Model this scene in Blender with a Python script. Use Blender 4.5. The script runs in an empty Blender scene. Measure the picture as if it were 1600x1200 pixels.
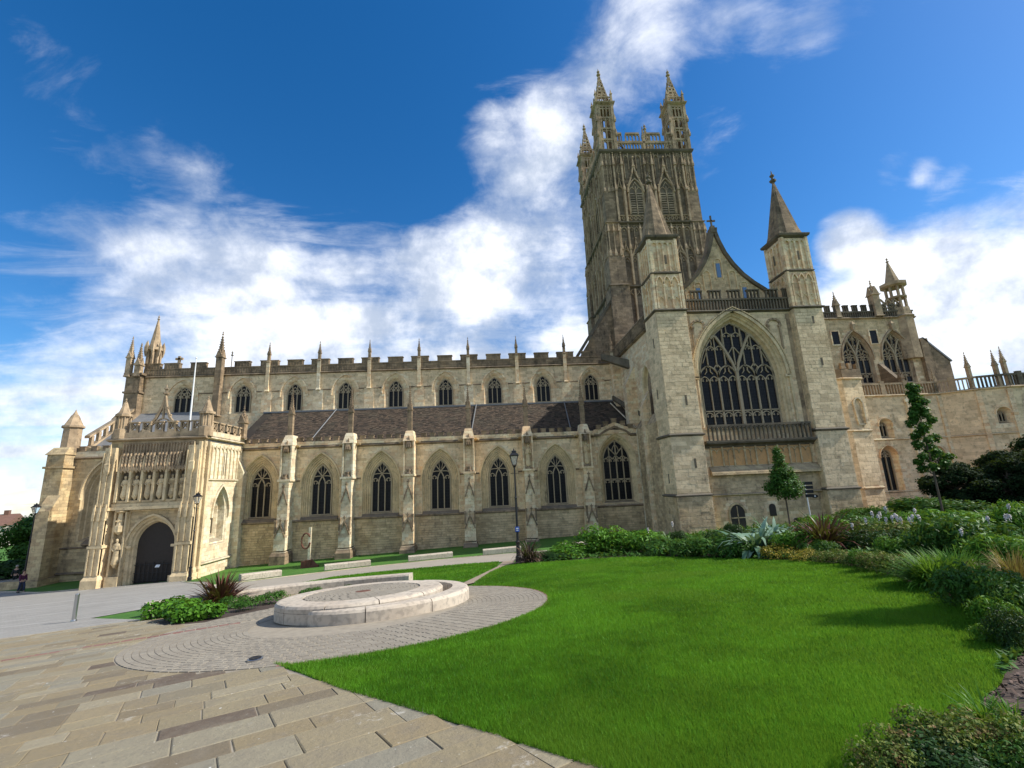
import bpy, bmesh, math, random
import numpy as np
from mathutils import Vector, Matrix
from mathutils.geometry import tessellate_polygon
random.seed(7); np.random.seed(7)
S = bpy.context.scene
COL = S.collection
R = math.radians

# ------------------------------------------------------------------ camera, sky, sun, exposure
F_PX, YAW, PITCH, ROLL = 712.5, 0.057, 0.217, -0.045
EYE = Vector((37.397, -47.153, 6.5))
cy, sy, cp, sp, cr, sr = math.cos(YAW), math.sin(YAW), math.cos(PITCH), math.sin(PITCH), math.cos(ROLL), math.sin(ROLL)
fw = Vector((sy*cp, cy*cp, sp)); r0 = Vector((cy, -sy, 0)); u0 = r0.cross(fw)
rt = r0*cr + u0*sr; up = u0*cr - r0*sr
cam = bpy.data.cameras.new('camera'); camo = bpy.data.objects.new('camera', cam); COL.objects.link(camo)
camo.matrix_world = Matrix(((rt.x, up.x, -fw.x, EYE.x), (rt.y, up.y, -fw.y, EYE.y), (rt.z, up.z, -fw.z, EYE.z), (0, 0, 0, 1)))
cam.sensor_fit = 'HORIZONTAL'; cam.sensor_width = 36; cam.lens = F_PX/1600*36
cam.clip_start = .05; cam.clip_end = 3000
S.camera = camo

SUN_EL, SUN_AZ = 42, 95      # azimuth clockwise from north (+Y)
sl = bpy.data.lights.new('sun', 'SUN'); sl.energy = 3.2; sl.angle = R(.9); sl.color = (1, .95, .86)
so = bpy.data.objects.new('sun', sl); COL.objects.link(so)
sd = Vector((math.sin(R(SUN_AZ))*math.cos(R(SUN_EL)), math.cos(R(SUN_AZ))*math.cos(R(SUN_EL)), math.sin(R(SUN_EL))))
so.rotation_euler = sd.to_track_quat('Z', 'Y').to_euler()
S.view_settings.view_transform = 'Standard'; S.view_settings.look = 'None'
S.view_settings.exposure = 1.02; S.view_settings.gamma = 1; S.view_settings.use_curve_mapping = False

class NT:
    """tiny node helper"""
    def __init__(s, tree): s.t = tree; s.n = tree.nodes; s.l = tree.links
    def add(s, typ, **k):
        n = s.n.new(typ)
        for a, b in k.items(): setattr(n, a, b)
        return n
    def put(s, sock, v):
        if isinstance(v, bpy.types.NodeSocket): s.l.new(v, sock)
        elif v is not None:
            if sock.type == 'RGBA' and len(v) == 3: v = (*v, 1)
            sock.default_value = v
    def math(s, op, a, b=None, c=None, clamp=False):
        n = s.add('ShaderNodeMath', operation=op, use_clamp=clamp); s.put(n.inputs[0], a)
        if b is not None: s.put(n.inputs[1], b)
        if c is not None: s.put(n.inputs[2], c)
        return n.outputs[0]
    def vmath(s, op, a, b=None):
        n = s.add('ShaderNodeVectorMath', operation=op); s.put(n.inputs[0], a)
        if b is not None: s.put(n.inputs[1], b)
        return n.outputs['Value'] if op in ('DOT_PRODUCT', 'LENGTH') else n.outputs[0]
    def mix(s, f, a, b, typ='MIX'):
        n = s.add('ShaderNodeMix', data_type='RGBA', blend_type=typ); s.put(n.inputs[0], f); s.put(n.inputs[6], a); s.put(n.inputs[7], b)
        return n.outputs[2]
    def rng(s, v, a, b, c=0, d=1, smooth=True):
        n = s.add('ShaderNodeMapRange', interpolation_type='SMOOTHSTEP' if smooth else 'LINEAR')
        s.put(n.inputs[0], v)
        for i, x in enumerate((a, b, c, d)): s.put(n.inputs[i+1], x)
        return n.outputs[0]
    def noise(s, vec, scale, detail=4, rough=.55, col=False, dist=0):
        n = s.add('ShaderNodeTexNoise'); s.put(n.inputs['Vector'], vec)
        n.inputs['Scale'].default_value = scale; n.inputs['Detail'].default_value = detail; n.inputs['Roughness'].default_value = rough
        n.inputs['Distortion'].default_value = dist
        return n.outputs[1 if col else 0]
    def scalev(s, vec, v):
        n = s.add('ShaderNodeVectorMath', operation='MULTIPLY'); s.put(n.inputs[0], vec); n.inputs[1].default_value = v
        return n.outputs[0]

def pix_dir(px, py):
    return (fw + rt*((px-800)/F_PX) - up*((py-600)/F_PX)).normalized()

w = bpy.data.worlds.new('World'); S.world = w; w.use_nodes = True
n = NT(w.node_tree); n.n.clear()
out = n.add('ShaderNodeOutputWorld'); bg = n.add('ShaderNodeBackground'); n.l.new(bg.outputs[0], out.inputs[0])
sky = n.add('ShaderNodeTexSky', sky_type='NISHITA', sun_disc=False)
sky.sun_elevation = R(SUN_EL); sky.sun_rotation = R(SUN_AZ); sky.air_density = 1.0; sky.dust_density = .4; sky.ozone_density = 3.0; sky.altitude = 200
hs = n.add('ShaderNodeHueSaturation'); hs.inputs['Saturation'].default_value = 1.36; hs.inputs['Value'].default_value = .535; hs.inputs['Hue'].default_value = .503
n.l.new(sky.outputs[0], hs.inputs['Color'])
gm = n.add('ShaderNodeGamma'); n.put(gm.inputs[0], hs.outputs[0]); gm.inputs[1].default_value = 1.0
d = n.add('ShaderNodeTexCoord').outputs['Generated']
sx = n.add('ShaderNodeSeparateXYZ'); n.put(sx.inputs[0], d)
den = n.math('ADD', n.math('MAXIMUM', sx.outputs[2], 0.0), .16)
cb = n.add('ShaderNodeCombineXYZ'); n.put(cb.inputs[0], n.math('DIVIDE', sx.outputs[0], den)); n.put(cb.inputs[1], n.math('DIVIDE', sx.outputs[1], den))
pl = cb.outputs[0]
n1 = n.noise(n.scalev(pl, (1.0, 1.9, 1)), 1.5, 9, .56, dist=.35)
n2 = n.noise(n.scalev(d, (1.0, 1.0, 1.5)), 6.5, 12, .64, dist=.35)
fb = n.math('ADD', n.math('MULTIPLY', n1, .58), n.math('MULTIPLY', n2, .42))
# cloud banks: (pixel of the bank in the photograph -> fixed sky direction), angular half widths, weight
banks = [((430, 400), .15, .12), ((250, 440), .15, .10), ((600, 480), .18, .12), ((330, 530), .2, .11), ((450, 470), .2, .06), ((820, 480), .17, .15), ((640, 430), .12, .07), ((700, 360), .09, .09), ((850, 330), .10, .10), ((810, 220), .075, .17), ((730, 200), .055, .13), ((930, 120), .09, .14), ((1010, 60), .08, .16), ((1090, 0), .07, .13), ((880, 170), .06, .05), ((1090, 215), .07, .14), ((1120, 235), .05, .14),
         ((1245, 60), .04, .12), ((1170, 30), .04, .12), ((1310, 15), .04, .12), ((1590, 420), .11, .34), ((1480, 460), .11, .26), ((1360, 480), .10, .24), ((1240, 560), .13, .12), ((1410, 262), .028, .28), ((1470, 268), .024, .28), ((1320, 365), .035, .30), ((1590, 600), .12, .12), ((60, 600), .25, .03), ((40, 790), .16, .12), ((100, 480), .05, .04), ((300, 210), .05, .16), ((140, 170), .06, .10), ((200, 310), .16, .07), ((80, 560), .12, .05), ((950, 540), .12, .06),
         ((240, 90), .36, -.20), ((40, 220), .14, -.08), ((560, 150), .22, -.14), ((620, 250), .08, -.06), ((860, 30), .06, -.10), ((1400, 130), .34, -.17), ((1240, 300), .2, -.10), ((1540, 280), .07, -.16), ((1540, 520), .06, -.15), ((1480, 545), .05, -.09), ((120, 510), .08, -.07), ((30, 450), .07, -.06), ((660, 295), .05, -.05), ((450, 250), .16, -.06)]
bias = None
for (px, py), sg, wt in banks:
    dd = pix_dir(px, py)
    dot = n.vmath('DOT_PRODUCT', d, tuple(dd))
    g = n.rng(dot, math.cos(sg*1.9), 1.0, 0, wt)
    bias = g if bias is None else n.math('ADD', bias, g)
# broken cloud added over the unseen southern sky to raise the ambient light
south = n.rng(n.vmath('DOT_PRODUCT', d, (0.0, -.85, .52)), -.1, .75, 0, .13)
bias = n.math('ADD', bias, south)
cl = n.rng(n.math('ADD', fb, bias), .50, .80)
veil = n.rng(n.math('ADD', n.noise(n.scalev(pl, (1.0, 2.2, 1)), 2.2, 10, .62, dist=.6), n.math('MULTIPLY', bias, .8)), .47, .80, 0, .55)
cl = n.math('MAXIMUM', n.math('MULTIPLY', cl, .96), veil)
shade = n.rng(n.noise(d, 7, 7, .6), .36, .62, .0, 1)
ccol = n.mix(shade, (1.9, 2.2, 2.75), (4.2, 4.3, 4.5))
n.put(bg.inputs[0], n.mix(cl, gm.outputs[0], ccol)); bg.inputs[1].default_value = .15

# ------------------------------------------------------------------ ground height
def G(x, y):
    s = -y-6.0; w_ = 2.5
    soft = s if s > w_ else (0 if s < -w_ else (s+w_)**2/(4*w_))
    soft = min(soft, 70)
    return -.4+.037*min(max(x, -30), 80)+.096*soft

# ------------------------------------------------------------------ materials
MATS = {}
def mat(name):
    m = bpy.data.materials.new(name); m.use_nodes = True; t = NT(m.node_tree)
    b = m.node_tree.nodes['Principled BSDF']; MATS[name] = m
    return m, t, b
def bump(t, b, h, strength=.4, dist=.02):
    n_ = t.add('ShaderNodeBump'); n_.inputs['Strength'].default_value = strength; n_.inputs['Distance'].default_value = dist
    t.put(n_.inputs['Height'], h); t.l.new(n_.outputs[0], b.inputs['Normal'])
def plain(name, c, rough=.7, metal=0, var=.25, scale=8):
    m, t, b = mat(name); pos = t.add('ShaderNodeNewGeometry').outputs['Position']
    nz = t.noise(pos, scale, 5)
    c2 = tuple(max(0, x*(1-var)) for x in c); c3 = tuple(min(1, x*(1+var)) for x in c)
    t.put(b.inputs['Base Color'], t.mix(nz, c2, c3)); b.inputs['Roughness'].default_value = rough; b.inputs['Metallic'].default_value = metal
    bump(t, b, t.noise(pos, scale*6, 4), .25, .01)
    return m
def stone(name, a, b_, stain=(.09, .075, .055), amount=.5, bw=.62, bh=.3, brick=True, bstr=.5, ochre=(.46, .29, .12), och=.3, top=None, mortar=.55):
    """weathered limestone; world-space courses, vertical dark streaks, ochre patches"""
    m, t, b = mat(name); g = t.add('ShaderNodeNewGeometry'); pos = g.outputs['Position']
    s3 = t.add('ShaderNodeSeparateXYZ'); t.put(s3.inputs[0], pos)
    tone = t.add('ShaderNodeAttribute', attribute_name='tone').outputs['Fac']
    u = t.math('ADD', s3.outputs[0], s3.outputs[1])
    base = t.mix(t.rng(t.noise(pos, .8, 6, .6), .3, .7), a, b_)
    base = t.mix(t.math('MULTIPLY', t.rng(t.noise(pos, .33, 5, .6), .52, .72), och), base, ochre)
    h = t.noise(pos, 9, 5)
    if brick:
        cv = t.add('ShaderNodeCombineXYZ'); t.put(cv.inputs[0], u); t.put(cv.inputs[1], s3.outputs[2])
        br = t.add('ShaderNodeTexBrick'); t.put(br.inputs['Vector'], cv.outputs[0])
        br.inputs['Color1'].default_value = (.30, .30, .30, 1); br.inputs['Color2'].default_value = (.74, .74, .74, 1); br.inputs['Mortar'].default_value = (mortar*.5,)*3+(1,)
        br.inputs['Scale'].default_value = 1; br.inputs['Brick Width'].default_value = bw; br.inputs['Row Height'].default_value = bh
        br.inputs['Mortar Size'].default_value = .012; br.inputs['Mortar Smooth'].default_value = .3; br.inputs['Bias'].default_value = 0
        base = t.mix(.55, base, br.outputs['Color'], 'OVERLAY')
        h = t.math('ADD', t.math('MULTIPLY', br.outputs['Fac'], -1.6), h)
    # each facing block's own colour
    base = t.mix(1.0, base, t.mix(tone, (1.08, 1.075, 1.07), (.76, .745, .72)), 'MULTIPLY') if not brick else base
    # soot streaks, stretched downward
    st = t.noise(t.scalev(pos, (1.1, 1.1, .22)), 1.0, 7, .62)
    st2 = t.noise(pos, 2.6, 6, .65)
    f = t.rng(t.math('ADD', t.math('MULTIPLY', st, .6), t.math('MULTIPLY', st2, .4)), .62-.2*amount, .76-.16*amount)
    base = t.mix(t.math('MULTIPLY', f, .72), base, stain)
    base = t.mix(t.rng(t.noise(pos, 3.7, 8, .7), .50, .66, 0, .42), base, (.20, .155, .10))
    # lichen and dirt on upward faces
    nz = t.add('ShaderNodeSeparateXYZ'); t.put(nz.inputs[0], g.outputs['Normal'])
    upf = t.rng(nz.outputs[2], .35, .8)
    base = t.mix(t.math('MULTIPLY', upf, .65), base, (.13, .12, .10))
    t.put(b.inputs['Base Color'], base); b.inputs['Roughness'].default_value = .93
    b.inputs['Specular IOR Level'].default_value = .2
    bump(t, b, h, bstr, .03)
    return m
M_st = stone('limestone', (.86, .66, .41), (.66, .505, .315), amount=.38, och=.35)
M_face = stone('limestone_block', (.88, .685, .43), (.71, .55, .345), amount=.36, brick=False, och=.30, bstr=.5)
M_base = stone('limestone_rubble', (.63, .475, .28), (.42, .315, .185), amount=.58, bw=.5, bh=.24, och=.35)
M_rub = stone('rubble_block', (.73, .555, .33), (.49, .37, .22), amount=.52, brick=False, och=.4, bstr=.8)
M_pale = stone('new_limestone', (.76, .65, .45), (.60, .50, .34), amount=.30, och=.2, bh=.34)
M_gold = stone('golden_limestone', (.60, .455, .25), (.43, .33, .195), amount=.52, och=.7)
M_goldp = stone('carved_limestone', (.72, .565, .335), (.50, .39, .235), amount=.44, brick=False, och=.4)
M_dark = stone('sooty_limestone', (.33, .24, .15), (.195, .145, .095), stain=(.04, .034, .027), amount=.66, och=.25)
M_darkc = stone('sooty_carving', (.49, .37, .235), (.28, .205, .13), stain=(.04, .034, .027), amount=.62, brick=False, och=.2)
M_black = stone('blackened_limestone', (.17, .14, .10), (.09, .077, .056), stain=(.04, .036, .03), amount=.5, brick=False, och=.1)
M_tra = plain('tracery_stone', (.39, .31, .20), .9, var=.25, scale=5)
M_lead = plain('lead_sheet', (.16, .165, .17), .6, var=.3, scale=2)
M_iron = plain('black_iron', (.018, .018, .02), .45, .3)
M_wood = plain('dark_oak', (.03, .022, .016), .7, var=.4)
M_white = plain('white_paint', (.75, .75, .73), .4, var=.05)
M_steel = plain('brushed_steel', (.5, .5, .5), .28, 1, var=.1)
M_rust = plain('rusted_steel', (.12, .045, .025), .85, var=.5)

def m_glass():
    m, t, b = mat('leaded_glass'); pos = t.add('ShaderNodeNewGeometry').outputs['Position']
    s3 = t.add('ShaderNodeSeparateXYZ'); t.put(s3.inputs[0], pos)
    cv = t.add('ShaderNodeCombineXYZ'); t.put(cv.inputs[0], t.math('ADD', s3.outputs[0], s3.outputs[1])); t.put(cv.inputs[1], s3.outputs[2])
    br = t.add('ShaderNodeTexBrick', offset=0); t.put(br.inputs['Vector'], cv.outputs[0]); br.inputs['Scale'].default_value = 1
    br.inputs['Brick Width'].default_value = .16; br.inputs['Row Height'].default_value = .3; br.inputs['Mortar Size'].default_value = .012
    br.inputs['Color1'].default_value = (.005, .005, .007, 1); br.inputs['Color2'].default_value = (.011, .011, .015, 1); br.inputs['Mortar'].default_value = (.028, .027, .025, 1)
    t.put(b.inputs['Base Color'], br.outputs[0]); b.inputs['Roughness'].default_value = .3; b.inputs['Specular IOR Level'].default_value = .14
    bump(t, b, t.noise(pos, 3, 2), .5, .04)
    return m
M_glass = m_glass()
M_bluegl = plain('sky_painted_glass', (.10, .19, .34), .15, var=.2)  # sky reflection painted into the glass as a blue base colour

def m_slab():
    m, t, b = mat('york_stone'); pos = t.add('ShaderNodeNewGeometry').outputs['Position']
    rnd = t.add('ShaderNodeObjectInfo').outputs['Random']; tone = t.add('ShaderNodeAttribute', attribute_name='tone').outputs['Fac']
    rr = t.math('FRACT', t.math('ADD', rnd, tone))
    cr_ = t.add('ShaderNodeValToRGB'); t.put(cr_.inputs[0], rr); e = cr_.color_ramp; e.interpolation = 'CONSTANT'
    cols = [(0.262, 0.211, 0.127), (0.256, 0.214, 0.134), (0.256, 0.217, 0.142), (0.254, 0.209, 0.126), (0.241, 0.216, 0.152), (0.262, 0.221, 0.142), (0.25, 0.198, 0.116), (0.26, 0.229, 0.158), (0.263, 0.218, 0.134), (0.208, 0.176, 0.116), (0.287, 0.246, 0.163), (0.236, 0.194, 0.118), (0.238, 0.19, 0.112), (0.231, 0.21, 0.156), (0.253, 0.209, 0.129), (0.119, 0.089, 0.064), (0.172, 0.138, 0.089), (0.196, 0.156, 0.096)]
    while len(e.elements) < len(cols): e.elements.new(.5)
    for i, c in enumerate(cols): e.elements[i].position = i/len(cols); e.elements[i].color = (*c, 1)
    c = cr_.outputs[0]
    off = t.vmath('ADD', pos, None); 
    c = t.mix(t.rng(t.noise(t.scalev(pos, (1, 1, 1)), 3.2, 8, .68), .4, .72, 0, .55), c, (.20, .17, .125))
    c = t.mix(t.rng(t.noise(pos, 11, 8, .7), .52, .68, 0, .38), c, (.16, .14, .11))
    c = t.mix(t.rng(t.noise(pos, 26, 4, .6), .66, .74, 0, .55), c, (.62, .60, .54))
    # lichen patches on some of the slabs only
    lich = t.math('MULTIPLY', t.rng(t.noise(pos, 1.0, 3), .56, .66), t.rng(t.noise(pos, 7, 9, .75), .52, .62, 0, .45))
    c = t.mix(lich, c, (.55, .52, .46))
    vo = t.add('ShaderNodeTexVoronoi'); t.put(vo.inputs['Vector'], pos); vo.inputs['Scale'].default_value = 4.5
    c = t.mix(t.math('MULTIPLY', t.rng(vo.outputs['Distance'], .07, .045), t.rng(t.noise(pos, .9, 2), .5, .6)), c, (.72, .71, .68))
    t.put(b.inputs['Base Color'], c); b.inputs['Roughness'].default_value = .85; b.inputs['Specular IOR Level'].default_value = .25
    bump(t, b, t.math('ADD', t.noise(pos, 14, 9, .7), t.noise(pos, 2.5, 3)), .75, .022)
    return m
M_slab = m_slab()
def m_sett(name, cols, sc=40):
    m, t, b = mat(name); pos = t.add('ShaderNodeNewGeometry').outputs['Position']
    tone = t.add('ShaderNodeAttribute', attribute_name='tone').outputs['Fac']
    c = t.mix(tone, cols[0], cols[1]); c = t.mix(t.rng(t.noise(pos, .8, 5), .4, .65, 0, .5), c, cols[2]); c = t.mix(t.rng(t.noise(pos, sc, 5), .45, .65, 0, .4), c, (.16, .14, .12))
    t.put(b.inputs['Base Color'], c); b.inputs['Roughness'].default_value = .85; bump(t, b, t.noise(pos, sc, 5), .4, .006)
    return m
M_sett = m_sett('granite_sett', [(.29, .255, .195), (.22, .19, .145), (.25, .215, .16)])
M_redbrick = m_sett('red_brick', [(.27, .115, .085), (.17, .075, .06), (.24, .14, .11)])
def m_road():
    m, t, b = mat('pale_setts_road'); pos = t.add('ShaderNodeNewGeometry').outputs['Position']
    s3 = t.add('ShaderNodeMapping'); t.put(s3.inputs[0], pos); s3.inputs['Rotation'].default_value = (0, 0, R(-24))
    br = t.add('ShaderNodeTexBrick'); t.put(br.inputs['Vector'], s3.outputs[0]); br.inputs['Scale'].default_value = 1
    br.inputs['Brick Width'].default_value = .32; br.inputs['Row Height'].default_value = .15; br.inputs['Mortar Size'].default_value = .012
    br.inputs['Color1'].default_value = (.30, .285, .25, 1); br.inputs['Color2'].default_value = (.23, .215, .19, 1); br.inputs['Mortar'].default_value = (.2, .19, .17, 1)
    c = t.mix(t.rng(t.noise(pos, .35, 6, .6), .4, .65, 0, .45), br.outputs[0], (.28, .265, .235))
    c = t.mix(t.rng(t.noise(t.scalev(s3.outputs[0], (.25, 1.6, 1)), 1.2, 5), .5, .7, 0, .4), c, (.46, .44, .40))
    t.put(b.inputs['Base Color'], c); b.inputs['Roughness'].default_value = .85
    bump(t, b, t.math('ADD', t.math('MULTIPLY', br.outputs['Fac'], -1), t.noise(pos, 20, 4)), .5, .01)
    return m
M_road = m_road()
M_path = m_sett('path_gravel', [(.34, .30, .24), (.34, .30, .24), (.28, .245, .19)], 60)
M_earthp = m_sett('worn_path', [(.30, .23, .16), (.30, .23, .16), (.24, .19, .13)], 30)
M_mortar = plain('sandy_mortar', (.28, .24, .18), .95, var=.35, scale=6)
M_soil = plain('bark_mulch', (.05, .032, .022), .95, var=.5, scale=30)
def m_ground(name, a, b_, c_, sc=.5):
    m, t, b = mat(name); pos = t.add('ShaderNodeNewGeometry').outputs['Position']
    c = t.mix(t.rng(t.noise(pos, sc, 6, .6), .35, .65), a, b_); c = t.mix(t.rng(t.noise(pos, 12, 6, .7), .45, .7), c, c_)
    t.put(b.inputs['Base Color'], c); b.inputs['Roughness'].default_value = .9; bump(t, b, t.noise(pos, 40, 6, .7), .8, .03)
    return m
M_turf = m_ground('turf', (.04, .135, .006), (.06, .17, .008), (.025, .09, .005))
def m_leaf(name, a, b_, c_=None, trans=.25, rough=.5, sc=1.3):
    m, t, b = mat(name); pos = t.add('ShaderNodeNewGeometry').outputs['Position']
    tone = t.add('ShaderNodeAttribute', attribute_name='tone').outputs['Fac']
    c = t.mix(tone, a, b_)
    if c_: c = t.mix(t.rng(t.noise(pos, sc, 4), .5, .7), c, c_)
    t.put(b.inputs['Base Color'], c); b.inputs['Roughness'].default_value = rough; b.inputs['Specular IOR Level'].default_value = .16
    tr = t.add('ShaderNodeBsdfTranslucent'); t.put(tr.inputs[0], t.mix(.5, c, (.25, .35, .03), 'MIX'))
    mx = t.add('ShaderNodeMixShader'); mx.inputs[0].default_value = trans
    o = m.node_tree.nodes['Material Output']; t.l.new(b.outputs[0], mx.inputs[1]); t.l.new(tr.outputs[0], mx.inputs[2]); t.l.new(mx.outputs[0], o.inputs[0])
    return m
M_grass = m_leaf('grass_blade', (.026, .120, .006), (.125, .335, .018), (.12, .27, .02), .4, .5, .45)
M_lfresh = m_leaf('fresh_leaf', (.035, .115, .010), (.11, .26, .022), None, .3)
M_lmid = m_leaf('mid_leaf', (.022, .072, .010), (.060, .155, .020), None, .22)
M_ldark = m_leaf('dark_leaf', (.009, .030, .006), (.028, .075, .013), None, .12)
M_lgrey = m_leaf('silver_leaf', (.09, .17, .10), (.25, .36, .26), None, .15)
M_lred = m_leaf('bronze_leaf', (.045, .015, .014), (.13, .045, .032), None, .15, .4)
M_lbron = m_leaf('brown_strap_leaf', (.03, .018, .014), (.13, .085, .06), None, .12, .4)
M_lvar = m_leaf('tipped_leaf', (.025, .085, .010), (.19, .22, .045), (.20, .10, .05), .2, .6, 9)
M_lstraw = m_leaf('straw_leaf', (.20, .12, .035), (.38, .26, .09), None, .2)
M_lyel = m_leaf('yellow_flower', (.10, .12, .02), (.42, .30, .03), None, .2)
M_flower = plain('pale_flower', (.66, .60, .56), .6, var=.15, scale=30)
M_bark = plain('bark', (.10, .075, .05), .9, var=.4, scale=12)
M_pink = m_sett('pink_limestone', [(.52, .45, .355), (.46, .395, .31), (.40, .32, .24)], 9)
def m_tile():
    m, t, b = mat('stone_roof_tile'); pos = t.add('ShaderNodeNewGeometry').outputs['Position']
    tone = t.add('ShaderNodeAttribute', attribute_name='tone').outputs['Fac']
    c = t.mix(tone, (.020, .014, .009), (.095, .064, .040)); c = t.mix(t.rng(t.noise(pos, .7, 6), .45, .7, 0, .6), c, (.055, .045, .028))
    t.put(b.inputs['Base Color'], c); b.inputs['Roughness'].default_value = .9; bump(t, b, t.noise(pos, 20, 4), .5, .02)
    return m
M_tile = m_tile()

# ------------------------------------------------------------------ mesh helpers
class MB:
    def __init__(s): s.v = []; s.f = []; s.t = []; s.tone = 0.0
    def face(s, pts):
        i = len(s.v); s.v += [tuple(p) for p in pts]; s.f.append(tuple(range(i, i+len(pts)))); s.t.append(s.tone)
    def box(s, x0, x1, y0, y1, z0, z1):
        i = len(s.v)
        s.v += [(x0, y0, z0), (x1, y0, z0), (x1, y1, z0), (x0, y1, z0), (x0, y0, z1), (x1, y0, z1), (x1, y1, z1), (x0, y1, z1)]
        for q in ((0, 3, 2, 1), (4, 5, 6, 7), (0, 1, 5, 4), (1, 2, 6, 5), (2, 3, 7, 6), (3, 0, 4, 7)):
            s.f.append(tuple(i+k for k in q)); s.t.append(s.tone)
    def loft(s, rings, cap0=True, cap1=True, closed=True):
        i = len(s.v); m = len(rings[0])
        for r in rings: s.v += [tuple(p) for p in r]
        for k in range(len(rings)-1):
            for j in range(m if closed else m-1):
                a, b = i+k*m+j, i+k*m+(j+1) % m
                s.f.append((a, b, b+m, a+m)); s.t.append(s.tone)
        if cap0: s.f.append(tuple(i+j for j in range(m))[::-1]); s.t.append(s.tone)
        if cap1: s.f.append(tuple(i+(len(rings)-1)*m+j for j in range(m))); s.t.append(s.tone)
    def rings(s, cx, cy, prof, n=4, rot=None, sx=1, sy=1):
        """stacked regular polygons: prof = [(z, r)...]; for n=4 r is the half side"""
        if rot is None: rot = math.pi/n
        k = 1/math.cos(math.pi/n) if n in (4, 8) else 1
        rs = [[(cx+sx*r*k*math.cos(rot+2*math.pi*j/n), cy+sy*r*k*math.sin(rot+2*math.pi*j/n), z) for j in range(n)] for z, r in prof]
        s.loft(rs)
    def prism(s, poly, y0, y1):
        """polygon in x,z extruded along y; poly may be concave"""
        i = len(s.v); m = len(poly)
        s.v += [(x, y0, z) for x, z in poly]+[(x, y1, z) for x, z in poly]
        for tr in tessellate_polygon([[Vector((x, z, 0)) for x, z in poly]]):
            s.f.append(tuple(i+k for k in tr)); s.t.append(s.tone); s.f.append(tuple(i+m+k for k in tr[::-1])); s.t.append(s.tone)
        for j in range(m):
            k = (j+1) % m; s.f.append((i+j, i+m+j, i+m+k, i+k)); s.t.append(s.tone)
    def bar(s, pts, w_, y0, y1, closed=False):
        """strip of width w_ along a polyline in x,z, from y0 to y1"""
        m = len(pts); L, Rr = [], []
        for j in range(m):
            p = pts[j]; a = pts[(j-1) % m] if (closed or j > 0) else None; b = pts[(j+1) % m] if (closed or j < m-1) else None
            def dirn(q, r_):
                dx, dz = r_[0]-q[0], r_[1]-q[1]; l = math.hypot(dx, dz) or 1e-9; return dx/l, dz/l
            if a and b:
                d1 = dirn(a, p); d2 = dirn(p, b); dx, dz = d1[0]+d2[0], d1[1]+d2[1]; l = math.hypot(dx, dz) or 1; dx /= l; dz /= l
                k = 1/max(.45, dx*d1[0]+dz*d1[1])
            else: dx, dz = dirn(p, b) if b else dirn(a, p); k = 1
            nx, nz = -dz*k*w_/2, dx*k*w_/2
            L.append((p[0]+nx, p[1]+nz)); Rr.append((p[0]-nx, p[1]-nz))
        rs = [[(L[j][0], y0, L[j][1]), (Rr[j][0], y0, Rr[j][1]), (Rr[j][0], y1, Rr[j][1]), (L[j][0], y1, L[j][1])] for j in range(m)]
        if closed: rs.append(rs[0]); s.loft(rs, False, False)
        else: s.loft(rs)
    def tube(s, pts, rad, n=8):
        pts = [Vector(p) for p in pts]; rs = []
        if not hasattr(rad, '__len__'): rad = [rad]*len(pts)
        ref = Vector((0, 0, 1))
        for j, p in enumerate(pts):
            a = pts[max(0, j-1)]; b = pts[min(len(pts)-1, j+1)]; t_ = (b-a).normalized()
            q = t_.cross(ref)
            if q.length < .1: q = t_.cross(Vector((1, 0, 0)))
            q.normalize(); r_ = q.cross(t_)
            rs.append([p+(q*math.cos(2*math.pi*k/n)+r_*math.sin(2*math.pi*k/n))*rad[j] for k in range(n)])
        s.loft(rs)
    def sphere(s, c, r, sz=1, n=8, m=5):
        s.rings(c[0], c[1], [(c[2]-r*sz*math.cos(math.pi*(k+.02)/(m)), max(.003, r*math.sin(math.pi*(k+.02)/m))) for k in range(m+1)], n=n if n not in (4, 8) else n+1)
    def mesh(s, name, m=None, smooth=False):
        me = bpy.data.meshes.new(name); me.from_pydata(s.v, [], s.f)
        if any(s.t):
            at = me.attributes.new('tone', 'FLOAT', 'FACE'); at.data.foreach_set('value', s.t)
        if m: me.materials.append(m)
        if smooth: me.polygons.foreach_set('use_smooth', [True]*len(me.polygons))
        return me
    def build(s, name, m, parent=None, loc=(0, 0, 0), rz=0, kind=None, smooth=False):
        o = bpy.data.objects.new(name, s.mesh(name, m, smooth)); COL.objects.link(o)
        o.location = loc; o.rotation_euler = (0, 0, rz)
        if parent: o.parent = parent
        if kind: o['kind'] = kind
        return o
def empty(name, label, cat, loc=(0, 0, 0), rz=0, group=None):
    o = bpy.data.objects.new(name, None); COL.objects.link(o); o.location = loc; o.rotation_euler = (0, 0, rz)
    o.empty_display_size = .2
    return tag(o, label, cat, group)
def tag(o, label, cat, group=None):
    o['label'] = label; o['category'] = cat
    if group: o['group'] = group
    return o
KIDS = {}
def kids(o): return [c for c in bpy.data.objects if c.parent == o]
def copy_tree(o, loc=None, rz=None, parent=None, sc=None):
    c = o.copy(); COL.objects.link(c)
    c.parent = parent if parent else o.parent
    if loc is not None: c.location = loc
    if rz is not None: c.rotation_euler = (0, 0, rz)
    if sc is not None: c.scale = (sc, sc, sc) if not hasattr(sc, '__len__') else sc
    for k in KIDS.get(o, kids(o)):
        q = k.copy(); COL.objects.link(q); q.parent = c
    return c

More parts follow.
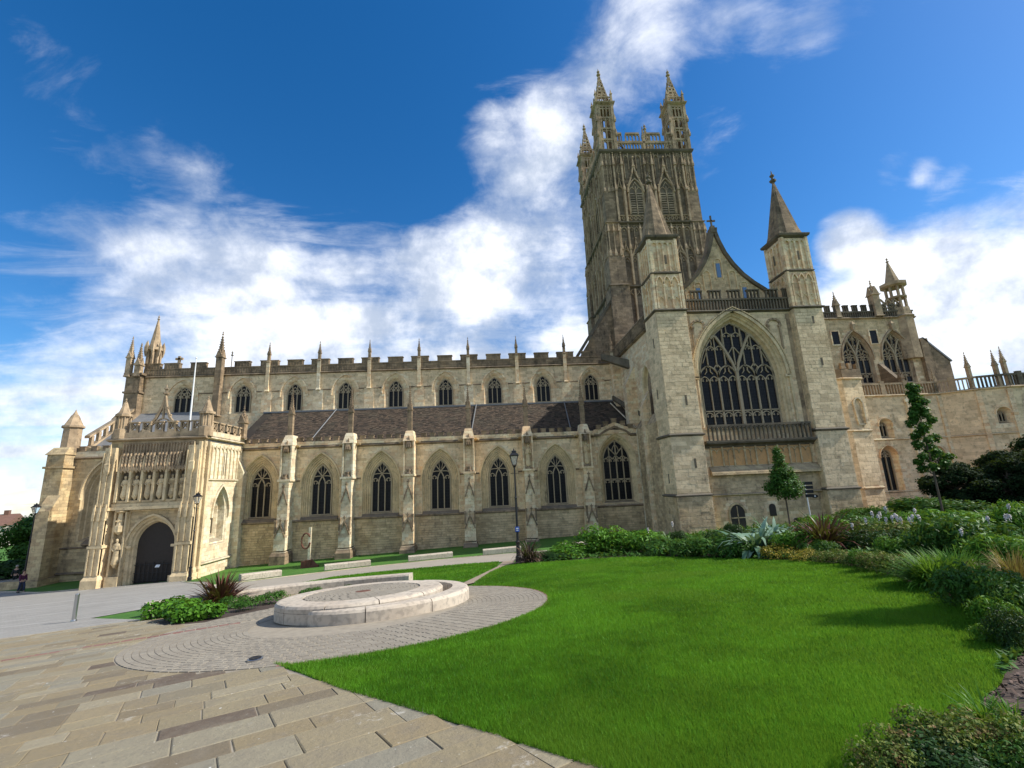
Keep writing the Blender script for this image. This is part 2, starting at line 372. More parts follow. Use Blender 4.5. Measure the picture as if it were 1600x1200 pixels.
def inst(name, me, loc, parent=None, rz=0, sc=(1, 1, 1)):
    o = bpy.data.objects.new(name, me); COL.objects.link(o); o.location = loc; o.rotation_euler = (0, 0, rz); o.scale = sc; o.parent = parent or CA; return o
def arch(xc, hw, spring, apex, n_=9):
    """two-centred pointed arch from left spring to right spring"""
    h = apex-spring
    if h >= hw*.98:
        Rr = (hw*hw+h*h)/(2*hw); c = hw-Rr   # centre of the right-hand arc, relative to xc, is at -(Rr-hw)
        a1 = math.atan2(h, -c if c < 0 else -c)
        L = [(xc-c-Rr*math.cos(a1*k/n_), spring+Rr*math.sin(a1*k/n_)) for k in range(n_+1)]
        L[-1] = (xc, apex)
    else:
        L = [(xc-hw*math.cos(math.pi/2*k/n_), spring+h*math.sin(math.pi/2*k/n_)**.9) for k in range(n_+1)]
    return L+[(2*xc-x, z) for x, z in L[-2::-1]]
def arch_z(x, xc, hw, spring, apex):
    P = arch(xc, hw, spring, apex, 24)
    for (a, za), (b, zb) in zip(P, P[1:]):
        if a <= x <= b: return za+(zb-za)*(x-a)/max(1e-6, b-a)
    return spring
def outline(o, g=0, gs=None, ga=None):
    xc, hw, sill, spring, apex = o
    gs = g if gs is None else gs
    return [(xc+hw+g, sill-gs), (xc-hw-g, sill-gs)]+arch(xc, hw+g, spring, apex+(g*1.25 if ga is None else ga))
def wall(mb, x0, x1, z0, z1, y, ops=()):
    """front skin with arched openings"""
    xs = x0
    q = lambda a, b, c, d_: mb.face([(a, y, c), (b, y, c), (b, y, d_), (a, y, d_)])
    for o in sorted(ops):
        xc, hw, sill, spring, apex = o
        q(xs, xc-hw, z0, z1); q(xc-hw, xc+hw, z0, sill)
        P = arch(*((xc, hw, spring, apex)))
        for (a, za), (b, zb) in zip(P, P[1:]): mb.face([(a, y, za), (b, y, zb), (b, y, z1), (a, y, z1)])
        xs = xc+hw
    q(xs, x1, z0, z1)
def reveal(mb, o, steps):
    """moulded splay: steps = [(grow, y, sillgrow)...] from the wall face inwards"""
    rs = []
    for s_ in steps:
        g, y = s_[0], s_[1]; gs = s_[2] if len(s_) > 2 else g*.5
        rs.append([(x, y, z) for x, z in outline(o, g, gs)])
    mb.loft(rs, False, False)
def grow(o, g, gs=None):
    return (o[0], o[1]+g, o[2]-(g*.5 if gs is None else gs), o[3], o[4]+g*1.25)
def hood(mb, o, g, y, w_=.13, pr=.12, drop=.5):
    xc, hw, sill, spring, apex = o
    P = arch(xc, hw+g, spring, apex+g*1.25)
    P = [(P[0][0], spring-drop)]+P+[(P[-1][0], spring-drop)]
    mb.bar(P, w_, y-pr, y+.02)
def ashlar(mb, x0, x1, z0, z1, y, bh=.34, bw=.72, ops=(), proud=.014, jit=.5, dz=None):
    z = z0; row = 0
    inside = lambda x, zz: any(abs(x-o[0]) < o[1]+.16 and zz > o[2]-.14 and (zz < o[3] or zz < arch_z(x, o[0], o[1]+.16, o[3], o[4]+.2)) for o in ops)
    while z < z1-.1:
        h = min(bh*random.uniform(.85, 1.15), z1-z)
        if z1-z-h < .12: h = z1-z
        x = x0-random.uniform(0, bw)*.7
        while x < x1:
            w_ = bw*random.uniform(1-jit, 1+jit); a, b = max(x, x0), min(x+w_, x1); x += w_
            if b-a < .09: continue
            if ops and any(inside(a+(b-a)*k, zz) for k in (0, .5, 1) for zz in (z, z+h)):
                continue
            p = y-proud*random.uniform(.3, 1.2); g = .007; mb.tone = random.random()**1.5
            i = len(mb.v); c = .012
            mb.v += [(a+g, y, z+g), (b-g, y, z+g), (b-g, y, z+h-g), (a+g, y, z+h-g), (a+g+c, p, z+g+c), (b-g-c, p, z+g+c), (b-g-c, p, z+h-g-c), (a+g+c, p, z+h-g-c)]
            for q in ((4, 5, 6, 7), (0, 1, 5, 4), (1, 2, 6, 5), (2, 3, 7, 6), (3, 0, 4, 7)): mb.f.append(tuple(i+k for k in q)); mb.t.append(mb.tone)
        z += h; row += 1
    mb.tone = 0
def string(mb, x0, x1, y, z, h=.22, pr=.16):
    mb.loft([[(x, y, z+h*.5), (x, y-pr*.75, z+h*.25), (x, y-pr, z), (x, y-pr, z-h*.2), (x, y, z-h*.6)] for x in (x0, x1)])
def finial(mb, x, y, z, s=1.0):
    mb.rings(x, y, [(z-.05*s, .05*s), (z+.12*s, .045*s), (z+.16*s, .15*s), (z+.24*s, .17*s), (z+.30*s, .06*s), (z+.42*s, .05*s), (z+.46*s, .11*s), (z+.52*s, .12*s), (z+.60*s, .04*s), (z+.8*s, .012*s)], n=6)
def spire(mb, x, y, z0, z1, r, n_=4, crk=True, s=1.0):
    mb.rings(x, y, [(z0, r), (z0+(z1-z0)*.97, .035*s)], n=n_)
    finial(mb, x, y, z1-.12*s, s*.85)
    if crk:
        k = max(2, int((z1-z0)/(.34*s)))
        for j in range(1, k):
            f = j/k; rr = r*(1-f)+.03
            for a in range(4):
                an = math.pi/4+a*math.pi/2; q = rr*1.38 if n_ == 4 else rr*1.02
                cx_, cy_ = x+q*math.cos(an), y+q*math.sin(an); zz = z0+(z1-z0)*f; c = .065*s
                mb.rings(cx_, cy_, [(zz-c, .3*c), (zz, c), (zz+c*1.3, .2*c)], n=4)
def pinnacle(mb, x, y, z0, zs, z1, hw, crk=True):
    """square shaft with base moulding, four gablets, crocketed spirelet and finial"""
    mb.rings(x, y, [(z0, hw*1.25), (z0+.12, hw*1.25), (z0+.2, hw), (zs-.12, hw), (zs-.05, hw*1.3), (zs+.04, hw*1.3), (zs+.05, hw*.9)], n=4)
    for a in range(4):
        dx, dy = ((0, -1), (1, 0), (0, 1), (-1, 0))[a]; e = hw*1.12
        if dx == 0: mb.loft([[(x-e, y+dy*hw*.6, zs), (x+e, y+dy*hw*.6, zs), (x, y+dy*hw*.6, zs+hw*2.6)], [(x-e, y+dy*hw*1.2, zs), (x+e, y+dy*hw*1.2, zs), (x, y+dy*hw*1.2, zs+hw*2.6)]])
        else: mb.loft([[(x+dx*hw*.6, y-e, zs), (x+dx*hw*.6, y+e, zs), (x+dx*hw*.6, y, zs+hw*2.6)], [(x+dx*hw*1.2, y-e, zs), (x+dx*hw*1.2, y+e, zs), (x+dx*hw*1.2, y, zs+hw*2.6)]])
    spire(mb, x, y, zs, z1, hw*.85, 4, crk, max(.5, hw*2.6))
def statue(mb, x, y, z, h=1.9, turn=0):
    """draped standing figure: robe, shoulders, folded arms, head, on a small corbel"""
    k = h/1.9; prof = [(0, .27, .2), (.08, .28, .2), (.5, .23, .17), (.95, .2, .15), (1.15, .22, .16), (1.38, .27, .16), (1.5, .24, .14), (1.56, .09, .08), (1.62, .08, .08), (1.68, .11, .11), (1.78, .125, .13), (1.88, .1, .1), (1.93, .03, .03)]
    rs = []
    for zz, a, b in prof:
        rs.append([(x+k*a*(1+.10*math.cos(5*t_+zz))*math.cos(t_)+.03*k*math.sin(zz*2+turn), y+k*b*math.sin(t_), z+zz*k) for t_ in [2*math.pi*j/14 for j in range(14)]])
    mb.loft(rs)
    for s_ in (-1, 1):
        mb.tube([(x+s_*.25*k, y, z+1.36*k), (x+s_*.30*k, y-.05*k, z+1.05*k), (x+s_*.06*k, y-.22*k, z+(1.02+.08*s_)*k)], [.08*k, .075*k, .055*k], 7)
    mb.rings(x, y, [(z-.42*k, .06*k), (z-.3*k, .13*k), (z-.12*k, .24*k), (z, .27*k)], n=8)

# ------------------------------------------------------------------ the cathedral
CA = empty('cathedral', 'long honey stone gothic cathedral with pinnacled central tower, carved south porch and battlemented nave', 'cathedral', (0, 0, 0))
def B(mb, name, m, parent=CA, **k): return mb.build(name, m, parent, **k)
BAY = 5.9
SX = lambda k: k*BAY

def make_window(name, o, gy, kind, parent, rz=0, loc=(0, 0, 0), tw=.095, wing=()):
    """window part: stone tracery frame, with each light of glass its own pane"""
    xc, hw, sill, spring, apex = o; az = lambda x: arch_z(x, xc, hw, spring, apex)-.02
    t = MB(); y0, y1 = gy-.14, gy+.06
    P = outline(o, -.03, -.03)
    t.bar(P, tw*1.1, y0, y1, closed=True)
    H = apex-spring; panes = []
    def mull(x, top=None, w_=tw, y=y0): t.bar([(x, sill), (x, top if top else az(x))], w_, y, y1)
    def lhead(a, b, z, h=None, w_=tw*.8):
        h = h or (b-a)*.75; A = arch((a+b)/2, (b-a)/2, z, z+h, 5); t.bar(A, w_, y0+.02, y1)
        c = (a+b)/2; q = (b-a)
        for s_ in (-1, 1): t.bar([(c+s_*q*.36, z+h*.42), (c+s_*q*.17, z+h*.30), (c+s_*q*.20, z+h*.62)], w_*.7, y0+.04, y1)
    if kind == 'star':          # three lights under a six-rayed head
        a = hw/3; z0 = spring+H*.0; zc = spring+H*.42
        mull(xc-a, z0); mull(xc+a, z0)
        lhead(xc-hw, xc-a, z0-.05, a*1.3); lhead(xc+a, xc+hw, z0-.05, a*1.3)
        for s_ in (-1, 1):
            t.bar([(xc+s_*a, z0-.1), (xc+s_*a*.8, z0+.28*H*.6), (xc, zc)], tw, y0, y1)
            t.bar([(xc, zc), (xc+s_*a*.9, zc+H*.16), (xc+s_*a*1.55, min(zc+H*.33, az(xc+s_*a*1.55)))], tw, y0, y1)
            t.bar([(xc, zc), (xc+s_*a*1.5, zc+H*.0), (xc+s_*hw*.93, zc-H*.04)], tw*.8, y0+.02, y1)
            t.bar([(xc+s_*a*.25, zc+H*.12), (xc+s_*a*.6, zc+H*.38), (xc+s_*a*.2, zc+H*.5)], tw*.45, y0+.04, y1)
        t.bar(arch(xc, a*.9, zc-H*.36, zc-H*.02, 4), tw*.6, y0+.04, y1)
        lights = [xc-hw, xc-a, xc+a, xc+hw]; lz = z0
    elif kind == 'clere':       # three lights with a reticulated head
        a = hw/3; z0 = spring-.05; mull(xc-a); mull(xc+a)
        for k in range(3): lhead(xc-hw+2*a*k, xc-hw+2*a*(k+1), z0, a*1.5)
        for s_ in (-1, 1): t.bar([(xc+s_*2*a, z0+a*1.5), (xc+s_*a, z0+a*2.7), (xc, z0+a*1.5)], tw*.8, y0, y1); 
        t.bar([(xc, z0+a*1.5), (xc, z0+a*2.2)], tw*.6, y0, y1)
        t.bar([(xc-a, z0+a*2.5), (xc, z0+a*3.4), (xc+a, z0+a*2.5)], tw*.7, y0, y1)
        lights = [xc-hw, xc-a, xc+a, xc+hw]; lz = z0
    elif kind == 'perp4':       # four lights, one transom
        a = hw/2; zt = sill+(spring-sill)*.55
        for k in (-1, 0, 1): mull(xc+k*a, None, tw*(1.25 if k == 0 else 1))
        t.bar([(xc-hw, zt), (xc+hw, zt)], tw, y0, y1)
        for k in range(4):
            lhead(xc-hw+a*k, xc-hw+a*(k+1), zt-a*.62, a*.5); lhead(xc-hw+a*k, xc-hw+a*(k+1), spring-.1, a*.7)
        for s_ in (-1, 1):
            t.bar([(xc, spring+H*.3), (xc+s_*a*.9, spring+H*.62)], tw, y0, y1); t.bar([(xc, spring+H*.3), (xc+s_*a*.5, spring+.3), (xc+s_*a, spring+a*.9), (xc+s_*a*1.5, spring+.3)], tw*.8, y0, y1)
        t.bar(arch(xc, a*.5, spring+H*.45, spring+H*.8, 4), tw*.6, y0, y1)
        lights = [xc-hw, xc-a, xc, xc+a, xc+hw]; lz = spring-.1
    elif kind in ('great', 'half'):     # eight lights with two crossing sub-arches / the same at half size
        N = 8 if kind == 'great' else 4; a = 2*hw/N
        zt = sill+(spring-sill)*.32 if kind == 'great' else sill+(spring-sill)*.4
        z1_ = spring-.35
        mull(xc, spring+H*.12, tw*2.6, y0-.08)
        # forked sub-arches out of the central mullion
        for s_ in (-1, 1):
            pts = []
            for k in range(9):
                f = k/8; x = xc+s_*(.02+hw*.58*f); z = spring+H*.1+H*.80*(f**.74)
                pts.append((x, min(z, az(x))))
            t.bar(pts, tw*2.0, y0-.06, y1)
        for k in range(1, N):
            x = xc-hw+a*k
            if abs(x-xc) < .01: continue
            q = N//4; wq = tw*1.5 if k % 2 == 0 else tw*.85
            mull(x, z1_+(a*1.2 if k % 2 == 0 else a*.35), wq)
        t.bar([(xc-hw, zt), (xc+hw, zt)], tw, y0, y1)
        for k in range(N):
            A, B_ = xc-hw+a*k, xc-hw+a*(k+1); lhead(A, B_, zt-a*.75, a*.6); lhead(A, B_, z1_, a*.7)
        for k in range(0, N, 2):        # paired lights gathered under a small arch, then tall upper lights
            c = xc-hw+a*(k+1)
            t.bar(arch(c, a, z1_+a*.55, z1_+a*1.85, 5), tw*1.1, y0, y1)
            for s_ in (-1, 1): t.bar([(c+s_*a*.42, z1_+a*.95), (c+s_*a*.2, z1_+a*1.2), (c+s_*a*.2, z1_+a*1.6)], tw*.6, y0, y1)
        zu = z1_+a*1.85
        for s_ in (-1, 1):
            c = xc+s_*hw*.5; zz = min(az(c-a*.95), az(c+a*.95))
            for k in (-1, 0, 1):
                x = c+k*a*.95; top = min(az(x), zu+H*.55); t.bar([(x, zu-.15), (x, top)], tw*(.9 if k else .75), y0, y1)
            for k in (-1, 1):
                lhead(c+min(0, k)*a*.95, c+max(0, k)*a*.95, min(zu+H*.25, zz-a*.6), a*.6)
                t.bar([(c+k*a*.95, zu+H*.25), (c+k*a*1.5, zu+H*.05)], tw*.6, y0, y1); t.bar([(c+k*a*.95, zu+H*.02), (c+k*a*1.6, zu-H*.07)], tw*.6, y0, y1)
            t.bar([(c-a*.5, zu+H*.30), (c-a*.3, zu+H*.38), (c-a*.35, az(c-a*.35))], tw*.6, y0, y1)
            t.bar([(c, z1_+a*1.0), (c-a*.35, zu-a*.25), (c, zu+a*.15), (c+a*.35, zu-a*.25), (c, z1_+a*1.0)], tw*.8, y0, y1)
        zc = spring+H*.44
        for k in (-1, 1): t.bar([(xc+k*a*.98, zc+H*.12), (xc+k*a*.98, az(xc+k*a*.98))], tw*1.1, y0, y1)
        t.bar([(xc, zc-H*.2), (xc, zc+H*.36)], tw*.8, y0, y1)
        t.bar([(xc, zc+H*.13), (xc-a*.7, zc-H*.02)], tw*.7, y0, y1); t.bar([(xc, zc+H*.13), (xc+a*.7, zc-H*.02)], tw*.7, y0, y1)
        for k in (-1, 0): lhead(xc+k*a, xc+(k+1)*a, zc+H*.28, a*.6)
        for k in (-1, 1): t.bar([(xc+k*a*.5, zc+H*.28+a*.6), (xc+k*a*.5, az(xc+k*a*.5))], tw*.6, y0, y1)
        lights = [xc-hw+a*k for k in range(N+1)]; lz = z1_+a*.3
    elif kind == 'two':
        mull(xc, None, tw)
        lhead(xc-hw, xc, spring-.1, hw*.6); lhead(xc, xc+hw, spring-.1, hw*.6)
        t.bar([(xc-hw*.5, spring+hw*.45), (xc, spring+hw*.9), (xc+hw*.5, spring+hw*.45)], tw*.7, y0, y1)
        lights = [xc-hw, xc, xc+hw]; lz = spring-.1
    else: lights = [xc-hw, xc+hw]; lz = spring
    # y of the mesh is local, so the object origin is its sill centre
    if kind == 'none': t.bar(outline(o, -.03, -.03), .1, y0, y1, closed=True)
    T = lambda mb: [(x-xc, y, z-sill) for x, y, z in mb.v]
    t.v = T(t)
    co, si = math.cos(rz), math.sin(rz)
    L = (loc[0]+xc*co, loc[1]+xc*si, loc[2]+sill)
    wo = B(t, name, M_tra, parent, loc=L, rz=rz); ks = []
    for a_, b_ in zip(lights, lights[1:]):
        p = MB(); p.face([(a_-xc, gy, 0), (b_-xc, gy, 0), (b_-xc, gy, lz-sill), (a_-xc, gy, lz-sill)]); ks.append(B(p, 'pane', M_glass, wo))
    p = MB(); A = [(xc-hw, lz), (xc+hw, lz)]+arch(xc, hw, spring, apex)[::-1]
    p.face([(x-xc, gy, z-sill) for x, z in A]); ks.append(B(p, 'pane', M_glass, wo))
    KIDS[wo] = ks
    return wo

# --- aisle wall, windows, mouldings
AISLE = {k: ((k-.5)*BAY, .98, 4.41, 7.35, 9.34) for k in range(3, 9)}
steps_a = [(.86, 0, .42), (.80, .03, .40), (.78, .13, .39), (.71, .07, .36), (.66, .08, .34), (.63, .20, .33), (.55, .15, .28), (.50, .16, .26), (.47, .30, .25), (.38, .25, .20), (.33, .26, .17), (.30, .40, .16), (.20, .34, .11), (.14, .36, .08), (.11, .46, .06), (.0, .52, 0)]
EAST = (8.5*BAY+.45, 1.42, 4.45, 8.35, 10.6)
steps_e = [(.5, 0, .35), (.42, .08, .3), (.3, .12, .2), (.22, .24, .15), (0, .5, 0)]
mw = MB()
ops = [grow(AISLE[k], .86, .42) for k in AISLE]+[grow(EAST, .5, .35)]
wall(mw, 12.0, 53.2, 3.96, 11.6, 0, ops)
B(mw, 'aisle_wall', M_st)
mw = MB(); mw.box(12.0, 53.2, -.12, .3, -1.5, 3.9); B(mw, 'aisle_plinth_wall', M_base)
for k in AISLE:
    if k == 3:
        mr = MB(); reveal(mr, (0,)+AISLE[k][1:], steps_a); mou_a = mr.mesh('window_moulding', M_goldp)
    bpy_o = inst('window_moulding', mou_a, (AISLE[k][0], 0, 0))
mr = MB(); reveal(mr, EAST, steps_e); B(mr, 'window_moulding', M_goldp)
fa = MB()
ashlar(fa, 12.8, 53, 4.02, 10.95, 0, .33, .75, ops, .012); B(fa, 'stone_facing', M_face, kind='stuff')
fa = MB()
ashlar(fa, 12.8, 53, -.6, 3.85, -.12, .235, .5, (), .035, .6); B(fa, 'rubble_facing', M_rub, kind='stuff')
first = None
for k in AISLE:
    if first is None: first = make_window('window', AISLE[k], .52, 'star', CA)
    else: copy_tree(first, (AISLE[k][0], 0, AISLE[k][2]))
make_window('window', EAST, .5, 'perp4', CA)
hd = MB(); hood(hd, (0,)+AISLE[3][1:], .93, 0, .15, .12, .45); hd = hd.mesh('hood_mould', M_goldp)
for k in AISLE: inst('hood_mould', hd, (AISLE[k][0], 0, 0))
hd = MB(); hood(hd, EAST, .58, 0, .14, .12, .5); B(hd, 'hood_mould', M_goldp)
sm = MB()
string(sm, 12.6, 53.2, -.12, 3.96, .2, .13); B(sm, 'string_course', M_dark)
for k in AISLE:
    c = AISLE[k][0]
    for xa_, xb_ in ((c-2.35, c-1.98), (c+1.98, c+2.35)): sm = MB(); string(sm, xa_, xb_, 0, 7.78, .14, .1); B(sm, 'string_course', M_dark)
    sm = MB(); sm.loft([[(x, -.16, 3.98), (x, -.30, 3.78+.1), (x, -.3, 4.02), (x, -.02, 4.30), (x, .1, 4.3)] for x in (c-1.75, c-.7, c+.6, c+1.8)]); B(sm, 'window_sill', M_dark)
sm = MB(); string(sm, 52.2, 53.2, 0, 11.09, .3, .22); B(sm, 'string_course', M_dark)
sm = MB(); string(sm, 12.6, 48.4, 0, 11.09, .3, .22)
sm.bar([(48.4, 11.09), (48.9, 11.12), (49.5, 11.5), (EAST[0], 11.95), (51.7, 11.5), (52.2, 11.12)], .22, -.2, .05)
B(sm, 'string_course', M_dark)
# --- aisle battlements: every merlon its own part
cop = MB(); cop.box(12.8, 53.2, -.16, .2, 11.23, 11.62); B(cop, 'parapet', M_st)
m1 = MB(); m1.box(-.25, .25, -.16, .18, 0, .36); m1.tone = 0; m1.box(-.29, .29, -.2, .22, .36, .44); mer_s = m1.mesh('merlon', M_dark)
x = 13.2
while x < 48.2:
    if abs(((x+BAY/2) % BAY)-BAY/2) > .75: inst('merlon', mer_s, (x, 0, 11.62))
    x += .88
for x, z in ((48.9, 11.75), (49.7, 12.1), (50.6, 12.4), (51.5, 12.1), (52.3, 11.75)): inst('merlon', mer_s, (x, -.05, z))
ra = MB(); ra.prism([(48.4, 11.2), (49.5, 11.55), (EAST[0], 12.0), (51.7, 11.55), (52.6, 11.2), (52.6, 11.7), (51.7, 12.0), (EAST[0], 12.45), (49.5, 12.0), (48.4, 11.7)], -.14, .2); B(ra, 'raised_parapet', M_st)

# --- aisle roof of stone tiles
rf = MB(); rf.face([(11.5, .3, 11.5), (53.3, .3, 11.5), (53.3, 6.6, 15.85), (11.5, 6.6, 15.85)]); B(rf, 'roof_deck', M_tile)
tl = MB(); sl_n = 30
for r_ in range(sl_n):
    f0, f1 = r_/sl_n, (r_+1.25)/sl_n; x = 12.5+random.uniform(0, .2)
    while x < 53.2:
        w_ = random.uniform(.2, .42); a, b = x, min(x+w_, 53.25); x += w_
        ya, za = .3+6.3*f0, 11.52+4.35*f0; yb, zb = .3+6.3*f1, 11.52+4.35*f1; h = random.uniform(.03, .085); s_ = random.uniform(-.03, .03)
        tl.tone = random.random()
        tl.v += [(a+.01, ya+s_, za+h+s_*.7), (b-.01, ya+s_, za+h+s_*.7), (b-.01, yb, zb+.02), (a+.01, yb, zb+.02), (a+.01, ya+s_, za), (b-.01, ya+s_, za)]
        i = len(tl.v)-6; tl.f += [(i, i+1, i+2, i+3), (i+4, i+5, i+1, i)]; tl.t += [tl.tone]*2
B(tl, 'roof_tile', M_tile, kind='stuff')
for x in (19.3, 35.6, 46.1): lf = MB(); lf.tube([(x+.5, 6.4, 16.0), (x, .4, 11.8)], .06, 6); B(lf, 'roof_pipe', M_lead)
lf = MB(); lf.tube([(52.0, 5.5, 15.4), (52.9, -.1, 11.75)], .08, 6); lf.tube([(52.87, -.3, 11.6), (52.87, -.3, 1.2)], .07, 6); B(lf, 'downpipe', M_pale)
lf = MB(); lf.box(11.5, 53.3, 6.35, 6.62, 15.8, 15.98); B(lf, 'lead_flashing', M_lead)

# --- clerestory
cw = {k: ((k-.5)*BAY, .86, 16.06, 17.95, 19.32) for k in range(2, 10)}; cw[1] = (2.12, 1.05, 16.0, 17.9, 19.3)
cw[9] = (50.15, .86, 16.06, 17.95, 19.32)
CY = 6.6
cw = {k: cw[k] for k in sorted(cw)}; cops = [grow(cw[k], .42, .12) for k in cw]
mc = MB(); wall(mc, -2.2, 54.6, 11.0, 21.5, CY, cops); B(mc, 'clerestory_wall', M_st)
for k in cw:
    if k < 2 or k == 2:
        mr = MB(); o_ = (0,)+cw[k][1:]; reveal(mr, o_, [(.42, CY, .12), (.34, CY+.06, .1), (.26, CY+.1, .08), (.2, CY+.2, .05), (0, CY+.36, 0)]); hood(mr, o_, .72, CY, .15, .13, .25); mo_ = mr.mesh('window_moulding', M_st)
        if k == 2: mo2 = mo_
        inst('window_moulding', mo_, (cw[k][0], 0, 0))
    else: inst('window_moulding', mo2, (cw[k][0], 0, 0))
fa = MB(); ashlar(fa, -2.1, 54.5, 15.95, 20.45, CY, .33, .7, cops, .012); B(fa, 'stone_facing', M_face, kind='stuff')
first = make_window('window', cw[2], CY+.36, 'clere', CA)
for k in range(3, 10): copy_tree(first, (cw[k][0], 0, cw[k][2]))
make_window('window', cw[1], CY+.36, 'clere', CA)
sm = MB(); string(sm, -2.2, 54.5, CY, 20.58, .28, .22); B(sm, 'string_course', M_dark)
ks = sorted(cw)
for k in ks:
    c = cw[k][0]; nxt = cw[k+1][0]-1.58 if k < 9 else 53.8
    sm = MB(); string(sm, c+1.58, nxt, CY, 18.46, .14, .1); B(sm, 'string_course', M_dark)
for k in range(2, 10):
    sp_ = MB(); x = SX(k)-.15; sp_.box(x-.2, x+.2, CY-.24, CY, 18.5, 22.1); sp_.loft([[(x-.26, CY-.3, 18.4), (x+.26, CY-.3, 18.4), (x+.26, CY, 18.4), (x-.26, CY, 18.4)], [(x-.2, CY-.24, 18.62), (x+.2, CY-.24, 18.62), (x+.2, CY, 18.62), (x-.2, CY, 18.62)]])
    sp_.box(x-.55, x+.55, CY-.09, CY, 15.9, 18.45); B(sp_, 'pilaster_strip', M_st if k % 3 else M_pale)
pa = MB(); pa.box(-2.2, 54.5, CY-.12, CY+.3, 20.72, 21.42); pa.box(-2.2, 54.5, CY-.17, CY+.34, 21.42, 21.53)
for i in range(190):
    x = -2+i*.297; pa.box(x, x+.05, CY-.16, CY-.12, 20.75, 21.4)
B(pa, 'parapet', M_dark)
def merlon(w_, h=.66):
    m = MB(); m.box(-w_/2, w_/2, -.12, .3, 0, h-.08); m.box(-w_/2-.06, w_/2+.06, -.18, .35, h-.08, h+.02)
    k = int(w_/.3)
    for j in range(k+1): xx = -w_/2+.06+j*(w_-.12)/k; m.box(xx-.025, xx+.025, -.165, -.12, 0, h-.1)
    return m.mesh('merlon', M_dark)
mA, mBm = merlon(2.05), merlon(1.75)
for k in range(2, 10): inst('merlon', mA, (SX(k)-.05, CY, 21.53))
for k in range(3, 10): inst('merlon', mBm, (SX(k)-2.98, CY, 21.53))
for x in (.6, 3.6, 8.6, -1.6): inst('merlon', mBm, (x, CY, 21.53))
inst('merlon', mBm, (53.6, CY, 21.53), sc=(.8, 1, 1))
for k in range(2, 10):
    if k == 1: continue
    p = MB(); pinnacle(p, 0, 0, 0, 1.05, 2.3, .15); B(p, 'pinnacle', M_dark, loc=(SX(k)-.15, CY-.1, 21.9))
p = MB(); pinnacle(p, 0, 0, -4.9, 2.1, 4.9, .34); B(p, 'pinnacle', M_dark, loc=(6.3, CY-.5, 20.5))
p = MB(); p.tube([(0, 0, 0), (0, 0, 1.9)], .05, 6); finial(p, 0, 0, 1.7, 1.1); B(p, 'finial', M_black, loc=(4.5, CY+5, 22.6))
p = MB(); p.box(-.13, .13, -.1, .1, 0, .9); p.box(-.42, .42, -.1, .1, .45, .7); B(p, 'stone_cross', M_darkc, loc=(1.15, CY+.2, 22.2))
# nave body and low lead roof behind the parapets
nb = MB(); nb.box(-2.2, 54.4, CY+.5, 20.9, -1.2, 21.0); B(nb, 'nave_body', M_dark)
nb = MB(); nb.loft([[(x, CY+.4, 21.0), (x, 13.8, 22.4), (x, 20.9, 21.0)] for x in (-2, 54.3)]); B(nb, 'lead_roof', M_lead)
nb = MB(); nb.box(-2.2, 54.4, 20.9, 21.3, 20.9, 22.1); B(nb, 'north_parapet', M_dark)

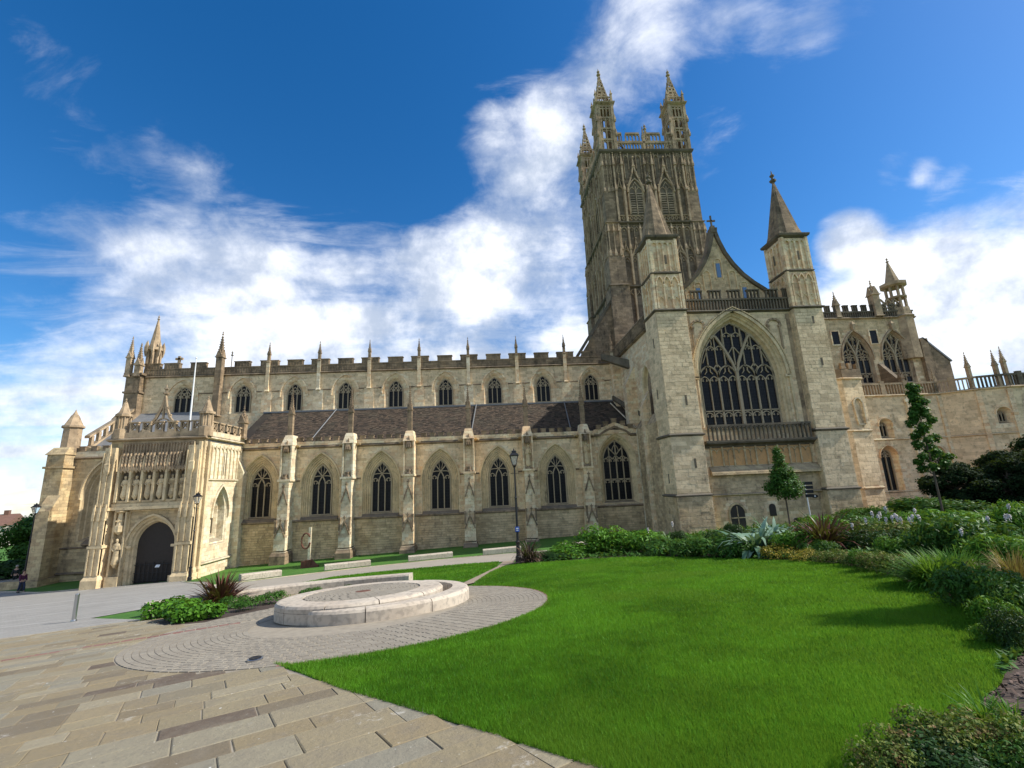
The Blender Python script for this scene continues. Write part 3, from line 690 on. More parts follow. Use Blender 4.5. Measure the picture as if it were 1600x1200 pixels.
# --- aisle buttresses
def buttress(x, fig, pale):
    p_ = MB(); p_.box(-.82, .82, -2.32, .0, -1.4, 1.0); p_.loft([[(-.82, -2.32, 1.0), (.82, -2.32, 1.0), (.82, 0, 1.0), (-.82, 0, 1.0)], [(-.7, -2.12, 1.3), (.7, -2.12, 1.3), (.7, 0, 1.3), (-.7, 0, 1.3)]])
    b = MB(); y = -1.75
    b.box(-.68, .68, -2.08, .0, -1.4, 1.35);
    b.box(-.62, .62, -2.0, 0, 1.45, 3.0)
    b.loft([[(-.64, -2.0, 3.0), (.64, -2.0, 3.0), (.64, 0, 3.0), (-.64, 0, 3.0)], [(-.5, -1.8, 3.9), (.5, -1.8, 3.9), (.5, 0, 3.9), (-.5, 0, 3.9)]])
    b.box(-.54, .54, -1.72, 0, 3.9, 7.75)
    b.box(-.7, .7, -1.85, 0, 7.75, 7.95)
    b.box(-.62, .62, -1.3, 0, 7.95, 11.4)
    b.box(-.62, -.46, -1.62, -1.3, 7.95, 11.2); b.box(.46, .62, -1.62, -1.3, 7.95, 11.2)
    b.loft([[(-.66, -1.66, 11.2), (.66, -1.66, 11.2), (.66, .3, 11.2), (-.66, .3, 11.2)], [(-.62, -1.5, 11.4), (.62, -1.5, 11.4), (.62, .3, 11.4), (-.62, .3, 11.4)], [(-.42, -1.1, 12.25), (.42, -1.1, 12.25), (.42, .3, 12.25), (-.42, .3, 12.25)]])
    bo = B(b, 'buttress', pale, loc=(x, 0, 0))
    B(p_, 'plinth', M_dark, bo)
    MG = M_dark
    for z, hw, h in ((6.1, .5, 1.15), (3.15, .56, 1.0)):
        f = MB(); y_ = -1.72 if z > 5 else -2.0
        f.bar([(-hw, z-.55), (0, z+h-.3), (hw, z-.55)], .13, y_-.14, y_+.05); f.box(-.045, .045, y_-.12, y_, z+h-.32, z+h+.2); f.box(-.14, .14, y_-.14, y_-.02, z+h-.05, z+h+.06)
        for s_ in (-1, 1):
            for q in (.3, .65): f.sphere((s_*hw*(1-q), y_-.13, z-.5+q*(h+.3)), .07, n=6, m=4)
        B(f, 'gablet', MG, bo)
    for s_ in (-1, 1):
        f = MB(); f.box(s_*.54-.07, s_*.54+.07, -2.1, -1.7, 3.0, 4.05); f.box(s_*.54-.1, s_*.54+.1, -2.14, -1.72, 4.05, 4.2); f.bar([(s_*.62, 2.6), (s_*.5, 3.4), (s_*.5, 4.0)], .07, -1.9, -1.72); B(f, 'shaft', MG, bo)
        f = MB(); f.tube([(s_*.55, -.4, 11.12), (s_*1.0, -.75, 11.2), (s_*1.2, -.9, 11.12)], [.16, .15, .09], 6); B(f, 'gargoyle', M_gold, bo)
    f = MB(); f.box(-.30, .30, -1.7, -1.3, 10.55, 10.75); f.loft([[(-.3, -1.72, 10.75), (.3, -1.72, 10.75), (.3, -1.3, 10.75), (-.3, -1.3, 10.75)], [(-.02, -1.5, 11.7), (.02, -1.5, 11.7), (.02, -1.45, 11.7), (-.02, -1.45, 11.7)]])
    for s_ in (-1, 0, 1): f.rings(s_*.2, -1.72, [(10.35, .015), (10.6, .07), (10.95, .01)], n=4)
    B(f, 'niche_canopy', MG, bo)
    f = MB(); f.rings(0, -1.48, [(7.95, .3), (8.1, .3), (8.15, .2), (8.35, .26), (8.42, .26)], n=8); B(f, 'corbel', MG, bo)
    if fig: st = MB(); statue(st, 0, -1.5, 8.42, 1.95, x); B(st, 'statue', M_goldp, bo)
    p = MB(); pinnacle(p, 0, -.75, 12.1, 14.4, 16.7, .25); B(p, 'pinnacle', M_dark, bo)
    bo.scale = (.86, .84, 1)
    return bo
for k in range(3, 9): buttress(SX(k), k >= 7, M_pale if k in (3, 4) else M_st)

# --- west bay of the aisle and the south-west corner
WB = (.55, 1.75, 3.5, 7.3, 9.9)
mw = MB(); o = grow(WB, .75, .5); wall(mw, -3.4, 5.6, 2.5, 11.9, .0, [o]); B(mw, 'aisle_wall', M_gold)
mw = MB(); mw.box(-3.4, 5.6, -.14, .3, -1.6, 2.5); B(mw, 'aisle_plinth_wall', M_gold)
mw = MB(); reveal(mw, WB, [(.75, 0, .5), (.66, .12, .45), (.58, .16, .4), (.48, .5, .3), (.4, .55, .25), (.25, .9, .15), (.15, .95, .1), (0, 1.2, 0)]); hood(mw, WB, .82, 0, .15, .14, .4); B(mw, 'window_moulding', M_goldp)
make_window('window', WB, 1.2, 'perp4', CA, tw=.13)
sm = MB(); string(sm, -3.4, 5.4, 0, 10.9, .28, .22); string(sm, -3.4, 5.4, -.14, 2.5, .16, .12); string(sm, -3.6, 5.4, -.14, .25, .22, .2)
sm.loft([[(x, -.16, 2.6), (x, -.4, 2.72), (x, -.4, 2.85), (x, .1, 3.2)] for x in (-1, 4.6)]); B(sm, 'string_course', M_dark)
fa = MB(); ashlar(fa, -3.2, 5.4, 2.65, 10.8, 0, .36, .8, [o], .012); ashlar(fa, -3.2, 5.4, -.9, 2.4, -.14, .34, .75, (), .014); B(fa, 'stone_facing', M_gold, kind='stuff')
pp = MB(); pp.box(-3.3, 5.4, -.14, .2, 11.0, 11.5); B(pp, 'parapet', M_pale)
for x in (-2.4, -1.3, -.2, .9, 2.0, 3.1, 4.2): inst('merlon', mer_s, (x, 0, 11.5), sc=(1.1, 1, 1.2))
rf = MB(); rf.loft([[(x, .3, 11.3), (x, 6.6, 16.3), (x, 6.6, 11.3)] for x in (-3.2, 5.6)]); rf.loft([[(5.2, y, 11.4), (12.9, y, 11.4), (12.9, y, 12.3), (5.2, y, 12.3)] for y in (-5.8, .5)]); B(rf, 'lead_roof', M_lead)
cbt = MB()    # corner buttresses: two set square at the angle, stepped back as they rise
cbt.box(-4.6, -3.0, -1.2, .6, -1.7, 11.2); cbt.box(-3.9, -2.75, -2.1, -1.2, -1.7, 6.0); cbt.box(-5.5, -4.6, -.5, .9, -1.7, 6.0)
cbt.loft([[(-3.9, -2.1, 6), (-2.75, -2.1, 6), (-2.75, -1.2, 6), (-3.9, -1.2, 6)], [(-3.9, -1.25, 7.4), (-2.75, -1.25, 7.4), (-2.75, -1.2, 7.4), (-3.9, -1.2, 7.4)]])
cbt.loft([[(-5.5, -.5, 6), (-4.6, -.5, 6), (-4.6, .9, 6), (-5.5, .9, 6)], [(-4.65, -.5, 7.4), (-4.6, -.5, 7.4), (-4.6, .9, 7.4), (-4.65, .9, 7.4)]])
cbt.box(-5.7, -2.6, -2.3, .9, -1.7, .1)
cbt.box(-4.75, -2.85, -1.35, .6, 9.9, 10.1)
cbt.loft([[(-4.75, -1.35, 11.2), (-2.9, -1.35, 11.2), (-2.9, .5, 11.2), (-4.75, .5, 11.2)], [(-4.4, -.9, 11.9), (-2.95, -.9, 11.9), (-2.95, .5, 11.9), (-4.4, .5, 11.9)]])
B(cbt, 'corner_buttress', M_gold)
tp = MB(); tp.rings(-3.6, -.1, [(11.5, .72), (13.8, .68), (13.9, .85), (14.05, .85), (14.1, .72), (14.8, .42), (15.1, .3), (15.2, .22), (15.6, .04)], n=8); finial(tp, -3.6, -.1, 15.3, .6); B(tp, 'corner_turret', M_darkc)
# west wall of nave and aisle, flying parapet, north-west bits
ww = MB(); ww.box(-3.2, -2.2, .2, 27.4, -1.6, 11.0); ww.box(-2.6, -2.2, 6.6, 20.9, 11, 21.6); B(ww, 'west_wall', M_gold)
fl = MB()
for i in range(7): fl.box(-2.9, -2.6, 1+i*.8, 1.3+i*.8, 11.9+i*.55, 13.2+i*.55)
fl.loft([[(-3, .6, 11.4), (-2.5, .6, 11.4), (-2.5, .6, 11.9), (-3, .6, 11.9)], [(-3, 6.6, 15.6), (-2.5, 6.6, 15.6), (-2.5, 6.6, 16.1), (-3, 6.6, 16.1)]]); fl.loft([[(-3, .6, 12.9), (-2.5, .6, 12.9), (-2.5, .6, 13.15), (-3, .6, 13.15)], [(-3, 6.6, 17.0), (-2.5, 6.6, 17.0), (-2.5, 6.6, 17.3), (-3, 6.6, 17.3)]]); B(fl, 'pierced_parapet', M_darkc)
# nave south-west turret
tt = MB(); tt.box(-4.5, -2.2, 5.4, 7.4, 10, 15.6); tt.loft([[(-4.5, 5.4, 15.6), (-2.2, 5.4, 15.6), (-2.2, 7.4, 15.6), (-4.5, 7.4, 15.6)], [(-4.2, 5.8, 16.4), (-2.3, 5.8, 16.4), (-2.3, 7.4, 16.4), (-4.2, 7.4, 16.4)]])
tt.box(-3.9, -2.35, 5.85, 7.4, 16.4, 20.7); tt.box(-4.05, -2.2, 5.75, 7.4, 18.6, 18.8); tt.box(-4.1, -2.1, 5.7, 7.4, 20.7, 20.95)
B(tt, 'stair_turret', M_dark)
for (x, y, h, q) in ((-3.75, 5.9, 24.6, .26), (-2.7, 5.95, 23.7, .3), (-3.7, 7.2, 24.2, .25)):
    p = MB(); pinnacle(p, 0, 0, 0, h-22.3, h-20.0, q); B(p, 'pinnacle', M_darkc, loc=(x, y, 20.5))
oc = MB()   # open octagonal lantern with a spire
for j in range(8):
    a = j*math.pi/4+.39; oc.box(-2.1+.62*math.cos(a)-.1, -2.1+.62*math.cos(a)+.1, 7.2+.62*math.sin(a)-.1, 7.2+.62*math.sin(a)+.1, 20.9, 24.0)
    oc.rings(-2.1+.85*math.cos(a), 7.2+.85*math.sin(a), [(23.2, .03), (23.8, .12), (24.4, .13), (25.1, .01)], n=4)
oc.rings(-2.1, 7.2, [(20.9, .75), (21.7, .7), (21.75, .4), (23.9, .35), (24.0, .85), (24.3, .85), (24.4, .55), (28.1, .05)], n=8); finial(oc, -2.1, 7.2, 27.8, .95); B(oc, 'open_turret', M_darkc)

# --- south porch
PY_ = -6.3; PX0, PX1 = 5.15, 12.85
DO = (9.45, 1.5, -.3, 2.95, 4.75)
po = MB(); o = grow(DO, .42, .0); wall(po, PX0, PX1, -1.2, 11.75, PY_, [o]); B(po, 'porch_wall', M_gold)
po = MB(); reveal(po, DO, [(.42, PY_, 0), (.34, PY_+.1, 0), (.26, PY_+.14, 0), (.2, PY_+.3, 0), (.1, PY_+.34, 0), (0, PY_+.6, 0)]); hood(po, DO, .5, PY_, .16, .16, .1); po.bar([(7.5, 5.75), (11.45, 5.75)], .1, PY_-.1, PY_); po.bar([(7.5, 2.9), (7.5, 5.75)], .1, PY_-.08, PY_); po.bar([(11.45, 2.9), (11.45, 5.75)], .1, PY_-.08, PY_)
for s_, xx in ((1, 7.55), (-1, 11.4)):
    po.box(min(xx, xx+s_*.35), max(xx, xx+s_*.35), PY_-.12, PY_+.1, 2.78, 2.98)
B(po, 'door_moulding', M_goldp)
ow = (-3.05+6.3, .72, 3.3, 5.1, 6.9)   # east face window, measured along the east wall from its south end
oe = grow(ow, .5, .8)
pe = MB(); wall(pe, 0, 6.4, -1.0, 11.75, 0, [oe]); B(pe, 'porch_side_wall', M_pale, loc=(PX1, PY_, 0), rz=R(90))
pe = MB(); reveal(pe, ow, [(.5, 0, .8), (.42, .12, .7), (.35, .16, .6), (.25, .7, .3), (.18, .75, .2), (0, 1.05, 0)]); hood(pe, ow, .58, 0, .15, .16, .3); B(pe, 'window_moulding', M_pale, loc=(PX1, PY_, 0), rz=R(90))
make_window('window', ow, 1.05, 'two', CA, rz=R(90), loc=(PX1, PY_, 0))
pe = MB()
for i in range(9):
    x = 1.15+i*.6
    pe.bar([(x, 8.2), (x, 11.1)], .07, -.12, 0)
    if i < 8: pe.bar(arch(x+.3, .3, 10.6, 11.0, 3), .06, -.1, 0)
string(pe, .9, 6.3, 0, 8.1, .18, .14); string(pe, 0, 6.3, 0, 1.15, .25, .2); string(pe, .0, 6.3, 0, 11.72, .3, .3)
pe.box(5.6, 6.3, -.6, 0, -1, 8.8); pe.loft([[(5.6, -.6, 8.8), (6.3, -.6, 8.8), (6.3, 0, 8.8), (5.6, 0, 8.8)], [(5.6, -.02, 10), (6.3, -.02, 10), (6.3, 0, 10), (5.6, 0, 10)]])
for i in range(12): pe.bar([(.5+i*.52, 11.9), (.5+i*.52, 12.5)], .05, -.13, -.05)
B(pe, 'side_panelling', M_pale, loc=(PX1, PY_, 0), rz=R(90))
sl_ = MB(); sl_.box(3.05, 3.27, -.03, .05, 8.5, 10.6); sl_.box(3.5, 3.72, -.03, .05, 8.5, 10.6); B(sl_, 'slit_window', M_glass, loc=(PX1, PY_, 0), rz=R(90))
pe = MB(); pe.box(PX0, PX0+.4, PY_+.3, 0, -1, 11.7); B(pe, 'porch_west_wall', M_gold)
# statue row with canopies
pn = MB(); pn.box(6.15, 12.05, PY_-.55, PY_, 5.85, 6.1); pn.box(6.15, 12.05, PY_-.4, PY_, 6.1, 6.35); pn.box(6.2, 12.0, PY_-.3, PY_, 6.35, 6.6)
for i in range(60): pn.box(6.2+i*.097, 6.2+i*.097+.04, PY_-.34, PY_-.3, 6.37, 6.58)
SXs = [6.93, 7.85, 8.83, 9.80, 10.75, 11.58]
ed = [6.42]+[(a+b)/2 for a, b in zip(SXs, SXs[1:])]+[12.05]
for x in ed: pn.box(x-.085, x+.085, PY_-.42, PY_, 6.5, 9.1); pn.rings(x, PY_-.42, [(6.5, .1), (9.4, .09), (10.3, .02)], n=4)
B(pn, 'niche_frame', M_goldp)
cn = MB()
for i, x in enumerate(SXs):
    for s_ in (-.28, 0, .28):
        cn.rings(x+s_, PY_-.46, [(8.85, .02), (9.05, .12), (9.3, .13), (9.35, .09), (10.5, .05)], n=4); cn.bar([(x+s_-.13, 9.05), (x+s_, 9.55), (x+s_+.13, 9.05)], .05, PY_-.62, PY_-.44)
        for zz in (9.6, 9.85, 10.1, 10.35): cn.sphere((x+s_, PY_-.52, zz), .06, n=5, m=3)
    cn.box(x-.36, x+.36, PY_-.42, PY_, 9.1, 9.5)
for i in range(24): cn.box(6.3+i*.245, 6.35+i*.245, PY_-.2, PY_, 9.5, 11.35)
for i in range(24): cn.bar(arch(6.45+i*.245, .11, 11.1, 11.3, 3), .04, PY_-.16, PY_)
cn.box(6.2, 12.1, PY_-.08, PY_, 9.5, 11.5); B(cn, 'niche_canopy', M_darkc)
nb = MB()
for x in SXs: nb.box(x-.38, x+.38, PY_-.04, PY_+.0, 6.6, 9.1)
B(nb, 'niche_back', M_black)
for i, x in enumerate(SXs):
    st = MB(); statue(st, 0, 0, 0, 1.62, i*1.7); B(st, 'statue', M_goldp if i < 4 else M_gold, loc=(x, PY_-.28, 7.0))
# buttresses of the porch front
for s_, xa, xb in ((1, 5.0, 6.25), (-1, 11.75, 13.1)):
    q = MB(); q.box(xa, xb, PY_-.95, PY_, -1.1, .55); q.loft([[(xa, PY_-.95, .55), (xb, PY_-.95, .55), (xb, PY_, .55), (xa, PY_, .55)], [(xa+.12, PY_-.8, .85), (xb-.12, PY_-.8, .85), (xb-.12, PY_, .85), (xa+.12, PY_, .85)]])
    q.box(xa+.15, xb-.15, PY_-.75, PY_, .85, 6.0); q.box(xa+.05, xb-.05, PY_-.85, PY_, 2.95, 3.15); q.box(xa+.2, xb-.2, PY_-.6, PY_, 6, 11.0)
    q.box(xa+.05, xb-.05, PY_-.8, PY_, 5.85, 6.1)
    for xx in (xa+.15, (xa+xb)/2-.05, xb-.25): q.box(xx, xx+.1, PY_-.86, PY_-.6, .9, 2.9); q.box(xx, xx+.1, PY_-.84, PY_-.6, 3.2, 5.8); q.box(xx+.02, xx+.1, PY_-.7, PY_-.6, 6.2, 10.6); q.rings(xx+.05, PY_-.8, [(5.1, .1), (5.6, .1), (6.4, .01)], n=4)
    q.rings((xa+xb)/2, PY_-.62, [(8.6, .05), (9.0, .2), (9.6, .2), (9.7, .14), (11.3, .02)], n=4)
    B(q, 'porch_buttress', M_goldp)
for xc in (6.9, 12.0):
    if xc > 8: continue
    q = MB(); q.box(6.45, 7.45, PY_-.5, PY_, -1.1, .7); q.box(6.45, 6.6, PY_-.35, PY_, .7, 5.7); q.box(7.32, 7.45, PY_-.35, PY_, .7, 5.7)
    q.rings(6.95, PY_-.3, [(3.9, .05), (4.15, .3), (4.6, .32), (4.7, .22), (5.6, .14), (5.75, .4), (5.8, .4)], n=8)
    for z in (4.2, 4.6, 5.0): 
        for a in range(5): q.sphere((6.95+.26*math.cos(math.pi+a*.78), PY_-.3+.26*math.sin(math.pi+a*.78), z), .06, n=5, m=3)
    B(q, 'niche_canopy', M_goldp); st = MB(); statue(st, 0, 0, 0, 1.85); B(st, 'statue', M_goldp, loc=(6.95, PY_-.3, 1.75))
q = MB(); q.box(11.3, 11.8, PY_-.45, PY_, -1.1, .6); q.box(11.45, 11.8, PY_-.3, PY_, .6, 5.7); q.rings(11.62, PY_-.35, [(3.6, .04), (3.8, .14), (5.0, .14), (5.1, .1), (6.3, .02)], n=4); B(q, 'side_shaft', M_goldp)
# diagonal corner shafts at the south-east angle
q = MB()
for (x, y) in ((13.05, -6.55), (13.2, -6.1), (12.9, -6.8)):
    q.rings(x, y, [(-1, .2), (.9, .2), (1.1, .13), (11.3, .11)], n=4)
q.box(12.7, 13.35, -7.0, -5.9, -1, .7)
for (x, y) in ((13.1, -6.5), (13.15, -5.9)):
    for z in np.arange(8.6, 11.3, .25): q.sphere((x, y, float(z)), .12, n=5, m=3)
B(q, 'corner_shaft', M_goldp)
dr = MB()
dr.box(7.9, 11.0, PY_+.62, PY_+.7, -1, 4.7); B(dr, 'door', M_wood)
dr = MB()
for i in range(9): dr.box(8.05+i*.35, 8.1+i*.35, PY_+.5, PY_+.53, -.2, 1.45 if i % 2 else 1.6)
for z in (.1, .7, 1.35): dr.box(7.95, 10.95, PY_+.49, PY_+.54, z, z+.05)
B(dr, 'iron_gate', M_iron)
# porch parapet: cornice, pierced merlons, ogee gable, corner turrets
pc = MB(); string(pc, PX0-.2, PX1+.3, PY_, 11.72, .3, .4); pc.box(PX0, PX1+.15, PY_-.15, PY_+.15, 11.85, 12.3); B(pc, 'cornice', M_darkc)
pmer = MB(); pmer.box(-.34, -.22, -.15, .1, 0, .8); pmer.box(.22, .34, -.15, .1, 0, .8); pmer.box(-.34, .34, -.15, .1, 0, .2); pmer.box(-.40, .40, -.2, .14, .8, .92); pmer.bar([(-.2, .25), (.2, .75)], .07, -.1, .05); pmer.bar([(.2, .25), (-.2, .75)], .07, -.1, .05); pmer = pmer.mesh('pierced_merlon', M_darkc)
for x in (6.9, 7.95, 9.0, 10.05, 11.1, 12.1): inst('pierced_merlon', pmer, (x, PY_, 12.3))
for i in range(5): inst('pierced_merlon', pmer, (PX1+.05, PY_+1.0+i*1.1, 12.3), rz=R(90), sc=(1, 1, .95))
pb = MB(); pb.box(PX1-.1, PX1+.2, PY_, .2, 11.85, 12.3); B(pb, 'parapet', M_pale)
og = MB(); L = [(-1.75, 12.3), (-1.2, 12.75), (-.6, 13.5), (-.2, 14.4), (0, 15.5)]
og.bar([(9.15+x, z) for x, z in L]+[(9.15-x, z) for x, z in L[-2::-1]], .16, PY_-.1, PY_+.12)
L2 = [(-1.35, 12.3), (-.9, 12.9), (-.35, 13.35), (0, 13.5)]; og.bar([(9.15+x, z) for x, z in L2]+[(9.15-x, z) for x, z in L2[-2::-1]], .1, PY_-.05, PY_+.1)
og.rings(9.15, PY_, [(13.4, .07), (15.3, .07)], n=4); finial(og, 9.15, PY_, 15.4, 1.4)
for x, z in ((-1.0, 13.1), (-.6, 13.75), (-.3, 14.4), (1.0, 13.1), (.6, 13.75), (.3, 14.4)): og.sphere((9.15+x, PY_, z), .12, n=5, m=3)
B(og, 'ogee_gable', M_darkc)
for x in (5.75, 12.75):
    q = MB(); q.rings(x, PY_+.15, [(11.8, .55), (12.6, .55), (12.7, .45), (13.7, .42), (13.75, .58), (13.95, .58), (14.0, .42), (15.0, .12)], n=8); finial(q, x, PY_+.15, 14.9, .7)
    for j in range(8):
        a = j*math.pi/4; q.box(x+.47*math.cos(a)-.05, x+.47*math.cos(a)+.05, PY_+.15+.47*math.sin(a)-.05, PY_+.15+.47*math.sin(a)+.05, 12.6, 13.75)
    B(q, 'corner_turret', M_darkc)
q = MB(); pinnacle(q, 0, 0, 0, 1.6, 3.0, .3); B(q, 'pinnacle', M_dark, loc=(13.0, -.6, 12.1))

# --- south transept
TF, TW = -8.7, -8.1
GW = (60.43, 3.52, 10.75, 15.1, 20.5)
tw_ = MB(); o = grow(GW, .62, .3)
wall(tw_, 55.4, 66.2, 10.6, 21.4, TW, [o]); B(tw_, 'transept_wall', M_st)
tw_ = MB(); wall(tw_, 55.4, 66.2, -1, 10.6, TW+.02, []); B(tw_, 'transept_lower_wall', M_st)
fa = MB(); ashlar(fa, 55.8, 66.0, 10.8, 21.2, TW, .34, .7, [o], .012); B(fa, 'stone_facing', M_face, kind='stuff')
fa = MB(); ashlar(fa, 55.8, 66.0, 1.4, 6.5, TW+.02, .27, .5, [(58.2, .75, 1, 3.3, 4.1), (61.3, .4, 2.9, 3.6, 3.95), (63.5, .6, 1, 2.3, 2.9)], .03, .6); B(fa, 'rubble_facing', M_rub, kind='stuff')
mr = MB(); reveal(mr, GW, [(.62, TW, .2), (.55, TW+.1, .2), (.45, TW+.14, .2), (.38, TW+.3, .15), (.22, TW+.35, .1), (.15, TW+.6, .05), (0, TW+.8, 0)])
hood(mr, GW, .78, TW, .26, .2, 0)
A = arch(GW[0], GW[1]+1.02, GW[3], GW[4]+1.25, 9)
mr.bar(A, .1, TW-.24, TW)
# beaded hood
for (xa, za), (xb, zb) in zip(A, A[1:]):
    k = max(1, int(math.hypot(xb-xa, zb-za)/.2))
    for j in range(k): f = j/k; mr.sphere((xa+(xb-xa)*f, TW-.24, za+(zb-za)*f), .06, n=4+1, m=3)
for s_ in (-1, 1): mr.box(GW[0]+s_*4.45-.1, GW[0]+s_*4.45+.1, TW-.15, TW, 10.6, 15.1); mr.box(GW[0]+s_*4.3-.3, GW[0]+s_*4.3+.3, TW-.2, TW, 14.95, 15.2)
B(mr, 'window_moulding', M_goldp)
make_window('great_window', GW, TW+.8, 'great', CA, tw=.10)
# blind round arches with zigzag in the spandrels
sb = MB()
for c in (57.0, 64.2):
    sb = MB(); sb.bar(arch(c, .62, 19.9, 20.5, 5), .2, TW-.14, TW)
    for s_ in (-1, 1): sb.box(c+s_*.55-.08, c+s_*.55+.08, TW-.12, TW, 17.6 if s_*(c-60) > 0 else 19.0, 19.9); sb.box(c+s_*.55-.14, c+s_*.55+.14, TW-.16, TW, 19.75, 19.95)
    for j in range(7):
        a = math.pi*j/6; sb.sphere((c+.62*math.cos(a), TW-.14, 19.9+.62*math.sin(a)), .1, n=5, m=3)
    B(sb, 'blind_arch', M_darkc)
for xs0 in (55.95, 65.5):
    sb = MB(); sb.box(xs0, xs0+.35, TW-.06, TW, 10.7, 21)
    for j in range(34): sb.box(xs0+.07, xs0+.27, TW-.1, TW, 10.8+j*.3, 11.0+j*.3)
    B(sb, 'chevron_shaft', M_darkc)
# balcony with pierced parapet below the great window, panelled band under it
bl = MB(); bl.box(56.2, 65.9, TW-.55, TW, 9.15, 9.4); bl.loft([[(x, TW, 8.8), (x, TW-.1, 9.0), (x, TW-.6, 9.25), (x, TW-.6, 9.42), (x, TW, 9.42)] for x in (56.1, 66.0)])
bl.box(56.4, 65.7, TW-.5, TW-.25, 10.62, 10.8)
for i in range(25):
    x = 56.45+i*.383; bl.box(x-.05, x+.05, TW-.45, TW-.3, 9.4, 10.65)
    if i < 24: bl.bar(arch(x+.19, .15, 10.3, 10.55, 3), .05, TW-.43, TW-.32)
B(bl, 'balcony_parapet', M_black)
bp = MB()
for i in range(10):
    x = 56.6+i*1.0; bp.box(x-.06, x+.06, TW-.14, TW+.02, 7.25, 8.9)
    if i < 9: bp.bar(arch(x+.25, .25, 8.35, 8.7, 4), .06, TW-.1, TW); bp.bar(arch(x+.75, .25, 8.35, 8.7, 4), .06, TW-.1, TW); bp.box(x+.475, x+.525, TW-.08, TW, 7.25 if i % 2 else 8.3, 8.4)
bp.loft([[(x, TW, 6.5), (x, TW-.45, 6.5), (x, TW-.42, 6.7), (x, TW, 7.25)] for x in (56.3, 66.4)]); string(bp, 55.9, 66, TW, 4.85, .2, .16)
B(bp, 'blind_panelling', M_gold)
op = MB(); op.box(56.6, 65.6, TW-.015, TW+.02, 7.3, 8.85); B(op, 'ochre_panel', stone('ochre_stone', (.62, .34, .14), (.50, .30, .14), amount=.2, brick=False, och=.6))
dr = MB(); A = outline((58.2, .62, 1.0, 3.3, 4.0)); dr.prism([(x, z) for x, z in A], TW-.05, TW); B(dr, 'crypt_window', M_wood)
dr = MB(); A = outline((58.2, .62, 1.0, 3.3, 4.0), .1, 0); dr.bar(A[1:], .16, TW-.08, TW); dr.box(57.6, 58.8, TW-.08, TW-.04, 2.9, 2.98); dr.box(58.17, 58.23, TW-.08, TW-.04, 1, 3.9); B(dr, 'crypt_window_frame', M_gold)
dr = MB(); A = outline((61.3, .28, 2.95, 3.65, 3.95)); dr.prism([(x, z) for x, z in A], TW-.06, TW); A = outline((63.5, .5, 1.0, 2.6, 2.7)); dr.prism([(x, z) for x, z in A], TW-.06, TW); B(dr, 'crypt_opening', M_wood)
# front parapet: tall pierced battlement
tp = MB(); string(tp, 55.6, 66.2, TW, 21.4, .3, .28); tp.box(55.7, 66.1, TW-.2, TW+.1, 22.45, 22.6)
for i in range(36): x = 55.85+i*.29; tp.box(x-.06, x+.06, TW-.16, TW+.06, 21.5, 22.5)
B(tp, 'pierced_parapet', M_black)
mm = MB(); mm.box(-.62, .62, -.2, .1, 1.0, 1.15); 
for i in range(4): mm.box(-.55+i*.345, -.45+i*.345, -.16, .06, 0, 1.0)
mm = mm.mesh('pierced_merlon', M_black)
for x in (57.2, 59.0, 60.85, 62.7, 64.5): inst('pierced_merlon', mm, (x, TW, 22.5), sc=(1, 1, .85))
inst('pierced_merlon', mm, (65.9, TW, 22.5), sc=(.5, 1, .9)); inst('pierced_merlon', mm, (55.9, TW, 22.5), sc=(.5, 1, .9))
# gable with concave verges
GY = -6.4; GC = 60.75
prof = [(5.1, 21.6), (5.0, 23.5), (4.3, 24.1), (3.3, 24.85), (2.35, 25.75), (1.5, 26.9), (.85, 28.1), (.4, 29.4), (.12, 30.6)]
gb = MB(); gb.prism([(GC-x, z) for x, z in prof]+[(GC+x, z) for x, z in prof[::-1]], GY, GY+.5); B(gb, 'gable_wall', M_st)
fa = MB(); z = 21.8
while z < 29.5:
    hwz = np.interp(z+.3, [p[1] for p in prof], [p[0] for p in prof]); ashlar(fa, GC-hwz+.15, GC+hwz-.15, z, z+.31, GY, .31, .6, (), .014); z += .31
B(fa, 'stone_facing', M_rub, kind='stuff')
gb = MB()
gb.bar([(GC-x, z+.1) for x, z in prof]+[(GC+x, z+.1) for x, z in prof[::-1]], .34, GY-.25, GY+.7); B(gb, 'gable_coping', M_black)
gb = MB(); gb.rings(GC, GY, [(30.4, .3), (30.9, .35), (31.0, .2), (31.2, .2)], n=4); gb.box(GC-.07, GC+.07, GY-.07, GY+.07, 31.2, 32.4); gb.box(GC-.42, GC+.42, GY-.07, GY+.07, 31.75, 31.9); B(gb, 'gable_cross', M_black)
gb = MB()
for dx, zb, h in ((0, 25.4, 2.3), (-1.3, 24.3, 2.1), (1.3, 24.3, 2.1), (-2.35, 23.2, 2.0), (2.35, 23.2, 2.0), (-3.3, 22.7, 1.3), (3.3, 22.7, 1.3)):
    gb.bar([(GC+dx-.36, zb)]+arch(GC+dx, .36, zb+h-.45, zb+h-.1, 5)+[(GC+dx+.36, zb)], .1, GY-.1, GY)
    for s_ in (-1, 1): gb.box(GC+dx+s_*.36-.1, GC+dx+s_*.36+.1, GY-.13, GY, zb+h-.6, zb+h-.46)
B(gb, 'blind_arcade', M_goldp)
for dx, zb in ((0, 25.6), (-2.35, 23.3), (2.35, 23.3)):
    q = MB(); q.box(-.2, .2, -.03, .02, 0, 1.5 if dx == 0 else 1.2); B(q, 'gable_window', M_bluegl, loc=(GC+dx, GY-.02, zb))
rf = MB(); rf.loft([[(GC-5, y, 21.5), (GC-2.2, y, 23.6), (GC, y, 25.6), (GC+2.2, y, 23.6), (GC+5, y, 21.5)] for y in (GY+.5, 7.5)]); B(rf, 'transept_roof', M_lead)
bd = MB(); bd.box(54.0, 67.8, TW+.9, 7.4, -1, 21.3); B(bd, 'transept_body', M_dark)

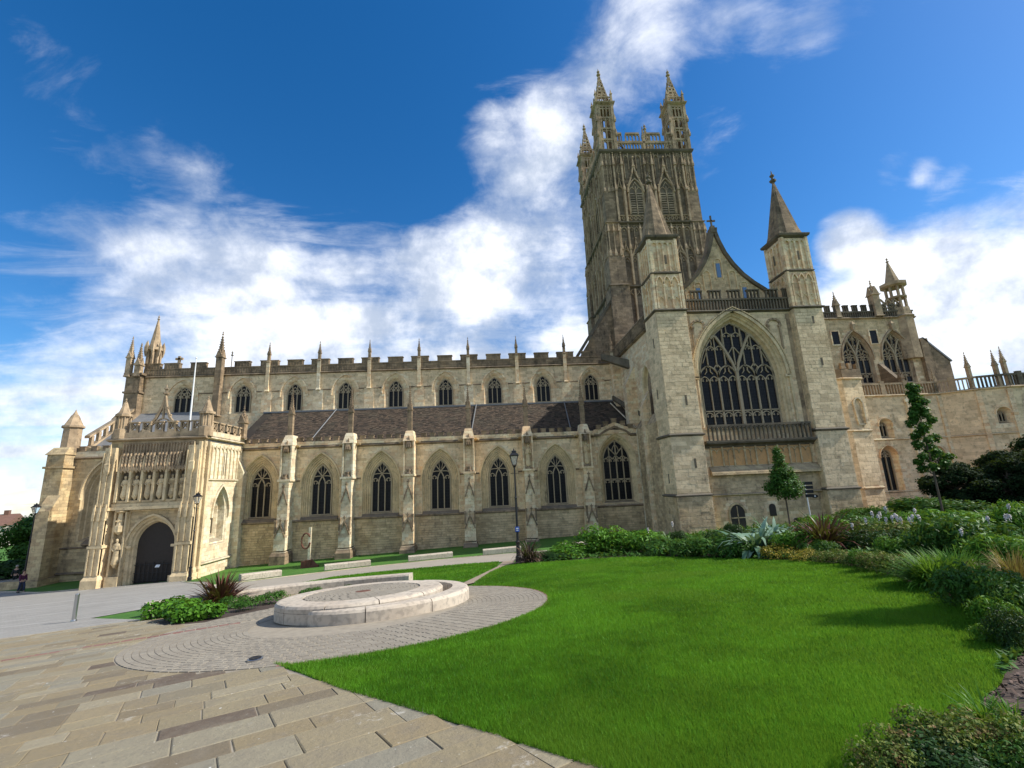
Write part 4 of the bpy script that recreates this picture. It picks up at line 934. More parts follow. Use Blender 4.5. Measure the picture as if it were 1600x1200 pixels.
def turret(x0, x1, west_slits):
    """square stair turret: plinth, three plain stages, two arcaded stages, cornice, pyramid spire"""
    c = (x0+x1)/2; h = (x1-x0)/2; yc_ = TF+h
    t = MB(); R4 = lambda z, r: (z, r)
    t.rings(c, yc_, [(-1, h+.06), (4.9, h+.06), (4.95, h), (10.0, h), (10.05, h-.0), (21.35, h-.02), (21.4, h-.05)], n=4)
    B(t, 'stair_turret', M_st)
    t = MB(); t.rings(c, yc_, [(21.4, h-.12), (25.1, h-.12), (25.15, h-.18), (28.8, h-.18)], n=4); B(t, 'upper_turret', M_st)
    for z, pr in ((4.95, .16), (10.03, .16), (21.42, .17), (25.15, .12)):
        e = h if z < 22 else h-.1; fr = MB()
        fr.rings(c, yc_, [(z-.14, e), (z-.04, e+pr), (z+.04, e+pr), (z+.16, e-.02)], n=4); B(fr, 'string_course', M_black)
    fr = MB(); fr.rings(c, yc_, [(28.55, h-.2), (28.75, h+.12), (28.9, h+.16), (28.98, h+.16), (29.0, h-.1)], n=4)
    B(fr, 'cornice', M_black)
    for face in range(4):
        rz = (0, R(90), R(-90), R(180))[face]
        org = ((c, TF, 0), (x1, yc_, 0), (x0, yc_, 0), (c, yc_+h, 0))[face]
        a = MB()
        for k in range(4):       # lower arcade: three pointed arches on shafts
            x = -h+.38+k*(2*h-.76)/3; a.box(x-.07, x+.07, -.02, .14, 21.6, 23.9); a.box(x-.12, x+.12, -.06, .14, 23.8, 23.98)
        for k in range(3):
            wv = (2*h-.76)/3; x = -h+.38+wv*(k+.5)
            a.bar(arch(x, wv/2, 23.95, 24.8, 5), .11, -.03, .14); a.bar(arch(x, wv/2-.12, 22.4, 22.75, 4), .08, .04, .14)
        for k in range(5):       # upper arcade: four tall blind panels
            x = -h+.4+k*(2*h-.8)/4; a.box(x-.08, x+.08, .04, .2, 25.3, 28.4)
            if k < 4: wv = (2*h-.8)/4; a.bar(arch(x+wv/2, wv/2-.03, 28.0, 28.3, 4), .09, .05, .2)
        a.box(-h+.1, -h+.32, .0, .2, 25.2, 28.6); a.box(h-.32, h-.1, .0, .2, 25.2, 28.6); a.box(-h+.02, -h+.24, -.02, .15, 21.5, 25.0); a.box(h-.24, h-.02, -.02, .15, 21.5, 25.0)
        B(a, 'blind_arcade', M_st, loc=org, rz=rz)
        if face in (0, 2):
            f = MB(); ashlar(f, -h+.02, h-.02, 10.2, 21.25, 0, .33, .68, (), .012); ashlar(f, -h+.02, h-.02, 5.15, 9.85, 0, .33, .68, (), .012); B(f, 'stone_facing', M_face, loc=org, rz=rz, kind='stuff')
            f = MB(); ashlar(f, -h-.04, h+.04, -.2, 4.8, -.06, .28, .55, (), .02); B(f, 'rubble_facing', M_rub, loc=org, rz=rz, kind='stuff')
            for (dx, z, q) in west_slits[0 if face == 0 else 1]:
                s_ = MB(); s_.box(-.09, .09, -.035, .01, 0, q); B(s_, 'slit_window', M_black, loc=(org[0]+(dx if face == 0 else 0), org[1]-(dx if face == 2 else 0), z), rz=rz)
    return c, yc_, h
cW = turret(52.97, 55.85, (((.35, 12.6, .9), (.45, 7.2, .8), (.1, 26, .9)), ((.2, 18.2, .9), (-.3, 13.5, .9), (.1, 6.0, .8))))
cE = turret(66.0, 68.78, (((.3, 19.8, .7), (.35, 15.8, .7), (.1, 26.2, .9)), ((0, 26.3, 1.0), (0, 15, .7))))
for c, yv, h in (cW, cE):
    s_ = MB(); s_.rings(c, yv, [(29.0, h-.22), (29.8, h-.42), (35.3, .1), (35.6, .07)], n=4)
    # hips run out to an octagon
    s_.rings(c, yv, [(29.1, h-.12), (35.2, .12)], n=8)
    B(s_, 'spire', M_dark); s_ = MB(); finial(s_, c, yv, 35.3, 2.0); B(s_, 'finial', M_black)

# west wall of the transept, seen steeply, with parapet, deep window recesses and a raking buttress
wo_ = MB(); OW = [(8.6-8.6, 0, 0, 0, 0)]
tw2 = (-3.0, .9, 12.0, 15.0, 17.0)
m_ = MB(); wall(m_, -7.3, 5.9, -1, 21.4, 0, [grow((2.9, .8, 12.6, 15.6, 17.2), .5, .4)]); B(m_, 'transept_wall', M_st, loc=(53.5, 0, 0), rz=R(-90))
m_ = MB(); reveal(m_, (2.9, .8, 12.6, 15.6, 17.2), [(.5, 0, .4), (.35, .1, .3), (.3, .4, .2), (0, .7, 0)]); B(m_, 'window_moulding', M_goldp, loc=(53.5, 0, 0), rz=R(-90))
make_window('window', (2.9, .8, 12.6, 15.6, 17.2), .7, 'two', CA, rz=R(-90), loc=(53.5, 0, 0))
m_ = MB(); string(m_, -7.3, 5.9, 0, 21.0, .3, .28); m_.box(-7.3, 5.9, -.25, .05, 21.15, 22.3)
for i in range(44): m_.box(-7.2+i*.3, -7.1+i*.3, -.31, -.25, 21.2, 22.2)
m_.box(-7.3, 5.9, -.32, .1, 22.3, 22.45); B(m_, 'panelled_parapet', M_dark, loc=(53.5, 0, 0), rz=R(-90))
m_ = MB(); m_.box(52.4, 53.5, .3, 1.4, -1, 16.5); m_.loft([[(52.4, .3, 16.5), (53.5, .3, 16.5), (53.5, 1.4, 16.5), (52.4, 1.4, 16.5)], [(53.4, .3, 18.4), (53.5, .3, 18.4), (53.5, 1.4, 18.4), (53.4, 1.4, 18.4)]])
m_.box(52.7, 53.5, -3.4, -2.6, -1, 13.5); m_.loft([[(52.7, -3.4, 13.5), (53.5, -3.4, 13.5), (53.5, -2.6, 13.5), (52.7, -2.6, 13.5)], [(53.45, -3.4, 15), (53.5, -3.4, 15), (53.5, -2.6, 15), (53.45, -2.6, 15)]])
m_.box(52.6, 53.5, 5.2, 6.6, 12, 20.5)
B(m_, 'side_buttress', M_st)
m_ = MB(); m_.loft([[(51.2, 4.6, 20.6), (51.2, 5.2, 20.6), (51.2, 5.2, 21.3), (51.2, 4.6, 21.3)], [(53.6, 1.6, 18.6), (53.6, 2.2, 18.6), (53.6, 2.2, 19.6), (53.6, 1.6, 19.6)]]); m_.loft([[(52.2, 4.8, 15.7), (52.2, 5.4, 15.7), (52.2, 5.4, 16.2), (52.2, 4.8, 16.2)], [(53.6, -.4, 12.8), (53.6, .2, 12.8), (53.6, .2, 13.3), (53.6, -.4, 13.3)]]); B(m_, 'raking_weathering', M_black)
m_ = MB(); m_.box(52.9, 53.6, -6.0, -.1, -1, 11.6); m_.loft([[(52.9, -6, 11.6), (53.6, -6, 11.6), (53.6, -.1, 11.6), (52.9, -.1, 11.6)], [(53.5, -6, 12.6), (53.6, -6, 12.6), (53.6, -.1, 12.6), (53.5, -.1, 12.6)]]); B(m_, 'lower_west_wall', M_base)
# raking stone fin between nave roof and tower
fn = MB(); fn.prism([(48.9, 21.3), (53.3, 28.0), (54.6, 29.9), (54.6, 21.3)], 7.3, 7.9); B(fn, 'raking_fin', M_dark)
fn = MB(); fn.bar([(48.7, 21.6), (54.5, 30.1)], .35, 7.15, 8.05); B(fn, 'fin_coping', M_black)

# --- central tower
TC, TH, TY = 60.8, 6.4, 13.76
tb = MB(); tb.rings(TC, TY, [(20, TH), (51.3, TH-.05)], n=4); B(tb, 'tower_wall', stone('tower_limestone', (.25, .195, .135), (.14, .11, .078), stain=(.04, .032, .024), amount=.62, och=.25))  # weathered stone, darkened further to put recess shade behind the ribs
def trefoil(mb, x, z, r, y0, y1):
    for a in (90, 210, 330): mb.sphere((x+r*.5*math.cos(R(a)), y0, z+r*.5*math.sin(R(a))), r*.45, n=5, m=3)
def ogee(mb, xc, hw, spring, apex, tip, w_, y0, y1):
    A = [(p[0], p[1]) for p in arch(xc, hw, spring, apex, 5)]
    mb.bar(A, w_, y0, y1)
    L = [(xc-hw-.08, spring), (xc-hw*.95, spring+(apex-spring)*.45), (xc-hw*.55, spring+(apex-spring)*.95), (xc-hw*.25, apex+.25*(tip-apex)), (xc-hw*.09, apex+.55*(tip-apex)), (xc, tip)]
    mb.bar(L+[(2*xc-x, z) for x, z in L[-2::-1]], w_*1.25, y0-.05, y1)
    for x, z in L[1:-1]:
        for s_ in (-1, 1): mb.sphere((xc+s_*(x-xc)*1.15, y0-.08, z+.08), w_*.65, n=5, m=3)
    mb.sphere((xc, y0-.08, tip), w_*1.1, n=5, m=4)
faces = [(0, (TC, TY-TH, 0)), (R(-90), (TC-TH, TY, 0)), (R(90), (TC+TH, TY, 0)), (R(180), (TC, TY+TH, 0))]
def tower_face(detail):
    p = MB()      # panelling on one face, local x across, -y outwards
    us = [-5.2, -4.0, -1.05 if False else -3.55, 3.55, 4.0, 5.2]
    # main buttress-shafts up the whole upper stage
    for u in (-4.9, -3.75, -.55, .55, 3.75, 4.9):
        w_ = .13; p.box(u-w_, u+w_, -.38, 0, 40.3, 45.2); p.box(u-w_*.85, u+w_*.85, -.3, 0, 45.2, 49.3); p.rings(u, -.3, [(45.0, .17), (45.25, .17), (46.2, .02)], n=4); p.rings(u, -.24, [(49.0, .17), (49.3, .17), (50.6, .02)], n=4)
        for z in np.arange(49.5, 51.1, .3): p.sphere((u, -.22, float(z)), .11, n=5, m=3)
    for c in (-2.15, 2.15):     # belfry windows under ogee hoods
        p.box(c-1.5, c+1.5, -.1, 0, 41.2, 41.4)
        p.bar([(c-1.05, 41.5), (c-1.05, 44.8)], .12, -.16, 0); p.bar([(c+1.05, 41.5), (c+1.05, 44.8)], .12, -.16, 0)
        ogee(p, c, 1.05, 44.8, 46.9, 50.2, .15, -.24, 0)
        for s_ in (-1, 1):
            for q in (.55, 1.2): p.bar([(c+s_*q, 47.0 if q > 1 else 48.5), (c+s_*q, 51.0)], .09, -.12, 0)
            p.bar(arch(c+s_*.87, .3, 50.2, 50.7, 4), .08, -.12, 0)
    for c in (-4.32, 4.32, -5.5, 5.5, 0):   # narrow blind panels with their own gablets
        hw = .42 if abs(c) < 5 and c else .36
        ogee(p, c, hw, 45.0, 45.8, 47.6, .08, -.16, 0)
        p.bar([(c, 47.6), (c, 51)], .08, -.14, 0); 
        for s_ in (-1, 1): p.bar([(c+s_*hw*.95, 41.5), (c+s_*hw*.95, 45)], .07, -.1, 0); p.bar([(c+s_*hw*.5, 48), (c+s_*hw*.5, 51)], .06, -.1, 0)
        for z in (46.6, 49.2, 50.3): p.bar(arch(c, hw*.9, z, z+.35, 3), .06, -.1, 0)
    for i in range(22):         # quatrefoil band
        u = -5.9+i*.56; p.bar([(u, 40.55), (u+.2, 40.9), (u, 41.2), (u-.2, 40.9), (u, 40.55)], .07, -.14, 0)
    p.box(-6.1, 6.1, -.16, 0, 41.25, 41.36)
    # middle stage 31 - 40
    for u in (-4.9, -3.75, -2.15, -.55, .55, 2.15, 3.75, 4.9):
        w_ = .12; p.box(u-w_, u+w_, -.34, 0, 31.2, 36.5); p.box(u-w_, u+w_, -.26, 0, 36.5, 39.7); p.rings(u, -.26, [(36.2, .16), (36.5, .16), (37.5, .02)], n=4); p.rings(u, -.2, [(39.2, .14), (40.1, .02)], n=4)
    for u0_, u1_ in ((-3.75, -2.15), (-2.15, -.55), (.55, 2.15), (2.15, 3.75), (-4.9, -3.75), (3.75, 4.9), (-.55, .55)):
        k = 2 if u1_-u0_ > 1.3 else 1
        for j in range(k):
            a = u0_+.12+(u1_-u0_-.24)*j/k; b = u0_+.12+(u1_-u0_-.24)*(j+1)/k; m_ = (a+b)/2; hw = (b-a)/2
            if j: p.bar([(a, 31.3), (a, 39.8)], .09, -.16, 0)
            for z in (34.4, 38.9): p.bar(arch(m_, hw, z, z+.7, 4), .08, -.14, 0); p.bar([(m_-hw, z+.95), (m_+hw, z+.95)], .06, -.1, 0); p.sphere((m_, -.05, z+.2), .12, n=5, m=3)
            if abs((u0_+u1_)/2) > 3 or (u0_+u1_) == 0: ogee(p, m_, hw*.9, 35.6, 36.3, 37.4, .07, -.16, 0)
        if k == 2: ogee(p, (u0_+u1_)/2, .72, 34.6, 35.9, 37.8, .1, -.24, 0)
    # lower stage 21 - 31
    for u in (-4.9, -3.75, -2.6, 2.6, 3.75, 4.9): p.box(u-.12, u+.12, -.3, 0, 21.5, 30.6)
    for u in (-4.3, 4.3, -3.2, 3.2): p.bar(arch(u, .45, 29.4, 30.1, 4), .08, -.14, 0); p.bar([(u-.2, 30.6), (u, 30.2), (u+.2, 30.6)], .08, -.14, 0)
    return p
pm = tower_face(True).mesh('panelling', M_darkc)
for rz, org in faces:
    o = bpy.data.objects.new('panelling', pm); COL.objects.link(o); o.parent = CA; o.location = org; o.rotation_euler = (0, 0, rz); o['kind'] = 'stuff'
# belfry openings: dark, with pale louvres and a mullion; triangular tracery above
lou_m = None
for rz, org in faces[:3]:
    for c in (-2.15, 2.15):
        co, si = math.cos(rz), math.sin(rz); L = (org[0]+c*co, org[1]+c*si, 41.5)
        q = MB(); q.prism([(x-0, z-41.5) for x, z in outline((0, .98, 41.5, 44.8, 46.75))], -.05, -.01); bo = B(q, 'belfry_window', M_black, loc=L, rz=rz)
        lo = MB(); lo.box(-.06, .06, -.16, -.05, 0, 4.2)
        lo.bar(arch(-.5, .44, 3.4, 4.1, 4), .09, -.14, -.05); lo.bar(arch(.5, .44, 3.4, 4.1, 4), .09, -.14, -.05); lo.bar([(-.45, 4.1), (0, 4.9), (.45, 4.1)], .09, -.14, -.05)
        for s_ in (-1, 1): lo.box(s_*.9-.05, s_*.9+.05, -.14, -.05, 0, 3.4)
        B(lo, 'tracery', M_darkc, bo)
        for j in range(9):
            for s_ in (-1, 1):
                lv = MB(); lv.loft([[(x, -.16, 0), (x, -.14, .04), (x, -.04, .22), (x, -.04, .18)] for x in (s_*.48-.36, s_*.48+.36)]) if lou_m is None else None
                if lou_m is None: lou_m = {}
                if s_ not in lou_m: lv = MB(); lv.loft([[(x, -.16, 0), (x, -.14, .04), (x, -.04, .22), (x, -.04, .18)] for x in (s_*.48-.36, s_*.48+.36)]); lou_m[s_] = lv.mesh('louvre', M_darkc)
                inst('louvre', lou_m[s_], (0, 0, .15+j*.36), bo)
for z, e in ((31.0, .12), (40.2, .16)): st = MB(); st.rings(TC, TY, [(z-.2, TH), (z-.05, TH+e+.2), (z+.08, TH+e+.2), (z+.25, TH)], n=4); B(st, 'string_course', M_black)
st = MB(); st.rings(TC, TY, [(51.0, TH), (51.25, TH+.3), (51.45, TH+.35), (51.55, TH+.35), (51.6, TH-.3)], n=4); B(st, 'string_course', M_black)
for sx_ in (-1, 1):     # clasping corner buttresses
    for sy_ in (-1, 1):
        cb_ = MB(); cx_, cy_ = TC+sx_*(TH-.55), TY+sy_*(TH-.55)
        cb_.rings(cx_, cy_, [(20, 1.35), (24, 1.35), (24.3, 1.3), (30.8, 1.25), (31, 1.4), (31.2, 1.1), (35.0, 1.08), (35.6, .85), (40, .82), (40.2, 1.0), (40.4, .75), (45.4, .72), (45.7, .62), (51.0, .58)], n=4); B(cb_, 'corner_buttress', M_dark)
cc = MB()
for sx_ in (-1, 1):
    for sy_ in (-1, 1):
        for (ax, ay) in ((sx_, 0), (0, sy_)):
            for off in (-.55, .0, .55):
                x = TC+sx_*(TH-.55)+(ax*.66 if ax else off); y = TY+sy_*(TH-.55)+(ay*.66 if ay else off)
                cc.box(x-.06, x+.06, y-.06, y+.06, 40.6, 51); cc.rings(x, y, [(44.9, .14), (45.2, .14), (46, .02)], n=4); cc.rings(x, y, [(49.0, .13), (49.3, .13), (50.3, .02)], n=4)
                x = TC+sx_*(TH-.55)+(ax*.96 if ax else off*1.3); y = TY+sy_*(TH-.55)+(ay*.96 if ay else off*1.3)
                cc.box(x-.07, x+.07, y-.07, y+.07, 31.3, 39.8); cc.rings(x, y, [(35.2, .17), (35.6, .17), (36.6, .02)], n=4); cc.rings(x, y, [(38.8, .15), (40.0, .02)], n=4)
B(cc, 'corner_panelling', M_darkc, kind='stuff')
# pierced tower parapet and merlons
def pierced(L, n_, z0, z1, w_=.07):
    p = MB(); p.box(-L/2, L/2, -.12, .12, z0, z0+.12); p.box(-L/2, L/2, -.16, .16, z1-.28, z1)
    for i in range(n_+1):
        x = -L/2+i*L/n_; p.box(x-w_, x+w_, -.1, .1, z0, z1-.2)
        if i < n_: p.bar(arch(x+L/n_/2, L/n_/2-w_, z1-.55, z1-.3, 3), .07, -.08, .08)
    return p
pr_ = pierced(8.2, 20, 51.55, 53.05).mesh('pierced_parapet', M_darkc)
mr_ = pierced(1.95, 4, 53.05, 54.5).mesh('pierced_merlon', M_darkc)
ga = MB(); ga.bar([(-.62, 51.6), (0, 53.4), (.62, 51.6)], .15, -.14, .14); ga.box(-.07, .07, -.1, .1, 53.3, 54.0); ga.bar(arch(0, .35, 51.9, 52.5, 4), .08, -.1, .1); ga.box(-.5, .5, -.05, .05, 51.6, 51.8); ga = ga.mesh('parapet_gable', M_darkc)
for rz, (ox, oy, oz) in faces:
    co, si = math.cos(rz), math.sin(rz); yy = .15
    P = lambda u: (ox+u*co-yy*si, oy+u*si+yy*co, 0)
    inst('pierced_parapet', pr_, P(0), rz=rz)
    for u in (-1.65, 1.35): inst('pierced_merlon', mr_, P(u), rz=rz)
    for u in (-3.65, 3.65): inst('pierced_merlon', mr_, P(u), rz=rz, sc=(.45, 1, 1))
    for u in (-3.6, 3.5): inst('parapet_gable', ga, P(u), rz=rz)
    q = MB(); pinnacle(q, 0, 0, 0, 2.3, 3.9, .16); B(q, 'pinnacle', M_darkc, loc=P(-.1)[:2]+(51.5,))
# four open corner pinnacles
def open_turret():
    """returns list of (name, mesh builder): open cage of four stages, then a spire"""
    hw = 1.08; c = MB()
    for sx_ in (-1, 1):
        for sy_ in (-1, 1):
            c.box(sx_*hw-.2, sx_*hw+.2, sy_*hw-.2, sy_*hw+.2, 0, 7.6)
            c.rings(sx_*(hw+.05), sy_*(hw+.05), [(7.0, .1), (8.0, .22), (8.2, .22), (8.3, .14), (9.4, .12), (9.45, .2), (9.6, .12), (10.3, .02)], n=4)
            for z in (2.6, 5.0): c.rings(sx_*(hw+.22), sy_*(hw+.22), [(z-.3, .12), (z, .14), (z+.9, .02)], n=4)
    for z in (0, 1.75, 3.55, 5.35, 7.3): c.box(-hw, hw, -hw-.1, -hw+.1, z, z+.3); c.box(-hw, hw, hw-.1, hw+.1, z, z+.3); c.box(-hw-.1, -hw+.1, -hw, hw, z, z+.3); c.box(hw-.1, hw+.1, -hw, hw, z, z+.3)
    for rot in range(4):
        co, si = (1, 0, -1, 0)[rot], (0, 1, 0, -1)[rot]; t = MB()
        for z in (.3, 2.05, 3.85, 5.65):
            if z < 4:
                for u in (-.62, 0, .62): t.box(u-.08, u+.08, -hw-.08, -hw+.06, z, z+1.5)
                for u in (-.9, -.3, .3, .9): t.bar(arch(u, .25, z+1.05, z+1.35, 3), .09, -hw-.06, -hw+.05)
                t.box(-hw, -.72, -hw-.06, -hw+.06, z, z+1.5); t.box(.72, hw, -hw-.06, -hw+.06, z, z+1.5)
            else:
                for u in (-.72, -.24, .24, .72): t.box(u-.1, u+.1, -hw-.08, -hw+.06, z, z+1.7)
                t.bar([(-hw, z+1.4), (hw, z+1.4)], .2, -hw-.06, -hw+.06)
        c.v += [(x*co-y*si, x*si+y*co, z) for x, y, z in t.v]; off = len(c.v)-len(t.v)
        c.f += [tuple(k+off for k in f) for f in t.f]; c.t += t.t
    c.rings(0, 0, [(7.5, hw), (7.8, hw+.4), (8.0, hw+.45), (8.1, hw+.1), (8.15, hw)], n=4)
    g = MB()
    for rot in range(4):
        co, si = (1, 0, -1, 0)[rot], (0, 1, 0, -1)[rot]; t = MB()
        for u in (-.75, -.25, .25, .75): t.box(u-.06, u+.06, -hw-.06, -hw+.04, 8.1, 9.0)
        t.box(-hw, hw, -hw-.08, -hw+.06, 8.95, 9.1); t.bar([(-.5, 8.9), (0, 9.8), (.5, 8.9)], .1, -hw-.06, -hw+.04)
        # spire ribs: each spire face is pierced, so ribs and rungs
        for q in (-1, 0, 1):
            z0, z1 = 9.0, 13.9; r0_ = hw-.28
            t.loft([[(q*r0_-.07, -r0_-.05, z0), (q*r0_+.07, -r0_-.05, z0), (q*r0_+.07, -r0_+.1, z0), (q*r0_-.07, -r0_+.1, z0)], [(q*.05-.03, -.08, z1), (q*.05+.03, -.08, z1), (q*.05+.03, -.0, z1), (q*.05-.03, -.0, z1)]])
        for k in range(7):
            f = k/7; r_ = (hw-.28)*(1-f)+.05*f; z = 9.0+4.9*f
            t.box(-r_, r_, -r_-.05, -r_+.06, z, z+.3 if k else z+.5)
        g.v += [(x*co-y*si, x*si+y*co, z) for x, y, z in t.v]; off = len(g.v)-len(t.v)
        g.f += [tuple(k+off for k in f) for f in t.f]; g.t += t.t
    finial(g, 0, 0, 13.6, 1.9)
    return c, g
c_, g_ = open_turret(); cm, gmh = c_.mesh('open_pinnacle', M_darkc), g_.mesh('spire', M_darkc)
for sx_ in (-1, 1):
    for sy_ in (-1, 1):
        o = inst('open_pinnacle', cm, (TC+sx_*(TH-1.12), TY+sy_*(TH-1.12), 51.45)); inst('spire', gmh, (0, 0, 0), o)

# --- presbytery, ambulatory and east chapels
PRY = 6.6; PW = [(84.65, 1.75, 17.0, 20.2, 23.5), (89.9, 1.75, 17.0, 20.2, 23.5)]
m_ = MB(); po_ = [grow(o, .25, .1) for o in PW]; wall(m_, 68.5, 93.4, 10, 25.5, PRY, po_); B(m_, 'presbytery_wall', M_st)
for o in PW: m_ = MB(); reveal(m_, o, [(.25, PRY, .1), (.15, PRY+.12, .1), (0, PRY+.4, 0)]); hood(m_, o, .36, PRY, .18, .22, .2); m_.rings(o[0], PRY-.25, [(o[4]+.4, .12), (o[4]+1.2, .2), (o[4]+1.6, .04)], n=4); B(m_, 'window_moulding', M_darkc)
m_ = MB(); string(m_, 68.5, 93.5, PRY, 25.6, .3, .28); B(m_, 'string_course', M_darkc)
fa = MB(); ashlar(fa, 78, 93.3, 17, 25.4, PRY, .34, .7, po_, .012); B(fa, 'stone_facing', M_rub, kind='stuff')
w1 = make_window('presbytery_window', PW[0], PRY+.4, 'half', CA, tw=.085); copy_tree(w1, (PW[1][0], 0, PW[1][2]))
for x, z in ((82.2, 22.1), (87.3, 22.1), (92.6, 22.2)):
    q = MB(); q.box(-.5, .5, -.06, .02, 0, 1.75); o = B(q, 'square_window', M_glass, loc=(x, PRY, z)); q = MB(); q.bar([(-.55, -.05), (.55, -.05), (.55, 1.85), (-.55, 1.85)], .16, -.12, 0, closed=True); B(q, 'window_frame', M_st, o)
m_ = MB(); m_.box(68.5, 93.4, PRY+.45, 20.9, -1, 25.4); B(m_, 'presbytery_body', M_dark)
m_ = MB(); m_.box(70, 93.4, PRY-.15, PRY+.15, 26.35, 26.55)
for i in range(78): m_.box(70.05+i*.3, 70.15+i*.3, PRY-.12, PRY+.12, 25.7, 26.4)
B(m_, 'pierced_parapet', M_black)
ml = MB(); ml.box(-.36, .36, -.16, .16, .75, .9)
for i in range(3): ml.box(-.34+i*.29, -.24+i*.29, -.12, .12, 0, .8)
ml = ml.mesh('pierced_merlon', M_black)
for i in range(18): inst('pierced_merlon', ml, (70.6+i*1.25, PRY, 26.5))
for x, z in ((83.15, 28.9), (88.5, 30.2)):
    q = MB(); pinnacle(q, 0, 0, 0, z-27.2, z-25.6, .28 if x < 85 else .45); B(q, 'pinnacle', M_darkc, loc=(x, PRY, 25.7))
q = MB()
for j in range(8):
    a = j*math.pi/4+.39; q.box(92.2+.95*math.cos(a)-.12, 92.2+.95*math.cos(a)+.12, PRY+.6+.95*math.sin(a)-.12, PRY+.6+.95*math.sin(a)+.12, 26.8, 30.0)
q.rings(92.2, PRY+.6, [(20, 1.25), (25.5, 1.2), (25.7, 1.4), (25.9, 1.15), (26.9, 1.1)], n=8); q.rings(92.2, PRY+.6, [(28.3, 1.1), (28.5, 1.15), (28.6, .9)], n=8); q.rings(92.2, PRY+.6, [(29.9, 1.1), (30.1, 1.4), (30.5, 1.4), (30.55, .8), (33.8, .06)], n=8); finial(q, 92.2, PRY+.6, 33.5, 1.2); B(q, 'open_turret', M_darkc)
for i in range(3):
    q = MB(); q.bar([(-.5, 0), (-.5, .9), (0, 1.5), (.5, .9), (.5, 0)], .12, -.1, .1); q.bar([(-.3, .2), (.3, 1)], .08, -.08, .08); q.bar([(.3, .2), (-.3, 1)], .08, -.08, .08); B(q, 'parapet_crest', M_darkc, loc=(89.4+i*.95, PRY, 26.6))
m_ = MB(); m_.loft([[(93.4, PRY+.1, z), (93.4, 14, z)] for z in (10, 25.5)], False, False, False); m_.box(93.0, 94.0, PRY-.5, PRY+.6, 12, 22.5); B(m_, 'presbytery_east_wall', M_dark)
m_ = MB(); m_.prism([(93.6, 14), (93.6, 22.3), (95.2, 20.6), (96.4, 19.3), (96.4, 14)], PRY-.4, 14); B(m_, 'sloping_chapel_block', M_dark); m_ = MB(); m_.bar([(93.4, 22.6), (96.6, 19.4)], .2, PRY-.5, 14); B(m_, 'coping', M_lead)
# flying masses between presbytery and ambulatory parapet
for x in (82.1, 87.3):
    m_ = MB(); m_.box(x-.25, x+.25, 3.9, 5.5, 13, 16.4); m_.loft([[(x-.25, 3.9, 16.4), (x+.25, 3.9, 16.4), (x+.25, 6.6, 16.4), (x-.25, 6.6, 16.4)], [(x-.25, 6.4, 19.4), (x+.25, 6.4, 19.4), (x+.25, 6.6, 19.4), (x-.25, 6.6, 19.4)]])
    pinnacle(m_, x, 4.1, 16.3, 17.0, 18.3, .22); B(m_, 'flying_buttress', M_dark)
# ambulatory wall as a folded run of flat faces
run = [(73.3, -1.2), (85.9, -1.2), (88.2, -3.3), (90.5, -4.2), (94.5, -4.5), (104, -3)]
AMBZ = 14.05
for i, ((xa, ya), (xb, yb)) in enumerate(zip(run, run[1:])):
    L = math.hypot(xb-xa, yb-ya); rz = math.atan2(yb-ya, xb-xa); ops = []; wins = []
    if i == 0: ops = [(79.25-xa, .75, 9.5, 10.9, 11.6), (78.9-xa, .95, 3.95, 7.6, 8.75), (84.4-xa, .7, 5.0, 7.6, 8.5)]
    if i == 2: ops = [(1.5, .6, 10.35, 11.4, 12.0), (1.65, .62, 4.8, 7.4, 8.1)]
    lo = [o for o in ops if o[4] < 9.3]; hi = [o for o in ops if o[4] > 9.3]
    m_ = MB(); wall(m_, 0, L, -1, 9.35, 0, lo); wall(m_, 0, L, 9.35, AMBZ, 0, hi); B(m_, 'ambulatory_wall', M_st, loc=(xa, ya, 0), rz=rz)
    m_ = MB()
    for o in ops: reveal(m_, o, [(0, 0, 0), (-.12, .3, -.05), (-.3, .6, -.2)]); hood(m_, o, .05, 0, .1, .08, .1)
    string(m_, 0, L, 0, 9.4, .2, .16); string(m_, 0, L, 0, AMBZ, .25, .22); string(m_, 0, L, 0, 4.1, .14, .1)
    m_.box(L-.3, L+.1, -.15, 0, -1, 13.8); B(m_, 'window_moulding', M_st, loc=(xa, ya, 0), rz=rz)
    for o in ops: make_window('chapel_window', (o[0], o[1]-.3, o[2]+.2, o[3], o[4]-.38), .6, 'two', CA, rz=rz, loc=(xa, ya, 0), tw=.08)
    f = MB(); ashlar(f, 0, L, 9.55, AMBZ-.2, 0, .34, .7, hi, .012); ashlar(f, 0, L, 4.2, 9.25, 0, .34, .7, lo, .012); ashlar(f, 0, L, .6, 4.0, 0, .3, .55, lo, .02); B(f, 'stone_facing', M_face, loc=(xa, ya, 0), rz=rz, kind='stuff')
    m_ = MB(); m_.box(0, L, -.12, .12, AMBZ+1.15, AMBZ+1.35)
    for j in range(int(L/.33)): m_.box(.05+j*.33, .15+j*.33, -.1, .1, AMBZ+.1, AMBZ+1.2)
    for j in range(int(L/2.6)): m_.box(1+j*2.6, 1.5+j*2.6, -.14, .14, AMBZ+.1, AMBZ+1.55)
    B(m_, 'pierced_parapet', M_darkc if i < 2 else M_black, loc=(xa, ya, 0), rz=rz)
m_ = MB(); P0 = run+[(104, 6.6), (73.3, 6.6)]
m_.loft([[(x, y+.7 if y < 0 else y, z) for x, y in P0] for z in (-1, 14.0)]); B(m_, 'ambulatory_body', M_dark)
for x, y, z in ((87.95, -3.0, 17.7), (89.95, -3.9, 17.6), (90.7, -4.1, 17.9), (85.9, -1.1, 16.6)):
    q = MB(); pinnacle(q, 0, 0, 0, z-15.3, z-13.9, .16); B(q, 'pinnacle', M_darkc, loc=(x, y, 14.1))
